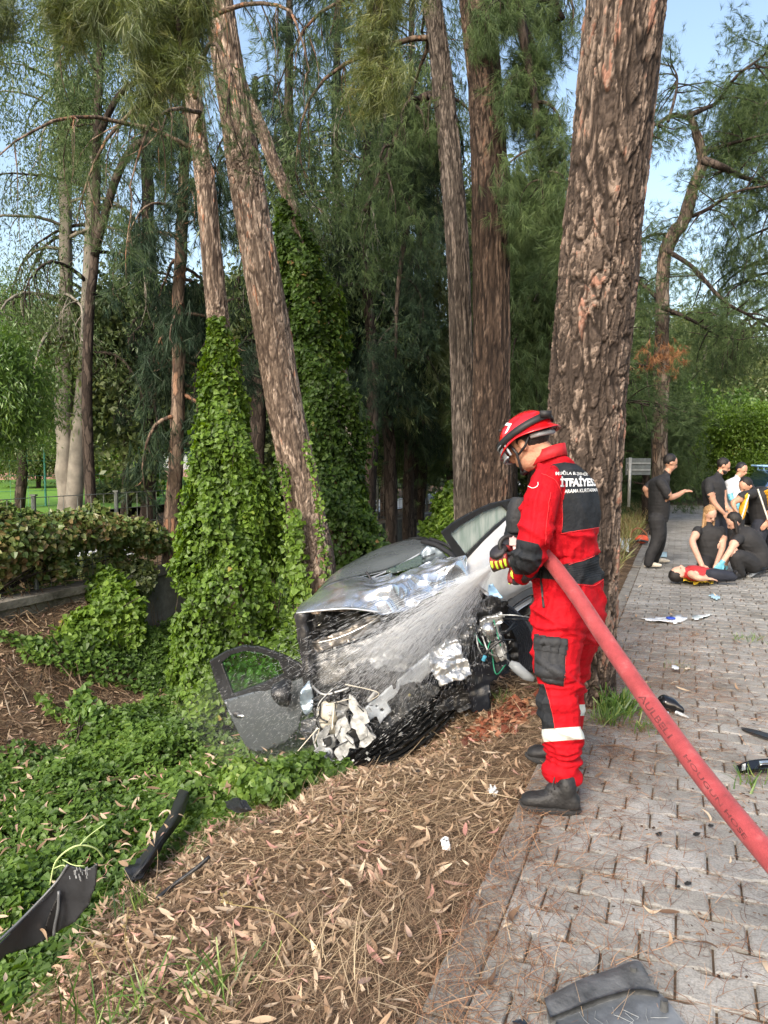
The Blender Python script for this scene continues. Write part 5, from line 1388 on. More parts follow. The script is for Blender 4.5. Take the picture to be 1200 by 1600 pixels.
def line_on(g, pts, r=.0018, off=.003, n=16, m=0):
    q = catmull([(a, b_, 0) for a, b_ in pts], n); P3 = [on_body(a, b_, off) for a, b_, _ in q]; P3 = [h[0] for h in P3 if h]
    if len(P3) > 2: add_tube(g, P3, r, 5, m=m)
line_on(g, [(846, 892), (846, 910), (848, 930), (850, 950)], .006, .002); g.obj("hip_zip", BLK, ff)
g = Geo()
for ln in [[(836, 992), (860, 996), (885, 1001)], [(885, 1001), (883, 1040), (881, 1072)], [(851, 1069), (856, 1084), (860, 1098), (864, 1118), (867, 1138)], [(877, 833), (905, 829), (935, 824)], [(877, 833), (879, 807), (876, 772), (868, 752), (857, 745), (846, 740)],
           [(889, 912), (925, 915), (942, 905)], [(889, 882), (910, 876), (928, 868)], [(852, 850), (853, 820), (856, 795), (860, 770)]]:
    line_on(g, ln, .0013, .004)
g.obj("red_piping", REDP, ff)
g = Geo()
for k in range(7): line_on(g, [(878, 886 + 3.6 * k), (905, 885 - 1 + 3.6 * k - k * .2), (940, 872 + 4.4 * k)], .0011, .003)
g.obj("waist_elastic", BLK, ff)
line_g = Geo(); line_on(line_g, [(826, 760), (833, 763), (840, 760), (841, 754)], .0016, .003); line_on(line_g, [(818, 762), (821, 752), (826, 748)], .0016, .003)
line_g.obj("shoulder_badge_edge", WHT, ff)

# lettering on the back
def text_mesh(txt, size, bold=.0):
    cu = bpy.data.curves.new("t", 'FONT'); cu.body = txt; cu.size = size; cu.offset = bold; cu.align_x = 'LEFT'; cu.resolution_u = 3
    o = bpy.data.objects.new("t", cu); COL.objects.link(o); dg = bpy.context.evaluated_depsgraph_get(); me = bpy.data.meshes.new_from_object(o.evaluated_get(dg))
    bm = bmesh.new(); bm.from_mesh(me); bmesh.ops.triangulate(bm, faces=bm.faces)
    for _ in range(2): bmesh.ops.subdivide_edges(bm, edges=[e for e in bm.edges if e.calc_length() > size * .12], cuts=1)
    V = np.array([v.co[:] for v in bm.verts]); bmesh.ops.triangulate(bm, faces=bm.faces); F = np.array([[v.index for v in f.verts] for f in bm.faces])
    bm.free(); bpy.data.objects.remove(o); bpy.data.curves.remove(cu); bpy.data.meshes.remove(me)
    V[:, 0] -= V[:, 0].min(); return V, F
def back_text(name, txt, x0, x1, yl, yr, hgt, bold=.02, bulge=3.0, slant=.0):
    """text laid on the back between two photo columns, baseline from yl to yr"""
    V, F = text_mesh(txt, 1.0, bold); w = V[:, 0].max(); u = V[:, 0] / w
    # letters foreshorten where the back turns away
    uu = np.sin(u * .8) / math.sin(.8)
    px_ = x0 + (x1 - x0) * uu + V[:, 1] * slant; cap = .72
    py_ = yl + (yr - yl) * u + bulge * (u - u * u) * -4 * .25 - V[:, 1] / cap * hgt
    out_ = []
    ok = np.ones(len(V), bool)
    for i, (a, b_) in enumerate(zip(px_, py_)):
        h = on_body(a, b_, .0025)
        if h is None: ok[i] = False; out_.append((0, 0, 0))
        else: out_.append(tuple(h[0]))
    F = F[ok[F].all(1)]; g = Geo(); g.add(out_, F); return g.obj(name, WHT, ff)
back_text("back_lettering", "MUĞLA B.ŞEHİR", 868, 918, 742.5, 744, 4.8, .012, 4)
back_text("back_lettering", "İTFAİYESİ", 875, 931, 760, 759, 11.5, .045, 0)
back_text("back_lettering", "ARAMA KURTARMA", 882, 933, 770.5, 768, 5.6, .012, 0)

# helmet
cH = Vector(hc) + huv * .030 - hfv * .008
fr = Vector(hfv); up = Vector(huv); lf = up.cross(fr)
def HL(f, l, u): return cH + fr * f + lf * l + up * u
HRED = simple("helmet_red", (.48, .005, .008), .22, noise_amt=.08, coat=.6, bump=.03)
g = Geo(); nu_, nv_ = 40, 16; V = []
for i in range(nv_ + 1):
    ph = i / nv_ * math.pi * .5
    for j in range(nu_):
        th = 2 * math.pi * j / nu_; cx, sx = math.cos(th), math.sin(th)
        rr0 = math.sin(ph); ridge = .006 * max(0, math.cos(th * 1)) * 0 + .005 * math.exp(-(sx * rr0 / .16) ** 2)
        rr_ = 1.0; V.append(HL(.138 * rr0 * cx, .112 * rr0 * sx, .118 * math.cos(ph) ** .9 + ridge))
# brim: longer at the back and front
for (k, du) in ((1.06, -.012), (1.13, -.022), (1.14, -.028), (1.04, -.020)):
    for j in range(nu_):
        th = 2 * math.pi * j / nu_; cx, sx = math.cos(th), math.sin(th); ext = 1 + .05 * abs(cx) ** 3
        V.append(HL(.138 * k * ext * cx, .112 * k * sx, du - .006 * abs(cx) + .018 * abs(sx) ** 4))
R_ = nv_ + 5
g.add([tuple(v) for v in V], [(i * nu_ + j, (i + 1) * nu_ + j, (i + 1) * nu_ + (j + 1) % nu_, i * nu_ + (j + 1) % nu_) for i in range(R_ - 1) for j in range(nu_)])
hel = g.obj("helmet", HRED, ff, smooth=True)
def hchild(gg, name, mat, smooth=True): return gg.obj(name, mat, hel, smooth, loc=tuple(ff.location))
g = Geo()
for q in (-1, 1):      # vents
    for k in range(3): V_, F_ = box_vf(HL(.075 - .03 * k, q * .062, .084 + .004 * k), .02, .006, .008); g.add(V_, F_)
hchild(g, "vent", BLK)
g = Geo()  # goggle strap running round the helmet
ring = [HL(.152 * math.cos(t), .124 * math.sin(t), .012 + .020 * (1 - math.cos(t)) * .5) for t in np.linspace(0, 2 * math.pi, 60, endpoint=False)]
V = []
for k, p_ in enumerate(ring):
    for dz in (-.015, .015): V.append(tuple(Vector(p_) + up * dz))
    for dz in (.015, -.015): V.append(tuple(Vector(p_) - (Vector(p_) - cH).normalized() * .006 + up * dz))
n = len(ring); g.add(V, [(4 * k + a, 4 * ((k + 1) % n) + a, 4 * ((k + 1) % n) + (a + 1) % 4, 4 * k + (a + 1) % 4) for k in range(n) for a in range(4)])
V_, F_ = box_vf(HL(-.150, .045, .035), .05, .03, .03); g.add(V_, F_)
hchild(g, "goggle_strap", BLK)
g = Geo()  # white chevron on the near side
for (a0, u0), (a1, u1) in [((.030, .100), (-.004, .072)), ((-.004, .072), (.030, .048))]:
    def surf(f, u):
        # on the dome at forward f, height u
        cu = min(.999, (u / .118)); rr0 = math.sqrt(max(0, 1 - cu ** 2.2)); l = .112 * math.sqrt(max(0, rr0 ** 2 - (f / .138) ** 2)); return HL(f, l + .002, u)
    pts = [surf(a0 + (a1 - a0) * t, u0 + (u1 - u0) * t) for t in np.linspace(0, 1, 7)]; pts2 = [surf(a0 + .02 + (a1 - a0) * t, u0 + (u1 - u0) * t) for t in np.linspace(0, 1, 7)]
    V = [tuple(p_) for p_ in pts + pts2]; g.add(V, [(k, k + 1, 8 + k, 7 + k) for k in range(6)])
hchild(g, "chevron_mark", WHT)
# goggles hanging at the front
LENS, nt, out = newmat("clear_visor"); b = N(nt, "ShaderNodeBsdfPrincipled", Roughness=.05); b.inputs["Base Color"].default_value = (.75, .82, .88, 1); b.inputs["Transmission Weight"].default_value = .7; b.inputs["IOR"].default_value = 1.2; nt.links.new(b.outputs[0], out.inputs[0])
g = Geo(); V = []
for u in (-.055, -.035, -.010, .012):
    for t in np.linspace(-1.05, 1.05, 18): V.append(tuple(HL((.128 + .018 * (1 - abs(u + .02) * 20)) * math.cos(t * .9) + .012, .105 * math.sin(t), u)))
g.add(V, [(i * 18 + j, i * 18 + j + 1, (i + 1) * 18 + j + 1, (i + 1) * 18 + j) for i in range(3) for j in range(17)])
hchild(g, "goggles_lens", LENS)
g = Geo()
for u in (-.055, .012): add_tube(g, [HL(.14 * math.cos(t * .9) + .01, .108 * math.sin(t), u) for t in np.linspace(-1.1, 1.1, 20)], .005, 6)
for q in (-1, 1): add_tube(g, [HL(.075, q * .098, .012), HL(.07, q * .098, -.055)], .006, 6)
hchild(g, "goggles_frame", simple("pale_rubber", (.35, .38, .42), .4))
g = Geo()  # chin strap and cradle
for q in (-1, 1):
    add_tube(g, [HL(.055, q * .088, -.01), HL(.045, q * .088, -.06), HL(.075, q * .055, -.125), HL(.09, 0, -.14)], .0065, 6)
    add_tube(g, [HL(-.06, q * .085, -.01), HL(-.01, q * .088, -.05), HL(.04, q * .088, -.07)], .006, 6)
V_, T_, Q_ = ell_vf(HL(.088, 0, -.135), fr * .022, lf * .035, up * .016); b0 = g.n; g.add(V_, Q_)
hchild(g, "chin_strap", BLK)
g = Geo(); add_tube(g, [HL(-.115, -.03, -.035), HL(-.118, .02, -.04), HL(-.09, .068, -.035), HL(-.05, .083, -.025)], .012, 8); hchild(g, "rear_cradle", simple("grey_cradle", (.30, .31, .33), .5))
g = Geo(); V_, T_, Q_ = ell_vf(cH + up * -.012 - fr * .012, fr * .098, lf * .083, up * .07); g.add(V_, Q_); g.obj("hair", HAIRD, ff, smooth=True)

# collar
g = Geo()
for k, (rr0, m_) in enumerate(((.074, 0),)):
    pts = [(Q(857, 716, 0) + ffl * (.070 * math.cos(t)) + ffd * (.078 * math.sin(t)) + Vector((0, 0, .012 + .0 * math.sin(t))) - ffd * .0 + Vector((0, 0, -.030 * math.sin(t)))) for t in np.linspace(-math.pi * 1.28, math.pi * .28, 26)]
    V = []
    for p_ in pts:
        for (dz, dr) in ((-.03, .012), (.030, .0), (.030, -.006), (-.03, .004)): V.append(tuple(p_ + Vector((0, 0, dz)) + (p_ - Q(857, 716, 0)).normalized() * dr))
    n = len(pts); g.add(V, [(4 * k + a, 4 * k + a + 4, 4 * k + (a + 1) % 4 + 4, 4 * k + (a + 1) % 4) for k in range(n - 1) for a in range(4)])
g.obj("collar", simple("red_collar", (.40, .005, .011), .7, bump=.3), ff, smooth=True)

# chest pocket in front, charcoal
g = Fig(); g.rings([(Q(812, 777, .10), Vector((.035, 0, 0)), Vector((0, .05, 0))), (Q(810, 790, .10), Vector((.050, 0, 0)), Vector((0, .06, 0))), (Q(808, 815, .10), Vector((.052, 0, 0)), Vector((0, .06, 0))), (Q(808, 832, .10), Vector((.045, 0, 0)), Vector((0, .05, 0)))], "a", n=20)
V, F, T, D, Nn = g.fuse(.007, 2, fold_fn(.006, ())); fig_obj("chest_pocket", V, F, T, np.zeros(len(F), int), np.zeros(len(T), int), [CHAR], ff)

# boots
BOOT = simple("boot_leather", (.012, .012, .013), .62, noise_amt=.5, scale=20, bump=.35, bscale=90); SOLE = simple("boot_sole", (.02, .02, .021), .8, bump=.6, bscale=120)
def boot(toe, heel, shaft_top, parent, zone):
    toe, heel = Vector(toe), Vector(heel); d = (toe - heel); L = d.length; d.normalize(); s_ = Vector((-d.y, d.x, 0)); U = Vector((0, 0, 1))
    f = Fig(); A = lambda t, h: heel + d * (L * t) + U * h
    f.rings([(A(.00, .045), s_ * .030, U * .030), (A(.10, .058), s_ * .040, U * .045), (A(.28, .064), s_ * .042, U * .052), (A(.48, .060), s_ * .045, U * .045), (A(.68, .050), s_ * .050, U * .034), (A(.86, .045), s_ * .047, U * .029), (A(.97, .040), s_ * .030, U * .020)], "a", n=30)
    f.limb([A(.22, .07), A(.23, .13), Vector(shaft_top)], [.044, .042, .040], "a")
    f.ell(A(.36, .10), d * .06, s_ * .040, U * .035, "a")
    V, F, T, D, Nn = f.fuse(.006, 2, lambda V, Nn, D: .004 * fbm(V[:, 0] * 30, V[:, 2] * 30 + V[:, 1] * 9, 3))
    bo = fig_obj("boot", V, F, T, np.zeros(len(F), int), np.zeros(len(T), int), [BOOT], parent)
    g = Geo(); n = 26; V = []
    for lv, k in ((0.002, .97), (.012, 1.03), (.030, 1.0)):
        for j in range(n):
            th = 2 * math.pi * j / n; x = .5 + .515 * math.cos(th); w = (.050 + .010 * math.cos(th - .2) - .008 * math.exp(-((x - .4) / .15) ** 2)) * math.sin(th)
            hz = lv + (.0 if lv > .02 else 0) + (.010 * max(0, x - .85) / .15 if lv < .02 else .006 * max(0, x - .85) / .15)
            V.append(tuple(heel + d * (L * (.5 + (x - .5) * k)) + s_ * w * k + U * hz))
    g.add(V, [(i * n + j, i * n + (j + 1) % n, (i + 1) * n + (j + 1) % n, (i + 1) * n + j) for i in range(2) for j in range(n)])
    g.add([V[j] for j in range(n)] , np.array([[0, j, j + 1] for j in range(1, n - 1)]))
    V2 = V[2 * n:]; g.add(V2, np.array([[0, j + 1, j] for j in range(1, n - 1)]))
    g.obj("sole", SOLE, bo, loc=tuple(parent.location), smooth=False)
    g = Geo()
    for k in range(6):
        t = .34 + .05 * k; h = .145 - .014 * k
        add_tube(g, [A(t - .02, h) + s_ * .035, A(t + .01, h + .012), A(t - .02, h) - s_ * .035], .0035, 5)
    add_tube(g, [A(.33, .15), A(.40, .17) - s_ * .02, A(.42, .13) - s_ * .035], .003, 4); add_tube(g, [A(.33, .15), A(.42, .165) + s_ * .01, A(.46, .12) + s_ * .02], .003, 4)
    g.obj("laces", BLK, bo, loc=tuple(parent.location))
    g = Geo()
    for pts in [[(.05, .105, 1), (.2, .085, 1), (.34, .10, 1), (.45, .075, 1)], [(.02, .07, 1), (.2, .055, 1), (.4, .06, 1), (.55, .045, 1)], [(.1, .13, 1), (.26, .12, 1), (.36, .13, 1)]]:
        q = [A(t, h) - s_ * (.0415 if h > .05 else .048) for t, h, _ in pts]; add_tube(g, catmull(q, 10), .0011, 4)
    g.obj("stitching", simple("grey_stitch", (.25, .25, .24), .7), bo, loc=tuple(parent.location))
g1, g2 = ground(812, 1262), ground(906, 1272)
boot(g1, g2, Q(884, 1208, -.22), ff, "a")
g1, g2 = ground(822, 1186), ground(905, 1196)
boot(g1, g2, Q(880, 1180, .27), ff, "a")

# gloves holding the branch pipe
GLB = simple("glove_black", (.016, .014, .018), .55, bump=.4); GLR = simple("glove_maroon", (.20, .018, .02), .5, noise_amt=.4, bump=.4); GLY = simple("glove_lime", (.50, .78, .06), .5, noise_amt=.1)
def glove(center, axis, palm_n, fdir, name, flip=1, fist=.038):
    """hand wrapped round a pipe: axis = pipe direction, palm_n = from pipe to back of hand, fdir = where the fingers travel first"""
    c, ax, pn = Vector(center), Vector(axis).normalized(), Vector(palm_n).normalized(); fd = Vector(fdir).normalized()
    f = Fig(); r = fist
    f.ell(c + pn * (r + .020) - fd * .012, ax * .046, pn * .020, fd * .046, "b")
    lens = [.95, 1.08, 1.02, .82]; tips = []
    for k in range(4):
        o_ = ax * (-.033 + .022 * k) * flip; pts = []
        for a in np.linspace(.35, 3.5 * lens[k], 6):
            pts.append(c + o_ + (pn * math.cos(a) + fd * math.sin(a)) * (r + .011))
        f.limb(pts, [.0125, .0125, .012, .0115, .011, .0095], "r", n=14, sides=10); tips.append(pts)
    th = [c - ax * .040 * flip + pn * (r + .010) - fd * .03, c - ax * .050 * flip + pn * (r * .4) - fd * (r + .006), c - ax * .040 * flip - pn * r * .5 - fd * (r + .006), c - ax * .018 * flip - pn * (r + .006) - fd * r * .5]
    f.limb(th, [.015, .0145, .0135, .011], "r", n=14, sides=10)
    V, F, T, D, Nn = f.fuse(.0042, 1, lambda V, Nn, D: .0012 * fbm(V[:, 0] * 60, V[:, 2] * 60, 2))
    fm, tm = zone_mats(V, F, T, D, ["b", "r"])
    h = fig_obj(name, V, F, T, fm, tm, [GLB, GLR], ff)
    g = Geo()
    for k in range(4):
        q = catmull(tips[k], 14)[2:7]; q = [Vector(p_) + (Vector(p_) - (c + ax * (-.033 + .022 * k) * flip)).normalized() * .009 for p_ in q]; add_tube(g, q, .0062, 8)
    g.obj("lime_finger_guard", GLY, h, loc=tuple(ff.location), smooth=True)
    return h, c
noz0, noz1 = Q(838, 868, -.12), Q(770, 884, -.02); nax = (noz1 - noz0).normalized()
h1, c1 = glove(Q(783, 874, -.03), nax, Vector((-.35, -.55, .62)), Vector((-.25, -.75, -.6)), "glove", 1, .030)
h2, c2 = glove(Q(812, 890, -.06), nax, Vector((-.1, -.75, -.75)), Vector((-.3, .2, -.8)), "glove", -1, .030)
g = Geo(); V_, T_, Q_ = ell_vf(Q(809, 897, -.115), (.032, 0, -.012), (0, .012, 0), (.012, 0, .026)); g.add(V_, Q_); g.obj("lime_back_patch", GLY, h2, loc=tuple(ff.location), smooth=True)
g = Geo(); add_tube(g, [Q(826, 888, -.14), Q(820, 893, -.12), Q(814, 898, -.09)], [.052, .050, .046], 16); g.obj("glove_cuff", GLB, h2, loc=tuple(ff.location), smooth=True)
g = Geo(); add_tube(g, [Q(803, 850, .06), Q(797, 858, .03), Q(791, 866, .0)], [.050, .048, .044], 16); g.obj("glove_cuff", GLB, h1, loc=tuple(ff.location), smooth=True)

# ---- hose with branch pipe
hroot = thing("fire_hose", "red fire hose running from the firefighter's hands to the lower right corner", "hose", tuple(Q(845, 862, -.12)))
m, nt, out = newmat("hose_jacket"); b = N(nt, "ShaderNodeBsdfPrincipled", Roughness=.7); tc = nt.nodes.new("ShaderNodeTexCoord")
nz = N(nt, "ShaderNodeTexNoise", Scale=14.0, Detail=6.0, Roughness=.65); nt.links.new(tc.outputs["Object"], nz.inputs["Vector"])
nt.links.new(ramp(nt, nz.outputs[0], [(.25, (.09, .015, .016)), (.38, (.23, .026, .030)), (.58, (.31, .040, .046)), (.74, (.36, .11, .11))]), b.inputs["Base Color"])
b.inputs["Sheen Weight"].default_value = .08; n3 = N(nt, "ShaderNodeTexNoise", Scale=330.0, Detail=3.0); nt.links.new(tc.outputs["Object"], n3.inputs["Vector"]); bp = N(nt, "ShaderNodeBump", Strength=.9, Distance=.003); nt.links.new(n3.outputs[0], bp.inputs["Height"]); nt.links.new(bp.outputs[0], b.inputs["Normal"]); nt.links.new(b.outputs[0], out.inputs[0])
HOSE = m
hp = [Q(838, 855, -.12), P(862, 880, 3.36), P(900, 930, 3.2), P(950, 1005, 2.98), P(1018, 1103, 2.68), P(1098, 1212, 2.38), P(1190, 1325, 2.1), P(1290, 1440, 1.88), P(1420, 1560, 1.7)]
hc_ = catmull(hp, 90); g = Geo(); V, F = tube_vf(hc_, .0335, 28); ctr = np.repeat(hc_, 28, axis=0)
V = ctr + (V - ctr) * (1 + .05 * fbm(ctr[:, 0] * 9, V[:, 2] * 25, 3))[:, None]; g.add(V, F); g.obj("jacket", HOSE, hroot, smooth=True)
hb = BVHTree.FromPolygons([Vector(v) for v in V], [tuple(f) for f in F])
for txt, x0, y0, x1, y1, hh in [("AULBEL1", 1001, 1086, 1048, 1152, 13), ("HOUGUN HOSE", 1070, 1180, 1166, 1310, 9)]:
    Vt, Ft = text_mesh(txt, 1.0, .02); u = Vt[:, 0] / Vt[:, 0].max(); L = math.hypot(x1 - x0, y1 - y0); ex, ey = (x1 - x0) / L, (y1 - y0) / L
    X = x0 + ex * L * u + (-ey) * -Vt[:, 1] * -hh * 0 + ey * (Vt[:, 1] - .35) * hh; Y_ = y0 + ey * L * u - ex * (Vt[:, 1] - .35) * hh
    o_ = Vector((0, 0, CAMH)); pts = []; ok = np.ones(len(Vt), bool)
    for i, (a, b_) in enumerate(zip(X, Y_)):
        h = hb.ray_cast(o_, (P(a, b_, 3) - o_).normalized())
        if h[0] is None: ok[i] = False; pts.append((0, 0, 0))
        else: pts.append(tuple(h[0] + h[1] * .0012 * (1 if h[1].y < 0 else -1)))
    g = Geo(); g.add(pts, Ft[ok[Ft].all(1)]); g.obj("printed_lettering", simple("worn_print", (.13, .025, .028), .8, noise_amt=.6, scale=60), hroot)
g = Geo(); add_tube(g, [noz0, noz0.lerp(noz1, .3), noz0.lerp(noz1, .55)], [.034, .030, .028], 18); add_tube(g, [noz0.lerp(noz1, .5), noz0.lerp(noz1, .8), noz1], [.022, .026, .032], 18)
noz = g.obj("branch_pipe", simple("branch_metal", (.10, .10, .11), .35, .6), hroot, smooth=True)
g = Geo(); add_tube(g, catmull([Q(800, 866, -.06), Q(786, 864, -.07), Q(781, 850, -.07), Q(788, 840, -.06), Q(800, 838, -.05)], 14), .011, 8); g.obj("bail_handle", BLK, noz, loc=tuple(hroot.location), smooth=True)
g = Geo(); add_tube(g, [Q(800, 838, -.05), Q(803, 850, -.06), Q(806, 862, -.07)], .010, 8); V_, F_ = box_vf(Q(801, 846, -.07), .03, .02, .035); g.add(V_, F_); g.obj("grip_bracket", simple("pale_fitting", (.62, .45, .45), .4), noz, loc=tuple(hroot.location), smooth=False)
# ================================================================== PEOPLE ON THE PAVEMENT
def cmat(name, c, rough=.8): return simple(name, c, rough, noise_amt=.25, scale=12, bump=.3, bscale=40)
BLKCLOTH = cmat("black_cloth", (.017, .017, .019)); NAVY = cmat("navy_cloth", (.014, .017, .028)); WHTC = cmat("white_cloth", (.62, .64, .66)); CREAM = cmat("cream_shoe", (.62, .56, .46), .6)
YEL = cmat("yellow_vest", (.72, .36, .02), .6); BLUEG = cmat("blue_glove", (.14, .42, .55), .4); REDC = cmat("red_cloth", (.45, .03, .035)); YELB = cmat("yellow_sheet", (.62, .44, .03)); BLONDE = simple("blonde_hair", (.34, .20, .09), .5, noise_amt=.5, scale=60, bump=.5, bscale=140)
def hand(f, w, d, n, zone, s=1.0, curl=.6):
    w, d, n = Vector(w), Vector(d).normalized(), Vector(n).normalized(); l = d.cross(n).normalized()
    f.ell(w + d * .045 * s, d * .050 * s, l * .040 * s, n * .018 * s, zone)
    for k in range(4):
        b0 = w + d * .080 * s + l * (-.030 + .020 * k) * s; L = (.068, .078, .074, .058)[k] * s
        f.limb([b0 - d * .02, b0 + d * L * .45 - n * L * .15 * curl, b0 + d * L * .8 - n * L * .5 * curl], [.0105 * s, .0100 * s, .0085 * s], zone, n=6, sides=8)
    b0 = w + d * .02 * s - l * .035 * s; f.limb([b0, b0 + d * .03 * s - l * .025 * s, b0 + d * .06 * s - l * .03 * s - n * .012], [.0135 * s, .0125 * s, .010 * s], zone, n=6, sides=8)
def human(label, Y0, spec, mats, head, hair=HAIRD, basepx=None, hands=(), hairlong=None, cap=False, extra=None, beard=False):
    """spec: (zone, [(px,py,dY)...], radii in metres)"""
    b0 = ground(*basepx); root = thing("person", label, "person", (b0.x, b0.y, 0)); f = Fig(); q = lambda t: P(t[0], t[1], Y0 + (t[2] if len(t) > 2 else 0))
    for zone, pts, rad in spec:
        if zone.startswith("ring:"):
            f.rings([(q(p_), Vector(a), Vector(b_)) for p_, (a, b_) in zip(pts, rad)], zone[5:], sides=18, n=24)
        else: f.limb([q(p_) for p_ in pts], rad, zone, sides=12)
    hp_, hf, hu, hs = head; hc0 = q(hp_)
    hf, hu, hl = head_parts(f, hc0, hf, hu, hs)
    for (wp, d, n, zone) in hands: hand(f, q(wp), d, n, zone, 1.0)
    V, F, T, D, Nn = f.fuse(.0115, 2, fold_fn(.007, ("skin",))); D["skin"] = D["skin"] - .016
    order = list(mats.keys()); fm, tm = zone_mats(V, F, T, D, order)
    fig_obj("body", V, F, T, fm, tm, [mats[k] for k in order], root)
    g = Geo()
    V_, T_, Q_ = ell_vf(hc0 + hu * .036 * hs - hf * .020 * hs, hl * .083 * hs, hf * .093 * hs, hu * .098 * hs, 20, 14)
    V_ = V_ + (V_ - np.array(hc0)) * (.08 * fbm(V_[:, 0] * 60, V_[:, 2] * 60, 2))[:, None]; g.add(V_, Q_); b1 = g.n - len(V_); g.F.setdefault(3, []).append(T_ + b1); g.M.setdefault(3, []).append(np.zeros(len(T_), int))
    if hairlong:
        for k in range(9):
            a = (k - 4) / 4; p0 = hc0 + hl * a * .075 * hs + hu * .03 - hf * (.04 - .03 * abs(a)); add_tube(g, catmull([p0, p0 - hf * .02 - Vector((0, 0, .09)), p0 + Vector((hairlong[0] * .5, -.01, -.18)), p0 + Vector((hairlong[0], -.02, hairlong[1]))], 9), np.linspace(.026, .012, 9), 7)
    g.obj("cap" if cap else "hair", BLK if cap else hair, root, smooth=True)
    if beard:
        g = Geo(); V_, T_, Q_ = ell_vf(hc0 - hu * .075 * hs + hf * .040 * hs, hl * .060 * hs, hf * .062 * hs, hu * .042 * hs); g.add(V_, Q_); g.obj("beard", HAIRD, root, smooth=True)
    g = Geo()
    for s_ in (-1, 1):
        V_, T_, Q_ = ell_vf(hc0 + hf * .088 * hs + hl * .030 * s_ * hs, hl * .013, hf * .008, hu * .007, 8, 6); g.add(V_, Q_)
    g.obj("eyes", BLK, root)
    return root, q
def shoe(root, q, toe, heel, mat, name="shoe", h=.07):
    t, e = q(toe), q(heel); d = (t - e); L = d.length; d.normalize(); s_ = Vector((-d.y, d.x, 0)).normalized(); U = Vector((0, 0, 1)); f = Fig()
    f.rings([(e + d * L * .0 + U * .035, s_ * .028, U * .03), (e + d * L * .2 + U * .045, s_ * .038, U * .045), (e + d * L * .5 + U * .04, s_ * .042, U * .038), (e + d * L * .8 + U * .03, s_ * .045, U * .028), (e + d * L + U * .025, s_ * .025, U * .018)], "a", n=16)
    V, F, T, D, Nn = f.fuse(.012, 1); return fig_obj(name, V, F, T, np.zeros(len(F), int), np.zeros(len(T), int), [mat], root)
X, Yx, Zx = Vector((1, 0, 0)), Vector((0, 1, 0)), Vector((0, 0, 1))
def tr(a, b_): return (a, b_)
# man in black T-shirt standing, facing right
g0 = ground(1020, 886); YA = g0.y
ra, q = human("man in black tee and dark trousers with cream shoes standing at left of the group", YA,
  [("ring:tee", [(1040, 741), (1034, 747), (1030, 756), (1030, 780), (1030, 800), (1028, 815)], [tr((.05, .02, 0), (0, .07, 0)), tr((.11, .03, 0), (0, .18, 0)), tr((.135, .03, 0), (0, .22, 0)), tr((.145, .02, 0), (0, .20, 0)), tr((.14, 0, 0), (0, .17, 0)), tr((.13, 0, 0), (0, .16, 0))]),
   ("tee", [(1032, 754, -.19), (1040, 766, -.23), (1043, 774, -.23)], [.075, .070, .062]), ("skin", [(1043, 772, -.23), (1048, 777, -.22), (1060, 773, -.16), (1068, 768, -.13)], [.048, .048, .038, .030]),
   ("tee", [(1026, 752, .19), (1016, 758, .24), (1010, 764, .24)], [.075, .068, .06]), ("skin", [(1010, 764, .24), (1014, 775, .24), (1026, 772, .12)], [.048, .04, .032]),
   ("trouser", [(1026, 812, -.08), (1028, 835, -.10), (1024, 850, -.12), (1016, 868, -.13), (1013, 880, -.13)], [.125, .105, .085, .075, .068]), ("trouser", [(1028, 812, .10), (1031, 835, .14), (1030, 852, .18), (1024, 870, .22), (1022, 877, .24)], [.12, .10, .08, .07, .065]),
   ("skin", [(1040, 744), (1044, 735)], [.055, .052])],
  {"tee": BLKCLOTH, "trouser": BLKCLOTH, "skin": SKINM}, ((1047, 723), (.93, 0, -.35), (.3, 0, 1), 1.0), basepx=(1020, 886), hands=[((1068, 768, -.13), (1, .1, .15), (0, -.3, 1), "skin"), ((1026, 772, .12), (.8, -.6, 0), (0, 0, 1), "skin")])
shoe(ra, q, (1034, 886, -.14), (1006, 887, -.10), CREAM); shoe(ra, q, (1046, 879, .4), (1022, 880, .32), CREAM)
# bearded man standing
rb, q = human("bearded man in black tee looking down behind the kneeling woman", 12.6,
  [("ring:tee", [(1121, 742), (1116, 748), (1114, 757), (1115, 780), (1117, 800)], [tr((.05, .02, 0), (0, .07, 0)), tr((.15, .03, 0), (.05, .16, 0)), tr((.18, .03, 0), (0, .20, 0)), tr((.17, .02, 0), (0, .18, 0)), tr((.16, 0, 0), (0, .17, 0))]),
   ("tee", [(1108, 752, -.1), (1108, 765, -.18), (1110, 774, -.2)], [.075, .072, .066]), ("skin", [(1110, 772, -.2), (1116, 786, -.22), (1125, 796, -.25), (1131, 802, -.25)], [.052, .05, .040, .032]),
   ("tee", [(1125, 752, .1), (1130, 768, .1)], [.07, .062]), ("skin", [(1130, 768, .1), (1132, 785, .0), (1138, 796, -.1)], [.05, .045, .032]),
   ("trouser", [(1114, 805, 0), (1113, 835, 0), (1111, 860, 0), (1110, 868, 0)], [.12, .1, .085, .07]), ("trouser", [(1124, 805, .1), (1127, 835, .15), (1128, 860, .2), (1128, 867, .2)], [.12, .1, .085, .07]), ("skin", [(1121, 745), (1126, 737)], [.062, .058])],
  {"tee": BLKCLOTH, "trouser": NAVY, "skin": SKINM}, ((1130, 728), (.85, -.25, -.45), (.3, 0, 1), 1.04), basepx=(1112, 869), hands=[((1131, 802, -.25), (.6, 0, -.8), (0, -1, 0), "skin"), ((1138, 796, -.1), (.6, -.2, -.8), (0, -1, 0), "skin")], beard=True)
shoe(rb, q, (1118, 869, -.2), (1106, 868, .05), BLK); shoe(rb, q, (1136, 868, 0), (1124, 867, .25), BLK)
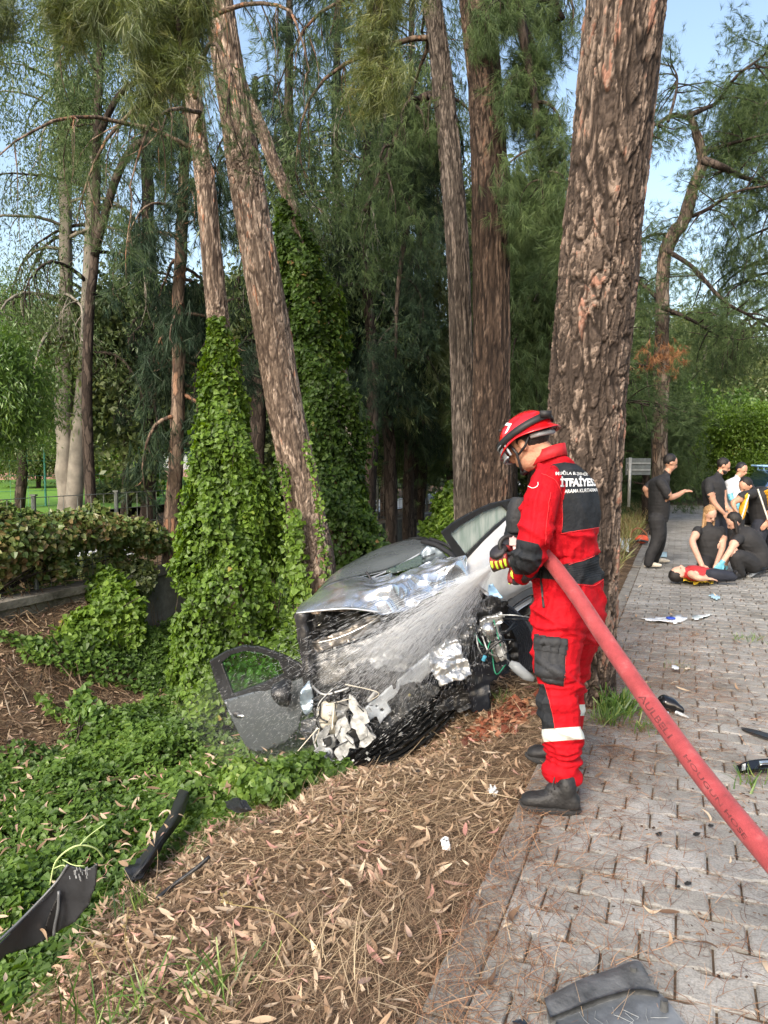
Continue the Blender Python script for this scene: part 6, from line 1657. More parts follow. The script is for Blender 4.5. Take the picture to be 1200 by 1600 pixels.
# person with white top and black cap
rc_, q = human("person in white top and black cap between the bearded man and the paramedic", 13.2,
  [("ring:top", [(1150, 746), (1146, 752), (1144, 762), (1146, 785), (1148, 802)], [tr((.05, .02, 0), (0, .06, 0)), tr((.13, .02, 0), (0, .15, 0)), tr((.16, .02, 0), (0, .17, 0)), tr((.16, 0, 0), (0, .16, 0)), tr((.15, 0, 0), (0, .15, 0))]),
   ("top", [(1140, 755, -.1), (1140, 768, -.18)], [.07, .065]), ("glovez", [(1140, 768, -.18), (1143, 780, -.24), (1150, 785, -.3)], [.05, .046, .036]), ("top", [(1154, 755, .1), (1158, 770, .1)], [.07, .06]), ("skin", [(1158, 770, .1), (1160, 785, 0)], [.045, .035]),
   ("trouser", [(1144, 805, 0), (1144, 835, 0), (1143, 862, 0)], [.11, .09, .07]), ("trouser", [(1153, 805, .1), (1154, 835, .1), (1154, 862, .1)], [.11, .09, .07]), ("skin", [(1151, 748), (1155, 741)], [.05, .05])],
  {"top": WHTC, "trouser": BLKCLOTH, "glovez": BLUEG, "skin": SKINM}, ((1158, 734), (.5, -.75, -.4), (.2, -.1, 1), 1.0), basepx=(1146, 864), hands=[((1150, 785, -.3), (.5, -.3, -.8), (0, -1, 0), "glovez"), ((1160, 785, 0), (0, -.3, -1), (0, -1, 0), "skin")], cap=True)
shoe(rc_, q, (1150, 866, -.3), (1140, 864, 0), BLK); shoe(rc_, q, (1160, 866, -.2), (1152, 864, .1), BLK)
# paramedic leaning over
YD = ground(1190, 893).y
rd, q = human("paramedic in black with an open yellow vest leaning over at the right border", YD,
  [("ring:tee", [(1174, 765), (1180, 768), (1186, 775), (1190, 795), (1192, 812), (1192, 822)], [tr((.06, 0, -.02), (0, .06, 0)), tr((.10, 0, .08), (0, .17, 0)), tr((.15, 0, .05), (0, .21, 0)), tr((.17, 0, 0), (0, .18, 0)), tr((.16, 0, 0), (0, .16, 0)), tr((.15, 0, 0), (0, .15, 0))]),
   ("tee", [(1176, 772, -.18), (1160, 775, -.26), (1156, 780, -.26)], [.07, .06, .056]), ("skin", [(1156, 780, -.26), (1146, 785, -.28), (1147, 793, -.3)], [.046, .04, .032]), ("tee", [(1196, 770, -.1), (1206, 785, -.15), (1207, 800, -.2)], [.075, .065, .055]), ("skin", [(1207, 800, -.2), (1200, 815, -.25)], [.045, .034]),
   ("trouser", [(1188, 822, -.08), (1184, 845, -.12), (1190, 868, -.13), (1192, 884, -.13)], [.12, .10, .082, .07]), ("trouser", [(1198, 822, .1), (1206, 845, .12), (1208, 868, .14), (1208, 884, .15)], [.12, .10, .082, .07]), ("skin", [(1176, 767), (1172, 760)], [.055, .052])],
  {"tee": BLKCLOTH, "trouser": NAVY, "skin": SKINM}, ((1166, 760), (-.75, -.35, -.55), (-.45, -.1, .85), 1.02), basepx=(1190, 893), hands=[((1147, 793, -.3), (.2, 0, -1), (-1, 0, 0), "skin"), ((1200, 815, -.25), (-.6, 0, -.8), (0, -1, 0), "skin")])
shoe(rd, q, (1186, 893, -.35), (1200, 891, -.1), BLK); shoe(rd, q, (1204, 893, -.2), (1214, 891, .1), BLK)
f = Fig(); f.rings([(q((1196, 764, -.08)), (.08, 0, .03), (0, .2, 0)), (q((1201, 778, -.10)), (.085, 0, 0), (0, .22, 0)), (q((1206, 796, -.12)), (.08, 0, 0), (0, .2, 0)), (q((1210, 815, -.12)), (.06, 0, 0), (0, .18, 0))], "a", n=20)
f.rings([(q((1163, 772, -.26)), (.035, 0, .02), (0, .07, 0)), (q((1163, 785, -.24)), (.045, 0, 0), (0, .07, 0)), (q((1160, 800, -.24)), (.045, 0, 0), (0, .06, 0)), (q((1158, 812, -.24)), (.02, 0, 0), (0, .04, 0))], "a", n=16)
V, F, T, D, Nn = f.fuse(.012, 2, fold_fn(.012, ())); fig_obj("vest", V, F, T, np.zeros(len(F), int), np.zeros(len(T), int), [YEL], rd)
g = Geo()
for a, b2 in (((1184, 764), (1200, 812)), ((1170, 773), (1158, 812))): add_tube(g, [q((a[0], a[1], -.30)), q(((a[0] + b2[0]) / 2, (a[1] + b2[1]) / 2, -.33)), q((b2[0], b2[1], -.31))], .011, 6)
g.obj("reflective_trim", simple("reflective_tape", (.65, .66, .6), .4), rd)
# kneeling blonde woman
YE = ground(1110, 897).y
re_, q = human("kneeling woman with long blonde hair and black uniform tee beside the patient", YE,
  [("ring:tee", [(1106, 821), (1108, 826), (1108, 835), (1110, 855), (1112, 872)], [tr((.06, 0, 0), (0, .06, 0)), tr((.16, -.03, 0), (0, .10, 0)), tr((.20, -.04, 0), (0, .13, 0)), tr((.16, 0, 0), (0, .14, 0)), tr((.17, 0, 0), (0, .15, 0))]),
   ("tee", [(1090, 829, -.05), (1086, 838, -.12)], [.065, .058]), ("skin", [(1086, 836, -.12), (1082, 848, -.2), (1090, 868, -.4), (1097, 884, -.55)], [.047, .045, .040, .032]),
   ("tee", [(1126, 829, .0), (1130, 842, -.08)], [.065, .056]), ("skin", [(1130, 842, -.08), (1128, 858, -.2), (1120, 880, -.42)], [.045, .042, .032]),
   ("trouser", [(1106, 878, .0), (1100, 884, -.3), (1101, 888, -.42)], [.12, .09, .07]), ("trouser", [(1101, 889, -.4), (1106, 888, .0), (1110, 887, .25)], [.065, .06, .05]), ("trouser", [(1118, 878, .05), (1124, 885, -.2)], [.12, .08]), ("trouser", [(1124, 889, -.25), (1124, 887, .2)], [.065, .055]), ("skin", [(1107, 824), (1108, 814)], [.05, .048])],
  {"tee": BLKCLOTH, "trouser": BLKCLOTH, "skin": SKINM2}, ((1109, 804), (.15, -.85, -.5), (0, -.35, .9), 1.0), hair=BLONDE, basepx=(1110, 897), hands=[((1097, 884, -.55), (.4, -.2, -.9), (0, -1, .3), "skin"), ((1120, 880, -.42), (-.3, -.2, -.9), (0, -1, .3), "skin")], hairlong=(-.05, -.36))
shoe(re_, q, (1113, 891, .45), (1112, 888, .25), BLK); shoe(re_, q, (1126, 891, .4), (1125, 888, .2), BLK)
# squatting helper with dark ponytail
YG = ground(1160, 902).y
rf, q = human("dark haired helper squatting in black with light blue gloves and white trimmed sneakers", YG,
  [("ring:tee", [(1152, 828), (1156, 834), (1164, 842), (1176, 856), (1182, 872), (1178, 884)], [tr((.05, 0, .04), (0, .06, 0)), tr((.10, 0, .10), (0, .16, 0)), tr((.12, 0, .12), (0, .20, 0)), tr((.14, 0, .09), (0, .19, 0)), tr((.17, 0, .02), (0, .20, 0)), tr((.16, 0, 0), (0, .19, 0))]),
   ("tee", [(1154, 842, -.16), (1146, 851, -.22)], [.07, .06]), ("skin", [(1147, 850, -.22), (1140, 862, -.28), (1132, 873, -.32)], [.048, .044, .036]), ("glovez", [(1134, 871, -.32), (1128, 879, -.34)], [.036, .032]),
   ("tee", [(1160, 840, .16), (1152, 850, .1)], [.07, .06]), ("skin", [(1152, 850, .1), (1142, 866, .0), (1134, 878, -.1)], [.046, .042, .034]),
   ("trouser", [(1176, 882, -.1), (1160, 872, -.22), (1150, 870, -.26), (1152, 884, -.24), (1158, 896, -.2)], [.125, .105, .085, .072, .06]), ("trouser", [(1178, 882, .12), (1164, 868, .18), (1152, 866, .2), (1160, 884, .2), (1172, 892, .2)], [.125, .10, .085, .07, .06]), ("skin", [(1152, 832), (1150, 824)], [.05, .048])],
  {"tee": BLKCLOTH, "trouser": BLKCLOTH, "glovez": BLUEG, "skin": SKINM2}, ((1148, 815), (-.75, .25, -.6), (-.5, .1, .85), 1.0), basepx=(1160, 902), hands=[((1128, 879, -.34), (-.6, 0, -.8), (0, -1, .3), "glovez"), ((1134, 878, -.1), (-.6, 0, -.8), (0, -1, .3), "glovez")], hairlong=(.06, -.26))
shoe(rf, q, (1136, 905, -.28), (1160, 903, -.2), BLK); shoe(rf, q, (1168, 904, .0), (1186, 893, .25), WHTC)
# the patient on the ground
YP = ground(1090, 912).y
rp, q = human("person in red top lying on a yellow sheet on the pavement", YP,
  [("ring:red", [(1072, 897), (1078, 896), (1090, 896), (1104, 898)], [tr((0, 0, .04), (0, .06, 0)), tr((0, 0, .09), (0, .16, 0)), tr((0, 0, .10), (0, .17, 0)), tr((0, 0, .09), (0, .15, 0))]),
   ("trouser", [(1104, 898, -.06), (1124, 899, -.10), (1146, 902, -.10)], [.085, .07, .05]), ("trouser", [(1104, 897, .1), (1122, 897, .14), (1144, 899, .15)], [.085, .07, .05]), ("skin", [(1080, 897, -.18), (1092, 903, -.28), (1104, 904, -.26)], [.05, .04, .03]), ("skin", [(1080, 893, .18), (1094, 893, .26)], [.045, .035]), ("skin", [(1074, 897), (1068, 897)], [.05, .05])],
  {"red": REDC, "trouser": NAVY, "skin": SKINM2}, ((1061, 897), (.05, -.1, 1), (-1, 0, .1), .98), basepx=(1090, 912), hands=[((1104, 904, -.26), (1, 0, -.1), (0, 0, 1), "skin"), ((1094, 893, .26), (1, 0, -.1), (0, 0, 1), "skin")])
shoe(rp, q, (1152, 898, -.1), (1147, 905, -.1), BLK); shoe(rp, q, (1150, 896, .15), (1145, 903, .15), BLK)
def flat_sheet(name, label, cat, poly, mat, z=.008, crease=.02, step=3.0, h=.0):
    poly = np.array(poly, float); x0, y0 = poly.min(0); x1, y1 = poly.max(0); nx, ny = max(4, int((x1 - x0) / step)), max(4, int((y1 - y0) / (step * .5)))
    gx, gy = np.meshgrid(np.linspace(x0, x1, nx), np.linspace(y0, y1, ny), indexing='ij'); sd = poly_sdf(gx.ravel(), gy.ravel(), poly).reshape(nx, ny)
    V = []; idx = -np.ones((nx, ny), int)
    for i in range(nx):
        for j in range(ny):
            if sd[i, j] > -.5: p_ = ground(gx[i, j], gy[i, j], z); idx[i, j] = len(V); V.append((p_.x, p_.y, z + crease * (abs(float(fbm(p_.x * 6, p_.y * 6, 3))) + .0) + h * (1 if sd[i, j] > 3 else .3)))
    Fq = [(idx[i, j], idx[i + 1, j], idx[i + 1, j + 1], idx[i, j + 1]) for i in range(nx - 1) for j in range(ny - 1) if min(idx[i, j], idx[i, j + 1], idx[i + 1, j + 1], idx[i + 1, j]) >= 0]
    g = Geo(); g.add(V, np.array(Fq)); c = np.mean(V, 0); o = g.obj(name, mat, None, loc=(c[0], c[1], 0), smooth=True)
    md = o.modifiers.new("t", 'SOLIDIFY'); md.thickness = .003
    return tag(o, label, cat)
flat_sheet("sheet", "crumpled yellow sheet under the person lying on the pavement", "sheet", [(1058, 896), (1090, 900), (1114, 902), (1118, 912), (1100, 916), (1066, 912)], YELB, .01, .10)
flat_sheet("wrapper", "torn white dressing wrapper with a blue mark lying across the pavement", "wrapper", [(996, 966), (1030, 965), (1062, 963), (1080, 966), (1060, 975), (1020, 973)], WHTC, .012, .03)
flat_sheet("wrapper", "thin clear plastic strip trailing right of the white wrapper", "wrapper", [(1078, 964), (1112, 958), (1116, 962), (1086, 971)], simple("clear_film", (.55, .62, .64), .2), .012, .03)
g = Geo(); p_ = ground(1048, 968, .02); V_, T_, Q_ = ell_vf((p_.x, p_.y, .035), (.045, 0, 0), (0, .05, 0), (0, 0, .012)); g.add(V_, Q_); tag(g.obj("bottle_cap", simple("blue_cap", (.03, .07, .42), .4), None, loc=(p_.x, p_.y, 0)), "blue cap lying on the white wrapper", "cap")
flat_sheet("face_mask", "light blue disposable mask on the pavement nearer the kneeling woman", "mask", [(1104, 929), (1118, 928), (1132, 937), (1116, 938)], simple("mask_blue", (.35, .52, .62), .8), .012, .03)
flat_sheet("face_mask", "pale blue cloth beside the cream shoes of the man in black", "mask", [(1024, 862), (1042, 864), (1042, 872), (1026, 872)], simple("cloth_blue", (.45, .60, .63), .8), .012, .04)
flat_sheet("tissue", "small white tissue beside the tiny weed on the pavement", "tissue", [(1046, 1044), (1058, 1041), (1064, 1050), (1052, 1050)], WHTC, .012, .03)
flat_sheet("tissue", "beige paper scrap right of the white tissue", "tissue", [(1066, 1042), (1080, 1041), (1082, 1047), (1070, 1048)], simple("beige_paper", (.5, .42, .34), .8), .012, .02)
flat_sheet("plastic_bag", "crumpled clear plastic bag on the verge left of the man in black", "bag", [(964, 858), (972, 850), (986, 852), (984, 866), (970, 868)], simple("bag_film", (.5, .55, .56), .3), .0, .35)
# orange and black kit bag
p_ = ground(996, 850, 0); kb = thing("kit_bag", "small orange and black bag with a looped strap behind the man in black", "bag", (p_.x, p_.y, 0))
f = Fig(); f.ell(p_ + Vector((.08, 0, .09)), (.13, 0, 0), (0, .09, 0), (0, 0, .085), "a"); V, F, T, D, Nn = f.fuse(.012, 2); fig_obj("bag_body", V, F, T, np.zeros(len(F), int), np.zeros(len(T), int), [simple("orange_nylon", (.55, .08, .03), .5)], kb)
g = Geo(); add_tube(g, catmull([p_ + Vector((-.14, 0, .05)), p_ + Vector((-.1, 0, .24)), p_ + Vector((.02, 0, .30)), p_ + Vector((.16, 0, .2)), p_ + Vector((.2, 0, .06))], 16), .014, 6); g.obj("strap", simple("brown_strap", (.22, .09, .04), .7), kb)
g = Geo(); add_tube(g, catmull([p_ + Vector((-.12, -.05, .03)), p_ + Vector((0, -.09, .08)), p_ + Vector((.16, -.1, .05))], 10), .022, 6); g.obj("buckle_strap", BLK, kb)
# road sign seen from behind
p_ = ground(984, 776, 0); Ys = 17.5; sg_ = thing("road_sign", "back of a plain grey road sign on a pale post behind the crooked pine", "sign", (P(983, 780, Ys).x, Ys, 0))
g = Geo(); add_tube(g, [P(982, 792, Ys), P(985, 715, Ys)], .035, 10); g.obj("post", simple("pale_post", (.5, .5, .48), .5, .3), sg_, smooth=True)
g = Geo(); a = P(978, 716, Ys + .05); b2 = P(1016, 742, Ys + .05); V_, F_ = box_vf((a + b2) / 2, (b2 - a).x, .03, (a - b2).z); g.add(V_, F_); g.obj("panel", simple("sign_back", (.16, .18, .18), .6), sg_)
g = Geo()
for zz in (.3, .7): V_, F_ = box_vf(((a + b2) / 2).x * X + (Ys + .02) * Yx + (b2.z + (a.z - b2.z) * zz) * Zx, (b2 - a).x * .96, .03, .035); g.add(V_, F_)
g.obj("bracket", GREYM, sg_)
# blue van at the right border
bp0 = P(1190, 790, 15.2); van = thing("van", "dark blue van with a roof rack cut off by the right border", "van", (bp0.x, 15.2, 0)); van.rotation_euler = (0, 0, -PA); VB = simple("blue_paint", (.02, .07, .20), .25, .2, noise_amt=.08, coat=.8); 
def prism(g, prof, y0, y1):
    n = len(prof); V = [(x, y0, z) for x, z in prof] + [(x, y1, z) for x, z in prof]; g.add(V, [(j, (j + 1) % n, n + (j + 1) % n, n + j) for j in range(n)])
    g.add([(x, y0, z) for x, z in prof] + [(sum(x for x, z in prof) / n, y0, sum(z for x, z in prof) / n)], [(j + 1 if j + 1 < n else 0, j, n) for j in range(n)])
    g.add([(x, y1, z) for x, z in prof] + [(sum(x for x, z in prof) / n, y1, sum(z for x, z in prof) / n)], [(j, j + 1 if j + 1 < n else 0, n) for j in range(n)])
x0 = bp0.x; g = Geo(); prism(g, [(x0 - .05, .35), (x0 - .05, .85), (x0 + .02, 1.0), (x0 + .22, 1.36), (x0 + 1.7, 1.36), (x0 + 1.9, 1.0), (x0 + 1.95, .35)], 15.2, 19.5); vb = g.obj("body", VB, van)
g = Geo(); prism(g, [(x0 + .10, 1.02), (x0 + .26, 1.31), (x0 + 1.62, 1.31), (x0 + 1.80, 1.02)], 15.18, 15.22); g.obj("windscreen", LENS, van)
g = Geo()
for k in range(3): add_tube(g, [(x0 + .15 + .75 * k, 15.6, 1.43), (x0 + .15 + .75 * k, 19.0, 1.43)], .02, 6)
for yy in (15.8, 17.2, 18.6): add_tube(g, [(x0 + .05, yy, 1.45), (x0 + 1.8, yy, 1.45)], .02, 6); add_tube(g, [(x0 + .2, yy, 1.34), (x0 + .2, yy, 1.45)], .015, 6)
g.obj("roof_rack", simple("rack_blue", (.18, .32, .48), .4, .3), van)
for (xx, yy) in ((x0 + .05, 15.9), (x0 + 1.85, 15.9), (x0 + .05, 18.8), (x0 + 1.85, 18.8)):
    g = Geo(); add_tube(g, [(xx - .1, yy, .33), (xx + .1, yy, .33)], .33, 20); w_ = g.obj("wheel", BLK, van); g = Geo(); add_tube(g, [(xx - .11, yy, .33), (xx - .09, yy, .33)], .19, 16); g.obj("rim", GREYM, w_, loc=tuple(van.location))
for xx in (x0 + .15, x0 + 1.65): g = Geo(); V_, F_ = box_vf((xx, 15.17, .75), .22, .06, .16); g.add(V_, F_); g.obj("headlight", LENS, van)
# ================================================================== THE WRECKED CAR
cb_ = ground(640, 1130, -.45); car = thing("wrecked_car", "silver grey car with its front torn open lying at the ditch edge", "car", tuple(cb_))
def paint(name, c, rough=.28, metal=.55, coat=.7, dirt=.3, bump=.05):
    m, nt, out = newmat(name); b = N(nt, "ShaderNodeBsdfPrincipled", Roughness=rough, Metallic=metal); b.inputs["Coat Weight"].default_value = coat; b.inputs["Coat Roughness"].default_value = .06
    tc = nt.nodes.new("ShaderNodeTexCoord"); nz = N(nt, "ShaderNodeTexNoise", Scale=3.5, Detail=8.0, Roughness=.7); nt.links.new(tc.outputs["Object"], nz.inputs["Vector"]); c = np.array(c)
    nt.links.new(ramp(nt, nz.outputs[0], [(.32, c * (1 - dirt)), (.55, c), (.75, np.minimum(c * 1.12, 1))]), b.inputs["Base Color"])
    nt.links.new(ramp(nt, nz.outputs[0], [(.3, (rough + .35,) * 3), (.5, (rough,) * 3)]), b.inputs["Roughness"])
    n2 = N(nt, "ShaderNodeTexNoise", Scale=60.0, Detail=4.0); nt.links.new(tc.outputs["Object"], n2.inputs["Vector"]); bp = N(nt, "ShaderNodeBump", Strength=bump, Distance=.004); nt.links.new(n2.outputs[0], bp.inputs["Height"]); nt.links.new(bp.outputs[0], b.inputs["Normal"])
    nt.links.new(b.outputs[0], out.inputs[0]); return m
SILVER = paint("silver_paint", (.46, .48, .51)); GREYP = paint("grey_paint", (.10, .115, .125), .35, .4, .5); FOIL = paint("bare_crumpled_metal", (.52, .52, .52), .22, .85, .4, .35); ALU = paint("cast_aluminium", (.52, .53, .53), .38, .8, 0, .45, .6)
PLAST = simple("black_plastic", (.014, .015, .017), .42, noise_amt=.5, scale=8, bump=.35, bscale=50); PLAST2 = simple("wet_grey_plastic", (.05, .053, .056), .3, noise_amt=.6, scale=7, bump=.3, bscale=40); WHITEP = simple("broken_white_plastic", (.36, .37, .37), .45, noise_amt=.5, scale=26, bump=.4, bscale=40); BEAM = simple("primed_steel_beam", (.50, .55, .60), .45, .1, noise_amt=.22, scale=7, bump=.15)
RUB = simple("tyre_rubber", (.018, .018, .018), .8, noise_amt=.3, bump=.4); BROWNM = simple("inner_steel", (.30, .27, .24), .35, .7, noise_amt=.4, scale=5); BEIGE = simple("beige_tank", (.58, .54, .45), .45, noise_amt=.15)
m, nt, out = newmat("car_glass"); b = N(nt, "ShaderNodeBsdfPrincipled", Roughness=.03); b.inputs["Base Color"].default_value = (.30, .42, .38, 1); b.inputs["Transmission Weight"].default_value = .85; b.inputs["IOR"].default_value = 1.45; nt.links.new(b.outputs[0], out.inputs[0]); CGLASS = m
m, nt, out = newmat("frosty_glass"); b = N(nt, "ShaderNodeBsdfPrincipled", Roughness=.18); b.inputs["Base Color"].default_value = (.55, .66, .62, 1); b.inputs["Transmission Weight"].default_value = .35
tc = nt.nodes.new("ShaderNodeTexCoord"); wv = N(nt, "ShaderNodeTexNoise", Scale=26.0, Detail=5.0); mp = nt.nodes.new("ShaderNodeMapping"); mp.inputs["Scale"].default_value = (1, 1, .2); nt.links.new(tc.outputs["Object"], mp.inputs[0]); nt.links.new(mp.outputs[0], wv.inputs["Vector"])
nt.links.new(ramp(nt, wv.outputs[0], [(.35, (.36, .47, .43)), (.65, (.62, .70, .67))]), b.inputs["Base Color"]); nt.links.new(b.outputs[0], out.inputs[0]); FGLASS = m
def cobj(g, name, mat, parent=None, smooth=True):
    return g.obj(name, mat, parent or car, smooth, loc=tuple(car.location))
def fbm3(V, s, o=3, k=0):
    x, y, z = V.T; return (fbm(x * s + k, z * s + y * s * .6, o) + fbm(y * s + 3 + k, z * s * .9 - x * s * .4, o)) * .7
def sheet(rows, nu=40, nv=30, crumple=0, cs=7, thick=.012, ridge=0, soften=1):
    A = np.array([[tuple(P(*c)) for c in r] for r in rows]); m_, n_, _ = A.shape
    B = np.array([catmull(A[i], nu) for i in range(m_)]); C = np.stack([catmull(B[:, j], nv) for j in range(nu)], 1)
    V = C.reshape(-1, 3); du = np.gradient(C, axis=1).reshape(-1, 3); dv = np.gradient(C, axis=0).reshape(-1, 3); Nn = np.cross(du, dv); Nn /= np.linalg.norm(Nn, axis=1, keepdims=True) + 1e-9
    if Nn[:, 1].mean() > 0: Nn = -Nn
    if crumple: V = V + Nn * (crumple * 2 * fbm3(V, cs))[:, None]
    if ridge:
        q = fbm3(V, cs * .8, 2, 7); V = V + Nn * (ridge * (1 - np.minimum(np.abs(q) * 7, 1.0)))[:, None] - Nn * (ridge * (1 - np.minimum(np.abs(fbm3(V, cs * 1.3, 2, 19)) * 7, 1.0)))[:, None]
    g = Geo(); i = np.arange(nv - 1)[:, None] * nu; j = np.arange(nu - 1)[None]; F = np.stack([i + j, i + j + 1, i + nu + j + 1, i + nu + j], 2).reshape(-1, 4)
    W = V - Nn * thick; k = len(V); rim = []
    bd = [(a, a + 1) for a in range(nu - 1)] + [(a * nu + nu - 1, (a + 1) * nu + nu - 1) for a in range(nv - 1)] + [((nv - 1) * nu + a + 1, (nv - 1) * nu + a) for a in range(nu - 1)] + [((a + 1) * nu, a * nu) for a in range(nv - 1)]
    g.add(np.vstack([V, W]), np.vstack([F, F[:, ::-1] + k, np.array([(a, b2, b2 + k, a + k) for a, b2 in bd])])); return g
def plate(poly, Yf, thick=.03, step=3.0, crumple=.0, cs=12, ragged=0, holes=(), inner=()):
    """a piece with an irregular outline: front and back faces with real edges"""
    poly = np.array(poly, float); x0, y0 = poly.min(0) - step; x1, y1 = poly.max(0) + step; nx, ny = int((x1 - x0) / step) + 2, int((y1 - y0) / step) + 2
    gx, gy = np.meshgrid(x0 + np.arange(nx) * step, y0 + np.arange(ny) * step, indexing='ij'); sd = poly_sdf(gx.ravel(), gy.ravel(), poly)
    if ragged: sd = sd + ragged * 2 * fbm(gx.ravel() * .12, gy.ravel() * .12, 3)
    for ip in inner: sd = np.minimum(sd, -poly_sdf(gx.ravel(), gy.ravel(), ip))
    for hx, hy, hr in holes: sd = np.minimum(sd, np.hypot(gx.ravel() - hx, gy.ravel() - hy) - hr)
    sd = sd.reshape(nx, ny); G2 = np.stack([gx, gy], -1)
    # snap boundary points on to the outline
    gr = np.stack(np.gradient(sd, step), -1); near = (np.abs(sd) < step * .75) & (np.linalg.norm(gr, axis=-1) > .3); G2 = np.where(near[..., None], G2 - gr * sd[..., None] / np.maximum((gr ** 2).sum(-1, keepdims=True), .3), G2); ins = (sd > 0) | near
    idx = -np.ones((nx, ny), int); V = []
    for a in range(nx):
        for b2 in range(ny):
            if ins[a, b2]: idx[a, b2] = len(V); px, py = G2[a, b2]; V.append(tuple(P(px, py, Yf(px, py) if callable(Yf) else Yf)))
    V = np.array(V); Fq = []
    for a in range(nx - 1):
        for b2 in range(ny - 1):
            q = (idx[a, b2], idx[a, b2 + 1], idx[a + 1, b2 + 1], idx[a + 1, b2])
            if min(q) >= 0 and sd[a:a + 2, b2:b2 + 2].max() > step * .2: Fq.append(q)
    if crumple: V = V + np.array([0.1, -1, .35]) * (crumple * 2 * fbm3(V, cs))[:, None] + np.array([.5, 0, 1]) * (crumple * .4 * fbm3(V, cs * 1.7, 2, 9))[:, None]
    Fq = np.array(Fq); k = len(V); W = V + np.array([0, thick, .0]); cnt = {}
    for f_ in Fq:
        for a, b2 in zip(f_, np.roll(f_, -1)): cnt[(a, b2)] = cnt.get((a, b2), 0) + 1
    rim = [(b2, a, a + k, b2 + k) for (a, b2) in cnt if (b2, a) not in cnt]
    g = Geo(); g.add(np.vstack([V, W]), np.vstack([Fq, Fq[:, ::-1] + k, np.array(rim)])); return g
def T3(pts, r, name, mat, parent=None, n=18, sides=7):
    g = Geo(); add_tube(g, catmull([P(*p_) for p_ in pts], n), r, sides); return cobj(g, name, mat, parent)

# roof and windscreen surround
roof = cobj(sheet([[(478, 948, 5.75), (515, 915, 5.85), (560, 903, 5.95), (600, 893, 6.0), (640, 878, 6.05), (680, 866, 6.1)],
      [(488, 934, 6.1), (525, 897, 6.2), (570, 880, 6.3), (612, 866, 6.35), (645, 856, 6.35), (680, 852, 6.3)],
      [(505, 922, 6.6), (545, 885, 6.7), (585, 862, 6.8), (620, 849, 6.85), (650, 843, 6.8), (678, 845, 6.6)],
      [(540, 915, 7.2), (575, 885, 7.3), (605, 868, 7.4), (635, 856, 7.4), (660, 850, 7.2), (684, 852, 6.9)],
      [(580, 935, 7.7), (605, 910, 7.8), (630, 890, 7.8), (655, 876, 7.7), (675, 868, 7.5), (690, 865, 7.2)]], 50, 40, .004, 3), "roof", paint("roof_paint", (.20, .225, .245), .22, .5, .8))
T3([(572, 906, 5.86), (600, 895, 5.93), (630, 880, 5.98), (658, 864, 6.03)], .008, "windscreen_trim", SILVER)
g = plate([(600, 893), (632, 878), (658, 866), (662, 882), (640, 890), (612, 896)], lambda x, y: 5.88 + (895 - y) * .004, .008, 3); cobj(g, "windscreen", CGLASS)
T3([(572, 894, 5.83), (577, 900, 5.80), (580, 907, 5.78)], .010, "wiper", BLK); 
# crumpled bonnet
bon = sheet([[(462, 957, 5.12), (500, 953, 5.08), (545, 949, 5.05), (597, 955, 5.05), (635, 950, 5.12), (672, 930, 5.25), (700, 912, 5.4), (738, 902, 5.55)],
      [(466, 950, 5.25), (503, 941, 5.2), (548, 934, 5.16), (600, 938, 5.12), (640, 930, 5.2), (676, 912, 5.34), (703, 900, 5.47), (733, 894, 5.6)],
      [(470, 944, 5.42), (507, 928, 5.42), (552, 915, 5.38), (602, 921, 5.30), (642, 910, 5.36), (680, 898, 5.45), (706, 889, 5.56), (729, 887, 5.68)],
      [(474, 940, 5.62), (511, 917, 5.68), (556, 905, 5.66), (604, 905, 5.58), (645, 893, 5.6), (682, 882, 5.62), (706, 878, 5.68), (724, 880, 5.76)],
      [(479, 940, 5.8), (515, 913, 5.9), (560, 900, 5.9), (606, 893, 5.84), (648, 880, 5.82), (684, 868, 5.8), (706, 868, 5.82), (720, 874, 5.86)]], 110, 60, .0, 5, .010)
V0 = np.vstack(bon.V); px_, py_ = project(V0); w_ = sstep(545, 605, px_) ; n0 = np.array([0.25, -.6, .75]); n0 /= np.linalg.norm(n0)
c1_ = fbm3(V0, 2.6, 1, 2); c2_ = fbm3(V0, 6.0, 1, 11); dz = w_ * (.085 * (1 - np.minimum(np.abs(c1_) * 4, 1)) - .06 * (1 - np.minimum(np.abs(fbm3(V0, 3.6, 1, 21)) * 4, 1)) + .05 * (1 - np.minimum(np.abs(c2_) * 5, 1)) - .03 * (1 - np.minimum(np.abs(fbm3(V0, 9.0, 1, 33)) * 5, 1)) - .015) + .006 * c1_
bon.V = [V0 + n0 * dz[:, None]]
m, nt, out = newmat("bonnet_paint"); b = N(nt, "ShaderNodeBsdfPrincipled", Roughness=.2, Metallic=.75); b.inputs["Coat Weight"].default_value = .6; b.inputs["Coat Roughness"].default_value = .08
tc = nt.nodes.new("ShaderNodeTexCoord"); nz = N(nt, "ShaderNodeTexNoise", Scale=6.0, Detail=6.0, Roughness=.6); nt.links.new(tc.outputs["Object"], nz.inputs["Vector"]); nt.links.new(ramp(nt, nz.outputs[0], [(.32, (.34, .32, .30)), (.48, (.50, .55, .62)), (.7, (.60, .66, .74))]), b.inputs["Base Color"]); nt.links.new(b.outputs[0], out.inputs[0])
bonnet = cobj(bon, "bonnet", m)
T3([(463, 958, 5.10), (500, 954, 5.06), (545, 951, 5.03), (597, 957, 5.03)], .007, "bonnet_edge", SILVER, bonnet)
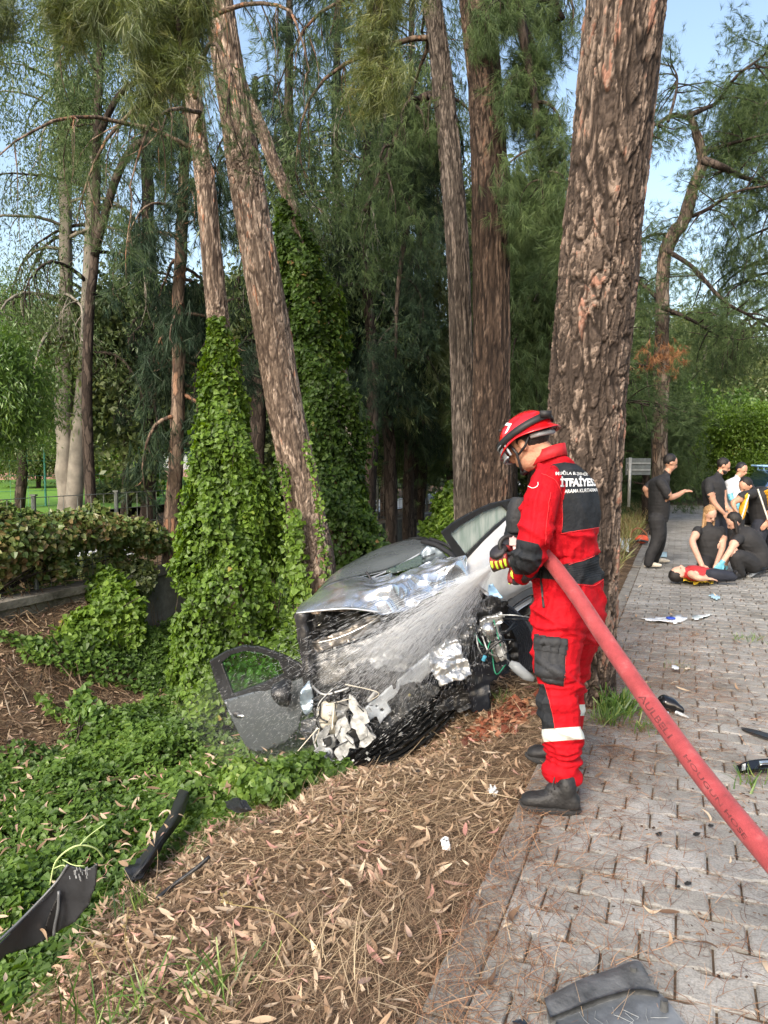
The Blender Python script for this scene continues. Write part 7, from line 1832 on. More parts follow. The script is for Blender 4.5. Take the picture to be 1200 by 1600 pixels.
# engine bay backing sheet, shade of the cavity painted in as black
cobj(sheet([[(468, 962, 5.6), (560, 958, 5.7), (660, 940, 5.85), (760, 915, 6.0), (825, 930, 6.1)], [(480, 1030, 5.6), (570, 1020, 5.7), (660, 1000, 5.8), (760, 980, 5.9), (832, 985, 6.0)], [(490, 1110, 5.5), (570, 1100, 5.6), (660, 1065, 5.7), (760, 1035, 5.8), (830, 1050, 5.85)], [(500, 1180, 5.4), (570, 1175, 5.45), (650, 1120, 5.55), (740, 1075, 5.65), (810, 1070, 5.7)]], 60, 46, .035, 6, .03), "engine_bay", simple("bay_shade_black", (.010, .010, .011), .5, noise_amt=.6, scale=9, bump=.6, bscale=26), smooth=False)
# lamp opening, left
cobj(sheet([[(461, 958, 5.12), (470, 957, 5.10), (482, 957, 5.12), (490, 962, 5.25)], [(463, 985, 5.10), (472, 986, 5.08), (482, 990, 5.1), (488, 995, 5.25)], [(470, 1030, 5.1), (478, 1032, 5.08), (486, 1036, 5.1), (492, 1040, 5.25)], [(476, 1085, 5.1), (482, 1090, 5.08), (488, 1090, 5.1), (495, 1090, 5.25)]], 16, 34, .012, 16, .03), "wing_edge", simple("dark_wing", (.035, .035, .038), .3, .3, bump=.2))
cobj(plate([(482, 1003), (510, 994), (545, 982), (572, 962), (590, 962), (597, 970), (588, 985), (560, 998), (520, 1012), (484, 1022)], lambda x, y: 5.24 + .0008 * (x - 480), .02, 3, .035, 9), "inner_panel", BROWNM)
cobj(plate([(500, 958), (560, 956), (585, 962), (570, 968), (540, 984), (506, 992), (492, 985)], 5.42, .03, 4, .03), "lamp_recess_shade", simple("recess_shade_black", (.006, .006, .007), .5))  # black plate paints in the shade inside the lamp opening
T3([(489, 1006, 5.19), (530, 996, 5.17), (570, 978, 5.17), (588, 966, 5.16), (598, 958, 5.14)], .006, "bright_flange", FOIL)
cobj(sheet([[(486, 1024, 5.22), (530, 1012, 5.2), (580, 995, 5.18), (640, 966, 5.22), (700, 938, 5.3), (745, 915, 5.4)], [(488, 1050, 5.18), (535, 1038, 5.15), (590, 1018, 5.14), (650, 992, 5.18), (710, 965, 5.28), (755, 945, 5.38)], [(490, 1085, 5.16), (540, 1070, 5.12), (600, 1046, 5.1), (660, 1018, 5.16), (720, 990, 5.26), (762, 972, 5.35)], [(494, 1120, 5.18), (545, 1110, 5.15), (605, 1085, 5.15), (665, 1050, 5.2), (725, 1020, 5.28), (768, 1005, 5.35)]], 80, 46, .010, 6, .015, .006), "radiator_cover", PLAST2)
rs = np.random.default_rng(880)
# jagged pieces
cobj(plate([(524, 1074), (540, 1060), (556, 1044), (575, 1034), (586, 1047), (598, 1052), (612, 1046), (623, 1060), (610, 1080), (590, 1092), (575, 1108), (552, 1098), (535, 1096)], lambda x, y: 5.08, .05, 2.5, .05, 12, 3), "hole_shade_plate", simple("hole_shade_black", (.006, .006, .007), .55, bump=.8, bscale=40), smooth=False)  # jagged hole: its shade painted as a black plate
cobj(plate([(575, 1030), (588, 1014), (605, 1008), (622, 1024), (636, 1030), (632, 1052), (614, 1046), (600, 1040), (586, 1046)], 5.03, .02, 2.5, .035, 14, 2), "crinkled_radiator", ALU, smooth=False)
beam = cobj(plate([(566, 1112), (575, 1129), (588, 1118), (594, 1131), (611, 1110), (605, 1098), (619, 1086), (626, 1072), (642, 1066), (657, 1066), (674, 1050), (673, 1040), (690, 1032), (702, 1018), (694, 1003), (674, 1020), (648, 1040), (622, 1062), (600, 1082)], lambda x, y: 5.0 + .0012 * (x - 566), .05, 2.0, .008, 8, .6, [(588.5, 1103.5, 2.2), (597, 1109.5, 3.0)]), "crash_beam", BEAM)
cobj(plate([(560, 1113), (567, 1110), (577, 1127), (573, 1131)], 4.98, .03, 1.5), "yellow_foam_end", simple("foam", (.62, .58, .36), .8))
cobj(plate([(672, 1022), (694, 1004), (716, 1001), (724, 1018), (733, 1040), (738, 1054), (722, 1063), (702, 1066), (690, 1074), (680, 1060), (674, 1046)], lambda x, y: 4.98 + .002 * (1060 - y), .09, 2.0, .024, 17, 2.5), "engine_casting", ALU)
cobj(plate([(600, 1090), (616, 1062), (640, 1064), (655, 1075), (672, 1062), (690, 1076), (672, 1096), (640, 1112), (612, 1140), (590, 1150), (580, 1130)], 5.10, .05, 3, .04, 12, 3), "dented_grey_panel", PLAST2, smooth=False)
cobj(plate([(662, 1010), (690, 990), (712, 975), (740, 962), (750, 985), (735, 1010), (726, 1022), (715, 1004), (694, 1004), (674, 1020)], 5.16, .03, 3, .03, 12, 3), "wet_grey_bracket", PLAST2, smooth=False)
# lower left lamp, white plastic
lampp = [[(546, 1086), (556, 1092), (560, 1104), (572, 1110), (578, 1128), (570, 1132), (574, 1150), (562, 1158), (556, 1140), (546, 1136), (552, 1116), (544, 1104)],
  [(492, 1150), (504, 1142), (508, 1134), (516, 1136), (512, 1150), (522, 1148), (526, 1166), (518, 1170), (524, 1186), (508, 1194), (486, 1180), (498, 1168)],
  [(526, 1128), (540, 1120), (548, 1140), (540, 1146), (552, 1156), (556, 1170), (546, 1168), (542, 1182), (530, 1190), (522, 1176), (532, 1160), (522, 1150)],
  [(528, 1100), (538, 1090), (546, 1106), (540, 1112), (544, 1124), (532, 1130), (524, 1116)], [(560, 1142), (572, 1136), (578, 1146), (588, 1152), (580, 1160), (570, 1168), (560, 1168), (564, 1156)], [(500, 1178), (520, 1190), (540, 1186), (536, 1198), (512, 1200)]]
for k, pl in enumerate(lampp): cobj(plate(pl, lambda x, y, k=k: 4.93 + .04 * math.sin(k * 2.3) + .0016 * (x - 530) * (1 if k % 2 else -1), .025, 1.6, .008, 14, .8), "broken_lamp_shell", [WHITEP, ALU][k in (3,)], smooth=False)
for k, pl in enumerate([[(540, 1140), (556, 1136), (560, 1150), (548, 1156)], [(504, 1156), (516, 1152), (518, 1164), (508, 1168)], [(562, 1112), (570, 1116), (568, 1126), (560, 1124)], [(526, 1166), (534, 1164), (534, 1176), (526, 1178)]]): cobj(plate(pl, 4.90, .03, 1.5, .004), "lamp_socket", PLAST, smooth=False)
g = Geo()
for k in range(46):
    a, b2 = 495 + 85 * rs.random(), 1105 + 85 * rs.random()
    if a - 495 < (1190 - b2) * -.2: continue
    V_, F_ = box_vf(P(a, b2, 4.90 + .05 * rs.random()), *(rs.uniform(.004, .028, 3) * (1, .4, 1)), rot=frames(rs.normal(0, 1, (1, 3)))[0]); g.add(V_, F_)
tag(cobj(g, "plastic_shards", WHITEP, smooth=False), kind="stuff")
for (a, b2, r1) in ((566, 1122, 6), (512, 1176, 7)):
    g = Geo(); c = P(a, b2, 4.90); add_tube(g, [c + Vector((0, .03, 0)), c], [r1 * .0043, r1 * .0047], 20); q = cobj(g, "lamp_bezel", WHITEP); g = Geo(); V_, T_, Q_ = ell_vf(c - Vector((0, .004, 0)), (r1 * .003, 0, 0), (0, .02, 0), (0, 0, r1 * .003)); g.add(V_, Q_); cobj(g, "lamp_lens", LENS, q)
f = Fig(); f.ell(P(514, 1114, 5.02), (.075, 0, .02), (0, .06, 0), (-.02, 0, .085), "a"); f.limb([P(510, 1128, 5.02), P(520, 1140, 5.02)], [.05, .035], "a"); V, F, T, D, Nn = f.fuse(.007, 2); g = Geo(); g.add(V, F); tank = cobj(g, "washer_tank", BEIGE)
for a, b2, r1 in ((514, 1093, .022), (527, 1090, .018)): g = Geo(); add_tube(g, [P(a, b2, 5.0), P(a - 1, b2 - 4, 4.97)], r1, 12); cobj(g, "tank_cap", BLK, tank)
for pts, r1, mt in [([(488, 1092, 5.05), (500, 1098, 4.98), (500, 1120, 4.97), (512, 1128, 4.96)], .006, PLAST), ([(495, 1080, 5.1), (515, 1072, 5.0), (540, 1062, 5.0)], .008, PLAST), ([(486, 1070, 5.1), (505, 1085, 5.0), (530, 1080, 4.98), (545, 1075, 4.98)], .009, ALU), ([(575, 1096, 4.98), (583, 1086, 4.97), (588, 1080, 4.97)], .014, WHITEP), ([(570, 1130, 4.97), (580, 1140, 4.95), (582, 1156, 4.95)], .007, ALU), ([(498, 1135, 4.97), (490, 1150, 4.96), (494, 1170, 4.96)], .008, WHITEP), ([(536, 1140, 4.94), (540, 1160, 4.93), (534, 1178, 4.94)], .005, PLAST), ([(520, 1076, 4.99), (498, 1100, 4.96), (495, 1130, 4.96)], .004, WHITEP)]: T3(pts, r1, "hose_and_cable", mt)
cobj(plate([(470, 1080), (482, 1065), (490, 1085), (488, 1110), (478, 1120), (468, 1100)], 5.05, .03, 2.0, .03, 14), "blue_grey_bracket", simple("bluish_metal", (.30, .38, .46), .35, .5))
cobj(plate([(470, 1128), (490, 1120), (504, 1135), (498, 1155), (485, 1165), (470, 1150)], 5.08, .04, 2.5, .05, 14, 2), "torn_wing_liner", PLAST2, smooth=False)
# lower bumper and grille
bump_y = lambda x, y: 4.86 + .0018 * (x - 535)
bumper = cobj(plate([(534, 1192), (556, 1170), (590, 1152), (622, 1128), (660, 1098), (700, 1060), (706, 1072), (728, 1062), (748, 1052), (766, 1042), (772, 1060), (757, 1082), (742, 1098), (718, 1104), (700, 1122), (676, 1130), (655, 1146), (622, 1164), (596, 1176), (572, 1196), (548, 1200)], lambda x, y: bump_y(x, y) + .1, .05, 3, .03, 9, 2.5), "bumper", PLAST, smooth=False)
for k in range(7):
    o_ = k * 7.2; p0 = (548 + o_ * .9, 1188 - 0 + o_ * .25 - k * 1.0); pts = [(p0[0] + 4, p0[1] - 2), (598 + o_ * .7, 1150 + o_ * .75), (648 + o_ * .65, 1110 + o_ * .85), (702 + o_ * .45, 1068 + o_ * .8)]
    pts = [(a + rs.normal(0, 1.2), b2 + rs.normal(0, 1.2), bump_y(a, b2) + .01 + .015 * rs.random()) for a, b2 in pts]
    g = Geo(); c_ = catmull([P(*p_) for p_ in pts], 26); V = []
    for p_ in c_: V += [tuple(p_ + (0, -.012, .006)), tuple(p_ + (0, .03, .010)), tuple(p_ + (0, .03, -.006)), tuple(p_ + (0, -.012, -.004))]
    g.add(V, [(4 * i + a, 4 * i + 4 + a, 4 * i + 4 + (a + 1) % 4, 4 * i + (a + 1) % 4) for i in range(25) for a in range(4)]); cobj(g, "grille_slat", simple("slat_black", (.012, .013, .014), .22, bump=.1) if k == 0 else bpy.data.materials["slat_black"], bumper, smooth=False)
g = Geo()
for k in range(26):
    t = rs.random(); a, b2 = 560 + 150 * t + rs.normal(0, 8), 1185 - 112 * t + rs.normal(0, 10); d = P(a + 5, b2 - 4, bump_y(a, b2) - .03) - P(a, b2, bump_y(a, b2) - .03); add_tube(g, [P(a, b2, bump_y(a, b2) - .03), P(a, b2, bump_y(a, b2) - .03) + d], .0022, 4)
tag(cobj(g, "chrome_slot_edges", ALU), kind="stuff")
cobj(plate([(724, 1044), (745, 1036), (768, 1034), (792, 1040), (786, 1052), (768, 1066), (764, 1088), (766, 1108), (744, 1114), (733, 1108), (728, 1080)], 5.2, .02, 2.5, .02, 8, 1), "bumper_corner", simple("navy_black_plastic", (.012, .016, .024), .35, bump=.15))
cobj(plate([(690, 1082), (712, 1072), (728, 1078), (734, 1106), (716, 1116), (700, 1108), (680, 1118), (664, 1114)], 5.16, .03, 2.5, .04, 10, 3), "broken_grille_mesh", PLAST, smooth=False)
# right hand cluster
cobj(plate([(738, 950), (760, 935), (785, 938), (798, 950), (786, 972), (762, 968), (742, 985), (730, 972)], 5.24, .05, 2.5, .05, 12, 3), "sooty_bracket", PLAST, smooth=False)
cobj(plate([(749, 972), (756, 966), (776, 962), (784, 958), (786, 970), (778, 980), (784, 996), (792, 1016), (790, 1030), (778, 1034), (768, 1018), (760, 996)], 5.16, .06, 2.0, .035, 15, 1.2), "silver_lamp_unit", ALU)
g = Geo(); add_tube(g, [P(764, 984, 5.12), P(764, 984, 5.08)], [.045, .05], 18); cobj(g, "reflector", FOIL)
cobj(plate([(772, 1000), (784, 1004), (793, 1028), (784, 1034), (776, 1022)], 5.10, .03, 1.8, .01), "lamp_bracket_plate", WHITEP)
arc_c = (766, 1022)
for k in range(8):
    r1 = 46 + 3.1 * k; pts = [(arc_c[0] + r1 * math.cos(a) * 1.0, arc_c[1] - r1 * math.sin(a) * 1.22, 5.45 - .03 * k) for a in np.linspace(1.45 - .03 * k, -.35, 12)]; T3(pts, .0095, "wheel_liner_rib", simple("liner_black", (.010, .012, .017), .25) if k == 0 else bpy.data.materials["liner_black"], n=30, sides=6)
cobj(plate([(775, 960), (800, 975), (818, 1000), (826, 1035), (812, 1060), (800, 1040), (796, 1010), (784, 985)], 5.6, .05, 3, .03), "wheel_liner", PLAST)
for k in range(20):
    a0 = (rs.uniform(735, 790), rs.uniform(960, 1020)); a1 = (a0[0] + rs.normal(18, 22), a0[1] + rs.normal(20, 18)); m1 = ((a0[0] + a1[0]) / 2 + rs.normal(0, 10), (a0[1] + a1[1]) / 2 + rs.normal(8, 10))
    T3([(*a0, 5.12 + .1 * rs.random()), (*m1, 5.05), (*a1, 5.12 + .1 * rs.random())], rs.uniform(.003, .007), "cable", [PLAST, PLAST, PLAST, simple("cable_green", (.02, .22, .12), .4) if "cable_green" not in bpy.data.materials else bpy.data.materials["cable_green"], WHITEP][k % 5], n=12, sides=5)
T3([(749, 1036, 5.08), (757, 1024, 5.05), (770, 1010, 5.04), (784, 1000, 5.04)], .009, "air_hose", PLAST)
T3([(755, 1032, 5.04), (758, 1025, 5.03)], .014, "blue_connector", simple("connector_blue", (.08, .35, .50), .4))
g = Geo(); add_tube(g, [P(797, 1036, 5.1), P(806, 1042, 5.08), P(822, 1056, 5.06), P(834, 1062, 5.05)], [.022, .038, .034, .02], 16); cobj(g, "clear_indicator_lamp", LENS)
for k in range(60):
    pass
for k in range(16):
    a0 = (rs.uniform(490, 590), rs.uniform(1085, 1180)); T3([(*a0, 4.88), (a0[0] + rs.normal(0, 14), a0[1] + rs.normal(0, 10), 4.84), (a0[0] + rs.normal(0, 24), a0[1] + rs.normal(6, 16), 4.90)], rs.uniform(.0025, .005), "cable", [PLAST, PLAST2, PLAST, BEIGE][k % 4], n=10, sides=5)
g = Geo()
for k in range(150):
    a, b2 = rs.uniform(490, 800), rs.uniform(960, 1150); yc = 1185 - (a - 500) * .52
    if b2 > yc: continue
    V_, F_ = box_vf(P(a, b2, 5.05 + .1 * rs.random()), *(rs.uniform(.003, .016, 3)), rot=frames(rs.normal(0, 1, (1, 3)))[0]); g.add(V_, F_, rs.random())
tag(cobj(g, "broken_fragments", leafmat("fragments", [(0, (.02, .02, .02)), (.6, (.08, .08, .085)), (.8, (.4, .4, .38)), (.93, (.6, .6, .58)), (1, (.5, .42, .1))], 0, .1), smooth=False), kind="stuff")
# black seals and pillar
T3([(660, 846, 6.3), (682, 852, 6.15), (705, 866, 6.0), (722, 884, 5.85)], .022, "door_seal", BLK); T3([(672, 842, 6.4), (698, 852, 6.2), (718, 868, 6.05), (730, 880, 5.9)], .016, "door_seal", BLK)
T3([(640, 842, 6.75), (664, 842, 6.5), (684, 858, 6.25), (700, 880, 6.05)], .014, "roof_seal", PLAST)
cobj(plate([(640, 880), (655, 866), (668, 852), (690, 862), (712, 880), (700, 892), (680, 880), (660, 888)], 6.12, .03, 2.5, .03, 9), "pillar_trim", simple("pillar_grey", (.16, .20, .24), .3, .3))
# rear flank with window, seen right of the bonnet
flY = lambda x, y: 5.75 + .0040 * (x - 700)
flank = cobj(sheet([[(722, 878, 5.84), (745, 853, 5.93), (775, 823, 6.05), (805, 800, 6.17), (850, 790, 6.35), (905, 792, 6.55)], [(728, 892, 5.76), (755, 872, 5.85), (785, 848, 5.98), (815, 830, 6.1), (855, 822, 6.28), (905, 824, 6.5)], [(738, 905, 5.74), (765, 895, 5.84), (793, 880, 5.96), (822, 868, 6.08), (858, 862, 6.27), (905, 862, 6.5)], [(752, 918, 5.76), (775, 922, 5.86), (800, 918, 5.98), (828, 905, 6.1), (862, 897, 6.28), (905, 897, 6.5)], [(768, 930, 5.82), (780, 945, 5.9), (800, 936, 6.02), (828, 918, 6.14), (862, 910, 6.32), (905, 912, 6.54)]], 50, 40, .004, 4, .03), "rear_door", paint("light_silver", (.62, .62, .62), .3, .4, .6))
fr_o = [(689, 832), (705, 818), (732, 802), (765, 787), (800, 779), (835, 776), (845, 783), (815, 797), (800, 806), (775, 828), (750, 852), (727, 876), (718, 880)]
gl_i = [(702, 834), (722, 818), (752, 800), (786, 787), (799, 802), (772, 824), (748, 848), (727, 868)]
fr_y = lambda x, y: 5.70 + .0042 * (x - 690)
# frame as a ring of tubes with flat faces, glass inside
g = Geo(); ring_ = [(695, 833), (714, 815), (742, 799), (775, 786), (805, 781), (838, 779)]; 
g = plate(fr_o, lambda x, y: fr_y(x, y) - .02, .04, 1.5, inner=([(704, 834), (723, 819), (753, 801), (784, 789), (797, 802), (772, 823), (748, 846), (728, 866)], [(792, 788), (808, 784), (828, 783), (806, 797), (802, 799)]))
wf = cobj(g, "window_frame", simple("frame_black", (.015, .016, .018), .3), flank)
cobj(plate(gl_i, lambda x, y: fr_y(x, y) + .01, .006, 3), "door_glass", FGLASS, wf); cobj(plate([(790, 786), (808, 782), (832, 781), (806, 799), (801, 801)], lambda x, y: fr_y(x, y) + .01, .006, 2), "quarter_glass", FGLASS, wf)
g = sheet([[(766, 975, 5.72), (790, 944, 5.82), (815, 925, 5.93), (842, 914, 6.05), (880, 912, 6.2)], [(776, 980, 5.70), (796, 953, 5.80), (818, 935, 5.91), (843, 925, 6.03), (880, 922, 6.18)]], 40, 8, 0, 1, .05); cobj(g, "arch_cladding", simple("cladding", (.025, .026, .027), .6, bump=.2), flank)
g = sheet([[(780, 978, 5.74), (800, 955, 5.84), (820, 940, 5.95), (843, 930, 6.07), (880, 927, 6.2)], [(783, 981, 5.75), (803, 960, 5.85), (822, 946, 5.96), (843, 936, 6.08), (880, 933, 6.2)]], 40, 6, 0, 1, .03); cobj(g, "arch_lip", SILVER, flank)
wc = P(846, 992, 6.05); wh_ax = (Vector((-.35, -.9, .12))).normalized(); sdv = wh_ax.cross(Vector((0, 0, 1))).normalized(); upv = sdv.cross(wh_ax)
g = Geo(); n = 40; prof = [(.20, -.09), (.27, -.105), (.315, -.095), (.33, -.05), (.33, .05), (.315, .095), (.27, .105), (.20, .09)]
V = [tuple(wc + sdv * (r1 * math.cos(2 * math.pi * k / n)) + upv * (r1 * math.sin(2 * math.pi * k / n)) + wh_ax * h) for k in range(n) for r1, h in prof]
g.add(V, [(8 * k + a, 8 * ((k + 1) % n) + a, 8 * ((k + 1) % n) + a + 1, 8 * k + a + 1) for k in range(n) for a in range(7)]); whl = cobj(g, "wheel", RUB)
g = Geo()
for k in range(5):
    a = 2 * math.pi * k / 5; add_tube(g, [wc + wh_ax * .07, wc + wh_ax * .06 + sdv * (.2 * math.cos(a)) + upv * (.2 * math.sin(a))], [.035, .022], 6)
add_tube(g, [wc + wh_ax * .07 + (sdv * math.cos(a) + upv * math.sin(a)) * .20 for a in np.linspace(0, 2 * math.pi, 30)], .012, 6); cobj(g, "rim", ALU, whl)
cobj(plate([(763, 915), (770, 912), (778, 922), (786, 936), (776, 934), (764, 930)], 5.7, .01, 1.8, .02), "torn_blue_film", simple("blue_film", (.25, .42, .62), .3))
# ---- open front door, left of the nose
dY = lambda x, y: 5.45 + .0030 * (476 - x) 
dflat = plate([(350, 1095), (400, 1080), (440, 1064), (474, 1050), (478, 1075), (473, 1108), (465, 1140), (445, 1160), (414, 1172), (395, 1174), (384, 1166), (370, 1140), (358, 1115)], lambda x, y: dY(x, y) - .05 * math.sin(max(0, min(1, (y - 1060) / 110)) * math.pi) , .07, 2.5, .004, 5)
door = cobj(dflat, "front_door", GREYP)
g = plate([(327, 1033), (352, 1018), (379, 1009), (410, 1012), (442, 1024), (468, 1038), (480, 1050), (472, 1056), (440, 1070), (400, 1085), (352, 1101), (342, 1080), (334, 1056)], lambda x, y: dY(x, y) - .025, .05, 1.5, 0, 1, inner=([(346, 1036), (362, 1023), (385, 1017), (408, 1020), (434, 1031), (444, 1052), (410, 1068), (364, 1085)],))
cobj(plate([(441, 1030), (466, 1041), (476, 1048), (450, 1058)], lambda x, y: dY(x, y), .03, 2), "mirror_triangle", simple("mirror_tri", (.06, .065, .07), .35), door)
wfr = cobj(g, "window_frame", bpy.data.materials["frame_black"], door)
m, nt, out = newmat("clear_door_glass"); tr_ = nt.nodes.new("ShaderNodeBsdfTransparent"); tr_.inputs[0].default_value = (.50, .72, .55, 1); gl_ = N(nt, "ShaderNodeBsdfGlossy", Roughness=.03); mx = nt.nodes.new("ShaderNodeMixShader"); mx.inputs[0].default_value = .10; nt.links.new(tr_.outputs[0], mx.inputs[1]); nt.links.new(gl_.outputs[0], mx.inputs[2]); nt.links.new(mx.outputs[0], out.inputs[0])
cobj(plate([(345, 1034), (362, 1022), (385, 1016), (408, 1019), (436, 1030), (447, 1054), (410, 1072), (362, 1090)], lambda x, y: dY(x, y) + .0, .006, 3), "door_glass", m, wfr)
f = Fig(); mc = P(441, 1084, 5.38); f.rings([(P(449, 1062, 5.42), (.03, 0, 0), (0, .03, 0)), (P(441, 1072, 5.38), (.075, 0, 0), (0, .06, 0)), (P(440, 1086, 5.36), (.075, 0, .0), (0, .07, 0)), (P(443, 1098, 5.38), (.05, 0, 0), (0, .05, 0)), (P(446, 1104, 5.4), (.02, 0, 0), (0, .02, 0))], "a", n=20); V, F, T, D, Nn = f.fuse(.008, 2); g = Geo(); g.add(V, F); cobj(g, "wing_mirror", PLAST, door)
g = Geo(); c = P(371, 1118, dY(371, 1118) - .07); add_tube(g, [c, c + Vector((.05, .0, -.005)), c + Vector((.09, .01, .004))], [.012, .015, .009], 8); V_, T_, Q_ = ell_vf(P(372, 1117, dY(372, 1117) - .06), (.045, 0, -.01), (0, .012, 0), (.005, 0, .025)); cobj(g, "handle", FOIL, door)
g = Geo(); g.add(V_, Q_); cobj(g, "handle_recess", PLAST, door)

# ================================================================== WATER JET
src = Vector(noz1); rw = np.random.default_rng(990)
m, nt, out = newmat("spray_water"); d_ = nt.nodes.new("ShaderNodeBsdfDiffuse"); d_.inputs[0].default_value = (.92, .94, .96, 1); t_ = nt.nodes.new("ShaderNodeBsdfTranslucent"); t_.inputs[0].default_value = (.92, .94, .96, 1); tp = nt.nodes.new("ShaderNodeBsdfTransparent")
m1 = nt.nodes.new("ShaderNodeMixShader"); nt.links.new(d_.outputs[0], m1.inputs[1]); nt.links.new(t_.outputs[0], m1.inputs[2]); m2 = nt.nodes.new("ShaderNodeMixShader"); m2.inputs[0].default_value = .45; nt.links.new(tp.outputs[0], m2.inputs[1]); nt.links.new(m1.outputs[0], m2.inputs[2]); nt.links.new(m2.outputs[0], out.inputs[0]); WATER = m
g = Geo(); n = 17000
tgt_px = rw.normal(0, 1, n); 
# aim points spread over the torn front: most between the crash beam and the bonnet lip
tq = rw.normal(0, 1, n); ax_, ay_ = 590 + 55 * tq + 26 * rw.normal(0, 1, n), 1052 - 0 * tq + 30 * rw.normal(0, 1, n); tt_ = rw.random(n) ** .85
aim = np.array([tuple(P(a, b2, 5.0)) for a, b2 in zip(ax_, ay_)]); s0 = np.array(src)
lin = s0 + (aim - s0) * tt_[:, None]; lin[:, 2] += .10 * tt_ * (1 - tt_); dirs = aim - s0; dirs[:, 2] += .10 * (1 - 2 * tt_); lin += rw.normal(0, .006, (n, 3)) + rw.normal(0, .012, (n, 3)) * tt_[:, None]
st_v = np.array([(0, 0, 0), (.5, .35, 0), (-.25, .35, .43), (-.25, .35, -.43), (0, 1, 0)]); st_f = np.array([(0, 1, 2), (0, 2, 3), (0, 3, 1), (4, 2, 1), (4, 3, 2), (4, 1, 3)])
sc_ = np.stack([rw.uniform(.0006, .0017, n) * (.8 + .6 * tt_), rw.uniform(.03, .17, n) * (1.1 - .4 * tt_), np.zeros(n)], 1); sc_[:, 2] = sc_[:, 0]
scatter(g, st_v, st_f, lin, frames(dirs + rw.normal(0, .02, (n, 3))), sc_)
# splash back and drifting drops
n2 = 3000; c = np.array([tuple(P(560 + 75 * rw.normal(), 1075 + 48 * rw.normal(), 4.95 + .25 * rw.normal())) for _ in range(n2)]); dd = rw.normal(0, .5, (n2, 3)) + (-.6, .2, -.5); sc2 = np.stack([rw.uniform(.0007, .002, n2), rw.uniform(.01, .05, n2), np.zeros(n2)], 1); sc2[:, 2] = sc2[:, 0]; scatter(g, st_v, st_f, c, frames(dd), sc2)
n3 = 1100; c = np.array([tuple(P(440 + 70 * rw.normal(), 1120 + 45 * rw.normal(), 5.0 + .3 * rw.normal())) for _ in range(n3)]); dd = rw.normal(0, .25, (n3, 3)) + (-.8, .1, -.6); sc3 = np.stack([rw.uniform(.0007, .0015, n3), rw.uniform(.01, .035, n3), np.zeros(n3)], 1); sc3[:, 2] = sc3[:, 0]; scatter(g, st_v, st_f, c, frames(dd), sc3)
tag(g.obj("water_spray", WATER, None, loc=tuple(src)), "fan of white water drops from the hose onto the torn front of the car", "water jet", None, "stuff")
# soft mist in the jet
def vol(name, rings, dens, label):
    f = Fig(); f.rings(rings, "a", sides=16, n=24); m, nt, out = newmat(name + "_mat"); v = nt.nodes.new("ShaderNodeVolumePrincipled"); v.inputs["Color"].default_value = (.96, .97, .98, 1); v.inputs["Density"].default_value = dens; v.inputs["Anisotropy"].default_value = .2
    nt.links.new(v.outputs[0], out.inputs["Volume"]); o = f.g.obj(name, m, None, loc=tuple(rings[0][0])); return tag(o, label, "mist", None, "stuff")
e1 = P(588, 1062, 5.02); jd = (e1 - src).normalized(); ja = Vector((jd.z, 0, -jd.x)).normalized(); jb = jd.cross(ja)
vol("water_mist", [(src + jd * .12, ja * .012, jb * .012), (src + (e1 - src) * .25, ja * .055, jb * .055), (src + (e1 - src) * .55, ja * .13, jb * .12), (src + (e1 - src) * .85, ja * .22, jb * .20), (src + (e1 - src) * .985, ja * .26, jb * .22)], .42, "pale mist inside the water jet")
mc_ = P(430, 1140, 5.4); vol("drifting_spray", [(mc_ + Vector((-.75, .1, .1)), (0, .05, 0), (0, 0, .05)), (mc_ + Vector((-.4, 0, .1)), (0, .35, 0), (0, 0, .3)), (mc_, (0, .5, 0), (0, 0, .38)), (mc_ + Vector((.4, 0, 0)), (0, .4, 0), (0, 0, .32)), (mc_ + Vector((.75, .05, .05)), (0, .05, 0), (0, 0, .05))], .12, "faint drifting spray over the ivy left of the car")
# ================================================================== DEBRIS
def gsheet(name, label, rows, mat, cat, zlift=.01, nu=30, nv=16, crumple=0, cs=9, thick=.006, Yrows=None):
    """rows of (px, py, height above the ground)"""
    R3 = []
    for r in rows:
        q = []
        for a, b2, h in r:
            p_ = ground(a, b2, 0)
            for _ in range(14):
                hz = Hs(p_.x, p_.y) if xy2st(p_.x, p_.y)[0] > 0 else 0.0
                p_ = ground(a, b2, min(hz + h, 1.2))
            q.append(tuple(p_))
        R3.append(q)
    A = np.array(R3); B = np.array([catmull(A[i], nu) for i in range(len(A))]); C = np.stack([catmull(B[:, j], nv) for j in range(nu)], 1); V = C.reshape(-1, 3)
    du = np.gradient(C, axis=1).reshape(-1, 3); dv = np.gradient(C, axis=0).reshape(-1, 3); Nn = np.cross(du, dv); Nn /= np.linalg.norm(Nn, axis=1, keepdims=True) + 1e-9
    if Nn[:, 2].mean() < 0: Nn = -Nn
    if crumple: V = V + Nn * (crumple * 2 * fbm3(V, cs))[:, None]
    i = np.arange(nv - 1)[:, None] * nu; j = np.arange(nu - 1)[None]; F = np.stack([i + j, i + j + 1, i + nu + j + 1, i + nu + j], 2).reshape(-1, 4)
    W = V - Nn * thick; k = len(V); bd = [(a, a + 1) for a in range(nu - 1)] + [(a * nu + nu - 1, (a + 1) * nu + nu - 1) for a in range(nv - 1)] + [((nv - 1) * nu + a + 1, (nv - 1) * nu + a) for a in range(nu - 1)] + [((a + 1) * nu, a * nu) for a in range(nv - 1)]
    g = Geo(); g.add(np.vstack([V, W]), np.vstack([F, F[:, ::-1] + k, np.array([(a, b2, b2 + k, a + k) for a, b2 in bd])]))
    c = V.mean(0); return g, c
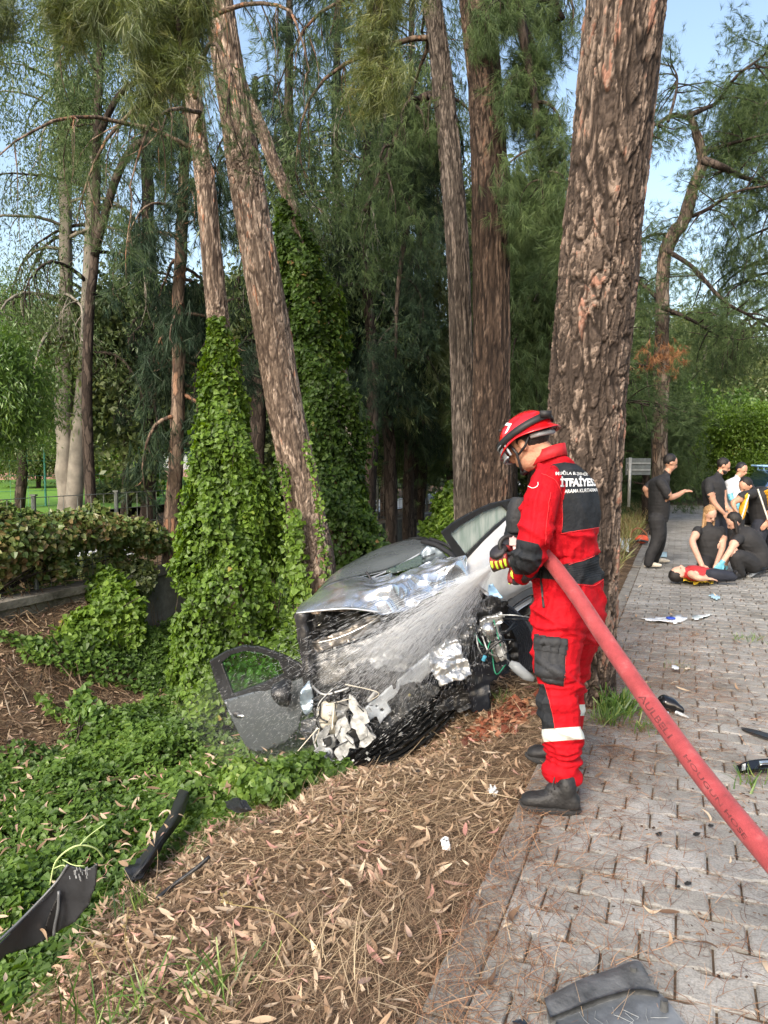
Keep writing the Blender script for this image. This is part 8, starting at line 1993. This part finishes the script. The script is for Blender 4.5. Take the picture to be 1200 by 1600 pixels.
def lay(name, label, rows, mat, cat, parent=None, smooth=True, **kw):
    g, c = gsheet(name, label, rows, mat, cat, **kw)
    if parent: return g.obj(name, mat, parent, smooth, loc=tuple(parent.location))
    o = g.obj(name, mat, None, smooth, loc=tuple(c)); return tag(o, label, cat)
DPL = simple("dark_bumper_plastic", (.030, .032, .036), .32, noise_amt=.35, scale=10, bump=.12); DPL2 = simple("matt_black_plastic", (.012, .013, .015), .5, noise_amt=.4, scale=12, bump=.3, bscale=80)
# bumper panel bottom left: upright curved piece
bp_ = ground(70, 1450, -.45); bpn = thing("bumper_panel", "dark grey torn bumper panel standing in the litter at the left border", "bumper", tuple(bp_))
Yp = lambda x: 2.95 + .0018 * x
g = plate([(-30, 1498), (0, 1474), (30, 1442), (60, 1412), (85, 1385), (105, 1352), (118, 1356), (130, 1360), (142, 1356), (151, 1350), (148, 1385), (138, 1415), (118, 1440), (96, 1452), (78, 1464), (50, 1480), (10, 1492), (-20, 1520)], lambda x, y: Yp(x) + .10 * math.sin((x + 30) / 180 * 3.1), .012, 2.5, .004, 5, .6)
g.obj("panel", DPL, bpn, True, loc=tuple(bpn.location))
g = plate([(70, 1450), (76, 1430), (84, 1412), (90, 1400), (92, 1396), (90, 1420), (86, 1440), (82, 1460), (72, 1464)], lambda x, y: Yp(x) - .015 + .10 * math.sin((x + 30) / 180 * 3.1), .02, 2, 0, 5); g.obj("air_slot", simple("slot_black", (.004, .004, .005), .6), bpn, True, loc=tuple(bpn.location))
g = Geo(); add_tube(g, catmull([P(92, 1392, Yp(92) + .07), P(91, 1420, Yp(90) + .06), P(86, 1445, Yp(86) + .06), P(84, 1462, Yp(84) + .06)], 14), .007, 6); add_tube(g, catmull([P(-30, 1496, Yp(-30)), P(30, 1440, Yp(30) + .08), P(85, 1382, Yp(85) + .09), P(106, 1351, Yp(106) + .07)], 24), .006, 6); g.obj("edge_lip", simple("lip_grey", (.10, .105, .11), .3), bpn, True, loc=tuple(bpn.location))
g = Geo(); rq = np.random.default_rng(5)
for k in range(26):
    a = 108 + 40 * rq.random(); b2 = 1354 + 16 * rq.random(); p0 = P(a, b2, Yp(a) + .03); add_tube(g, [p0, p0 + Vector((.002, 0, -.012 - .01 * rq.random()))], .0018, 4)
tag(g.obj("torn_white_edges", WHITEP, bpn, False, loc=tuple(bpn.location)), kind="stuff")
# long black trim in the ivy
tp_ = thing("sill_trim", "long black plastic trim strip lying from ivy down to the litter", "car part", tuple(ground(240, 1320, -.6)))
lay("strip", "", [[(196, 1370, .08), (215, 1345, .12), (240, 1310, .16), (262, 1275, .20), (280, 1232, .24)], [(206, 1376, .09), (226, 1350, .14), (250, 1314, .19), (273, 1278, .23), (292, 1236, .26)], [(222, 1372, .06), (240, 1345, .10), (262, 1312, .14), (284, 1278, .18), (296, 1244, .22)]], DPL2, "", parent=tp_, crumple=.006, thick=.02)
g, c = gsheet("", "", [[(196, 1366, .12), (206, 1352, .13), (214, 1342, .14)], [(218, 1372, .10), (230, 1352, .12), (240, 1340, .13)]], DPL2, "", crumple=.02, nu=16, nv=10); g.obj("end_cap", DPL2, tp_, False, loc=tuple(tp_.location))
g = Geo(); q = []
for a, b2, h in [(245, 1404, .05), (275, 1380, .05), (305, 1358, .06), (328, 1338, .08)]:
    p_ = ground(a, b2, -.5)
    for _ in range(12): p_ = ground(a, b2, Hs(p_.x, p_.y) + h)
    q.append(p_)
add_tube(g, catmull(q, 16), .010, 6); tag(g.obj("rubber_strip", DPL2, None, loc=tuple(q[0]), smooth=True), "thin black rubber strip lying in the litter below the long trim", "car part")
lay("plastic_fragment", "small black fragment poking out of the ivy left of the car", [[(350, 1252, .26), (368, 1244, .28), (385, 1250, .26)], [(356, 1262, .24), (376, 1262, .26), (394, 1264, .24)], [(370, 1270, .22), (384, 1270, .22), (392, 1268, .22)]], DPL2, "car part", smooth=False, crumple=.02, nu=12, nv=8)
for k, (a, b2, s_, lab) in enumerate([(612, 1196, 11, "small black shard in the litter just below the bumper"), (655, 1205, 8, "tiny dark blue black shard right of the other in the litter"), (640, 1236, 5, "dark crumb of plastic in the straw"), (1030, 1302, 6, "small black sliver on the pavers below the hose"), (1075, 1380, 7, "thin black sliver between pavers right of centre"), (1088, 1302, 5, "dark flake on the paver beside the hose"), (1110, 1290, 5, "another dark flake touching the hose"), (1060, 1385, 4, "small dark chip on the paver right of bottom centre")]):
    lay("plastic_shard", lab, [[(a - s_, b2, .02), (a, b2 - s_ * .4, .035), (a + s_, b2 - s_ * .3, .02)], [(a - s_ * .7, b2 + s_ * .4, .015), (a + s_ * .1, b2 + s_ * .5, .02), (a + s_ * .9, b2 + s_ * .3, .015)]], DPL2, "car part", smooth=False, crumple=.006, cs=30, nu=6, nv=4, thick=.004)
# white crumpled papers
for k, (a, b2, s_, lab) in enumerate([(770, 1236, 8, "crumpled white scrap beside the firefighter's rear boot"), (696, 1320, 8, "small white crumpled tissue in the middle of the litter"), (1138, 1212, 5, "white bit near the glossy trim"), (676, 1085, 4, "white chip near the torn front of the car")][:2]):
    p_ = ground(a, b2, 0); 
    for _ in range(10): p_ = ground(a, b2, (Hs(p_.x, p_.y) if xy2st(p_.x, p_.y)[0] > 0 else 0) + .03)
    V_, T_, Q_ = ell_vf(p_, (.024, 0, 0), (0, .02, 0), (0, 0, .02), 12, 8); V_ = V_ + (V_ - np.array(p_)) * (1.8 * fbm(V_[:, 0] * 120, V_[:, 2] * 120, 2))[:, None]; g = Geo(); g.add(V_, Q_); tag(g.obj("paper_scrap", WHTC, None, loc=tuple(p_)), lab, "paper")
# mirror shell on the pavement
mp_ = ground(1044, 1112, 0); ms_ = thing("broken_mirror", "broken black door mirror shell with a white edge lying behind the hose", "mirror", tuple(mp_))
f = Fig(); f.rings([(mp_ + Vector((-.07, .03, .03)), (0, .03, 0), (0, 0, .02)), (mp_ + Vector((-.03, .02, .05)), (.01, .055, 0), (0, 0, .045)), (mp_ + Vector((.03, .0, .045)), (.01, .06, 0), (0, 0, .042)), (mp_ + Vector((.07, -.04, .03)), (0, .04, 0), (0, 0, .02))], "a", n=16); V, F, T, D, Nn = f.fuse(.007, 1, lambda V, Nn, D: .008 * fbm(V[:, 0] * 20, V[:, 2] * 20 + V[:, 1] * 9, 2)); g = Geo(); g.add(V, F); g.obj("shell", simple("gloss_black", (.008, .008, .009), .15), ms_, True)
g = Geo(); add_tube(g, [mp_ + Vector((.02, -.07, .02)), mp_ + Vector((.06, -.12, .012)), mp_ + Vector((.07, -.14, .01))], [.012, .010, .004], 6); g.obj("white_bracket", WHITEP, ms_)
g = Geo(); add_tube(g, [mp_ + Vector((-.12, .03, .02)), mp_ + Vector((-.07, -.03, .015)), mp_ + Vector((-.02, -.06, .01))], .010, 6); g.obj("blue_trim", simple("pale_blue_trim", (.35, .42, .5), .3), ms_)
tag(lay("black_trim_stick", "slim black trim piece pointing in from the right border on the pavement", [[(1158, 1136, .012), (1180, 1140, .02), (1215, 1150, .02)], [(1160, 1139, .012), (1180, 1146, .02), (1215, 1158, .015)]], DPL2, "car part", thick=.012, nu=14, nv=5))
gt = thing("gloss_trim", "glossy black and chrome trim piece at the right border of the pavement", "car part", tuple(ground(1175, 1198)))
lay("trim", "", [[(1150, 1196, .02), (1172, 1188, .05), (1215, 1184, .05)], [(1152, 1206, .012), (1174, 1203, .03), (1215, 1200, .03)]], bpy.data.materials["gloss_black"], "", parent=gt, thick=.02, nu=16, nv=8)
lay("chrome_strip", "", [[(1186, 1189, .058), (1215, 1187, .058)], [(1187, 1194, .055), (1215, 1192, .055)]], FOIL, "", parent=gt, thick=.004, nu=6, nv=4); lay("white_tab", "", [[(1160, 1194, .05), (1165, 1193, .05)], [(1160, 1203, .035), (1165, 1202, .035)]], WHITEP, "", parent=gt, thick=.006, nu=3, nv=3)
# grey plastic tray at the bottom edge
tray = thing("plastic_tray", "scuffed grey black plastic car tray on the pavers at the bottom edge", "car part", tuple(ground(950, 1600)))
TR = simple("scuffed_plastic", (.075, .078, .080), .55, noise_amt=.55, scale=16, bump=.35, bscale=70)
lay("raised_rim", "", [[(850, 1560, .035), (900, 1534, .04), (950, 1514, .04), (995, 1500, .045), (1012, 1522, .04)], [(853, 1568, .055), (903, 1543, .06), (953, 1524, .06), (990, 1508, .065), (1016, 1530, .06)], [(860, 1590, .05), (912, 1568, .055), (960, 1552, .055), (996, 1545, .055), (1030, 1550, .05)]], TR, "", parent=tray, thick=.03, nu=36, nv=14, crumple=.003)
lay("tray_floor", "", [[(868, 1594, .032), (920, 1572, .035), (965, 1555, .035), (1000, 1547, .035), (1034, 1553, .03)], [(880, 1640, .03), (935, 1620, .034), (985, 1600, .034), (1030, 1590, .034), (1062, 1588, .028)], [(890, 1700, .03), (950, 1680, .03), (1010, 1660, .03), (1060, 1640, .03), (1095, 1630, .02)]], simple("scuffed_floor", (.10, .11, .12), .5, noise_amt=.5, scale=9, bump=.3, bscale=40), "", parent=tray, thick=.02, nu=40, nv=20, crumple=.004)
for a, b2 in ((1038, 1562), (990, 1510)): g = Geo(); p_ = ground(a, b2, .075); add_tube(g, [p_ - Vector((0, 0, .03)), p_], [.012, .010], 14); g.obj("screw_boss", TR, tray)
g = Geo()
for k in range(9):
    a = 905 + 130 * rq.random(); y_ = 1572 + 22 * rq.random(); q = [ground(a, y_, .044), ground(a + 8 + rq.normal(0, 9), y_ + 12, .044), ground(a + 16 + rq.normal(0, 12), y_ + 24 * rq.random() + 12, .044)]; add_tube(g, q, .0009, 4)
tag(g.obj("scratches", simple("scratch_white", (.19, .20, .20), .6, noise_amt=.6), tray), kind="stuff")
lay("glass_chip", "dark blue glass chip at the bottom edge left of the tray", [[(800, 1596, .01), (815, 1588, .02)], [(812, 1606, .01), (826, 1600, .02)]], bpy.data.materials["navy_black_plastic"], "car part", nu=4, nv=4, thick=.005)
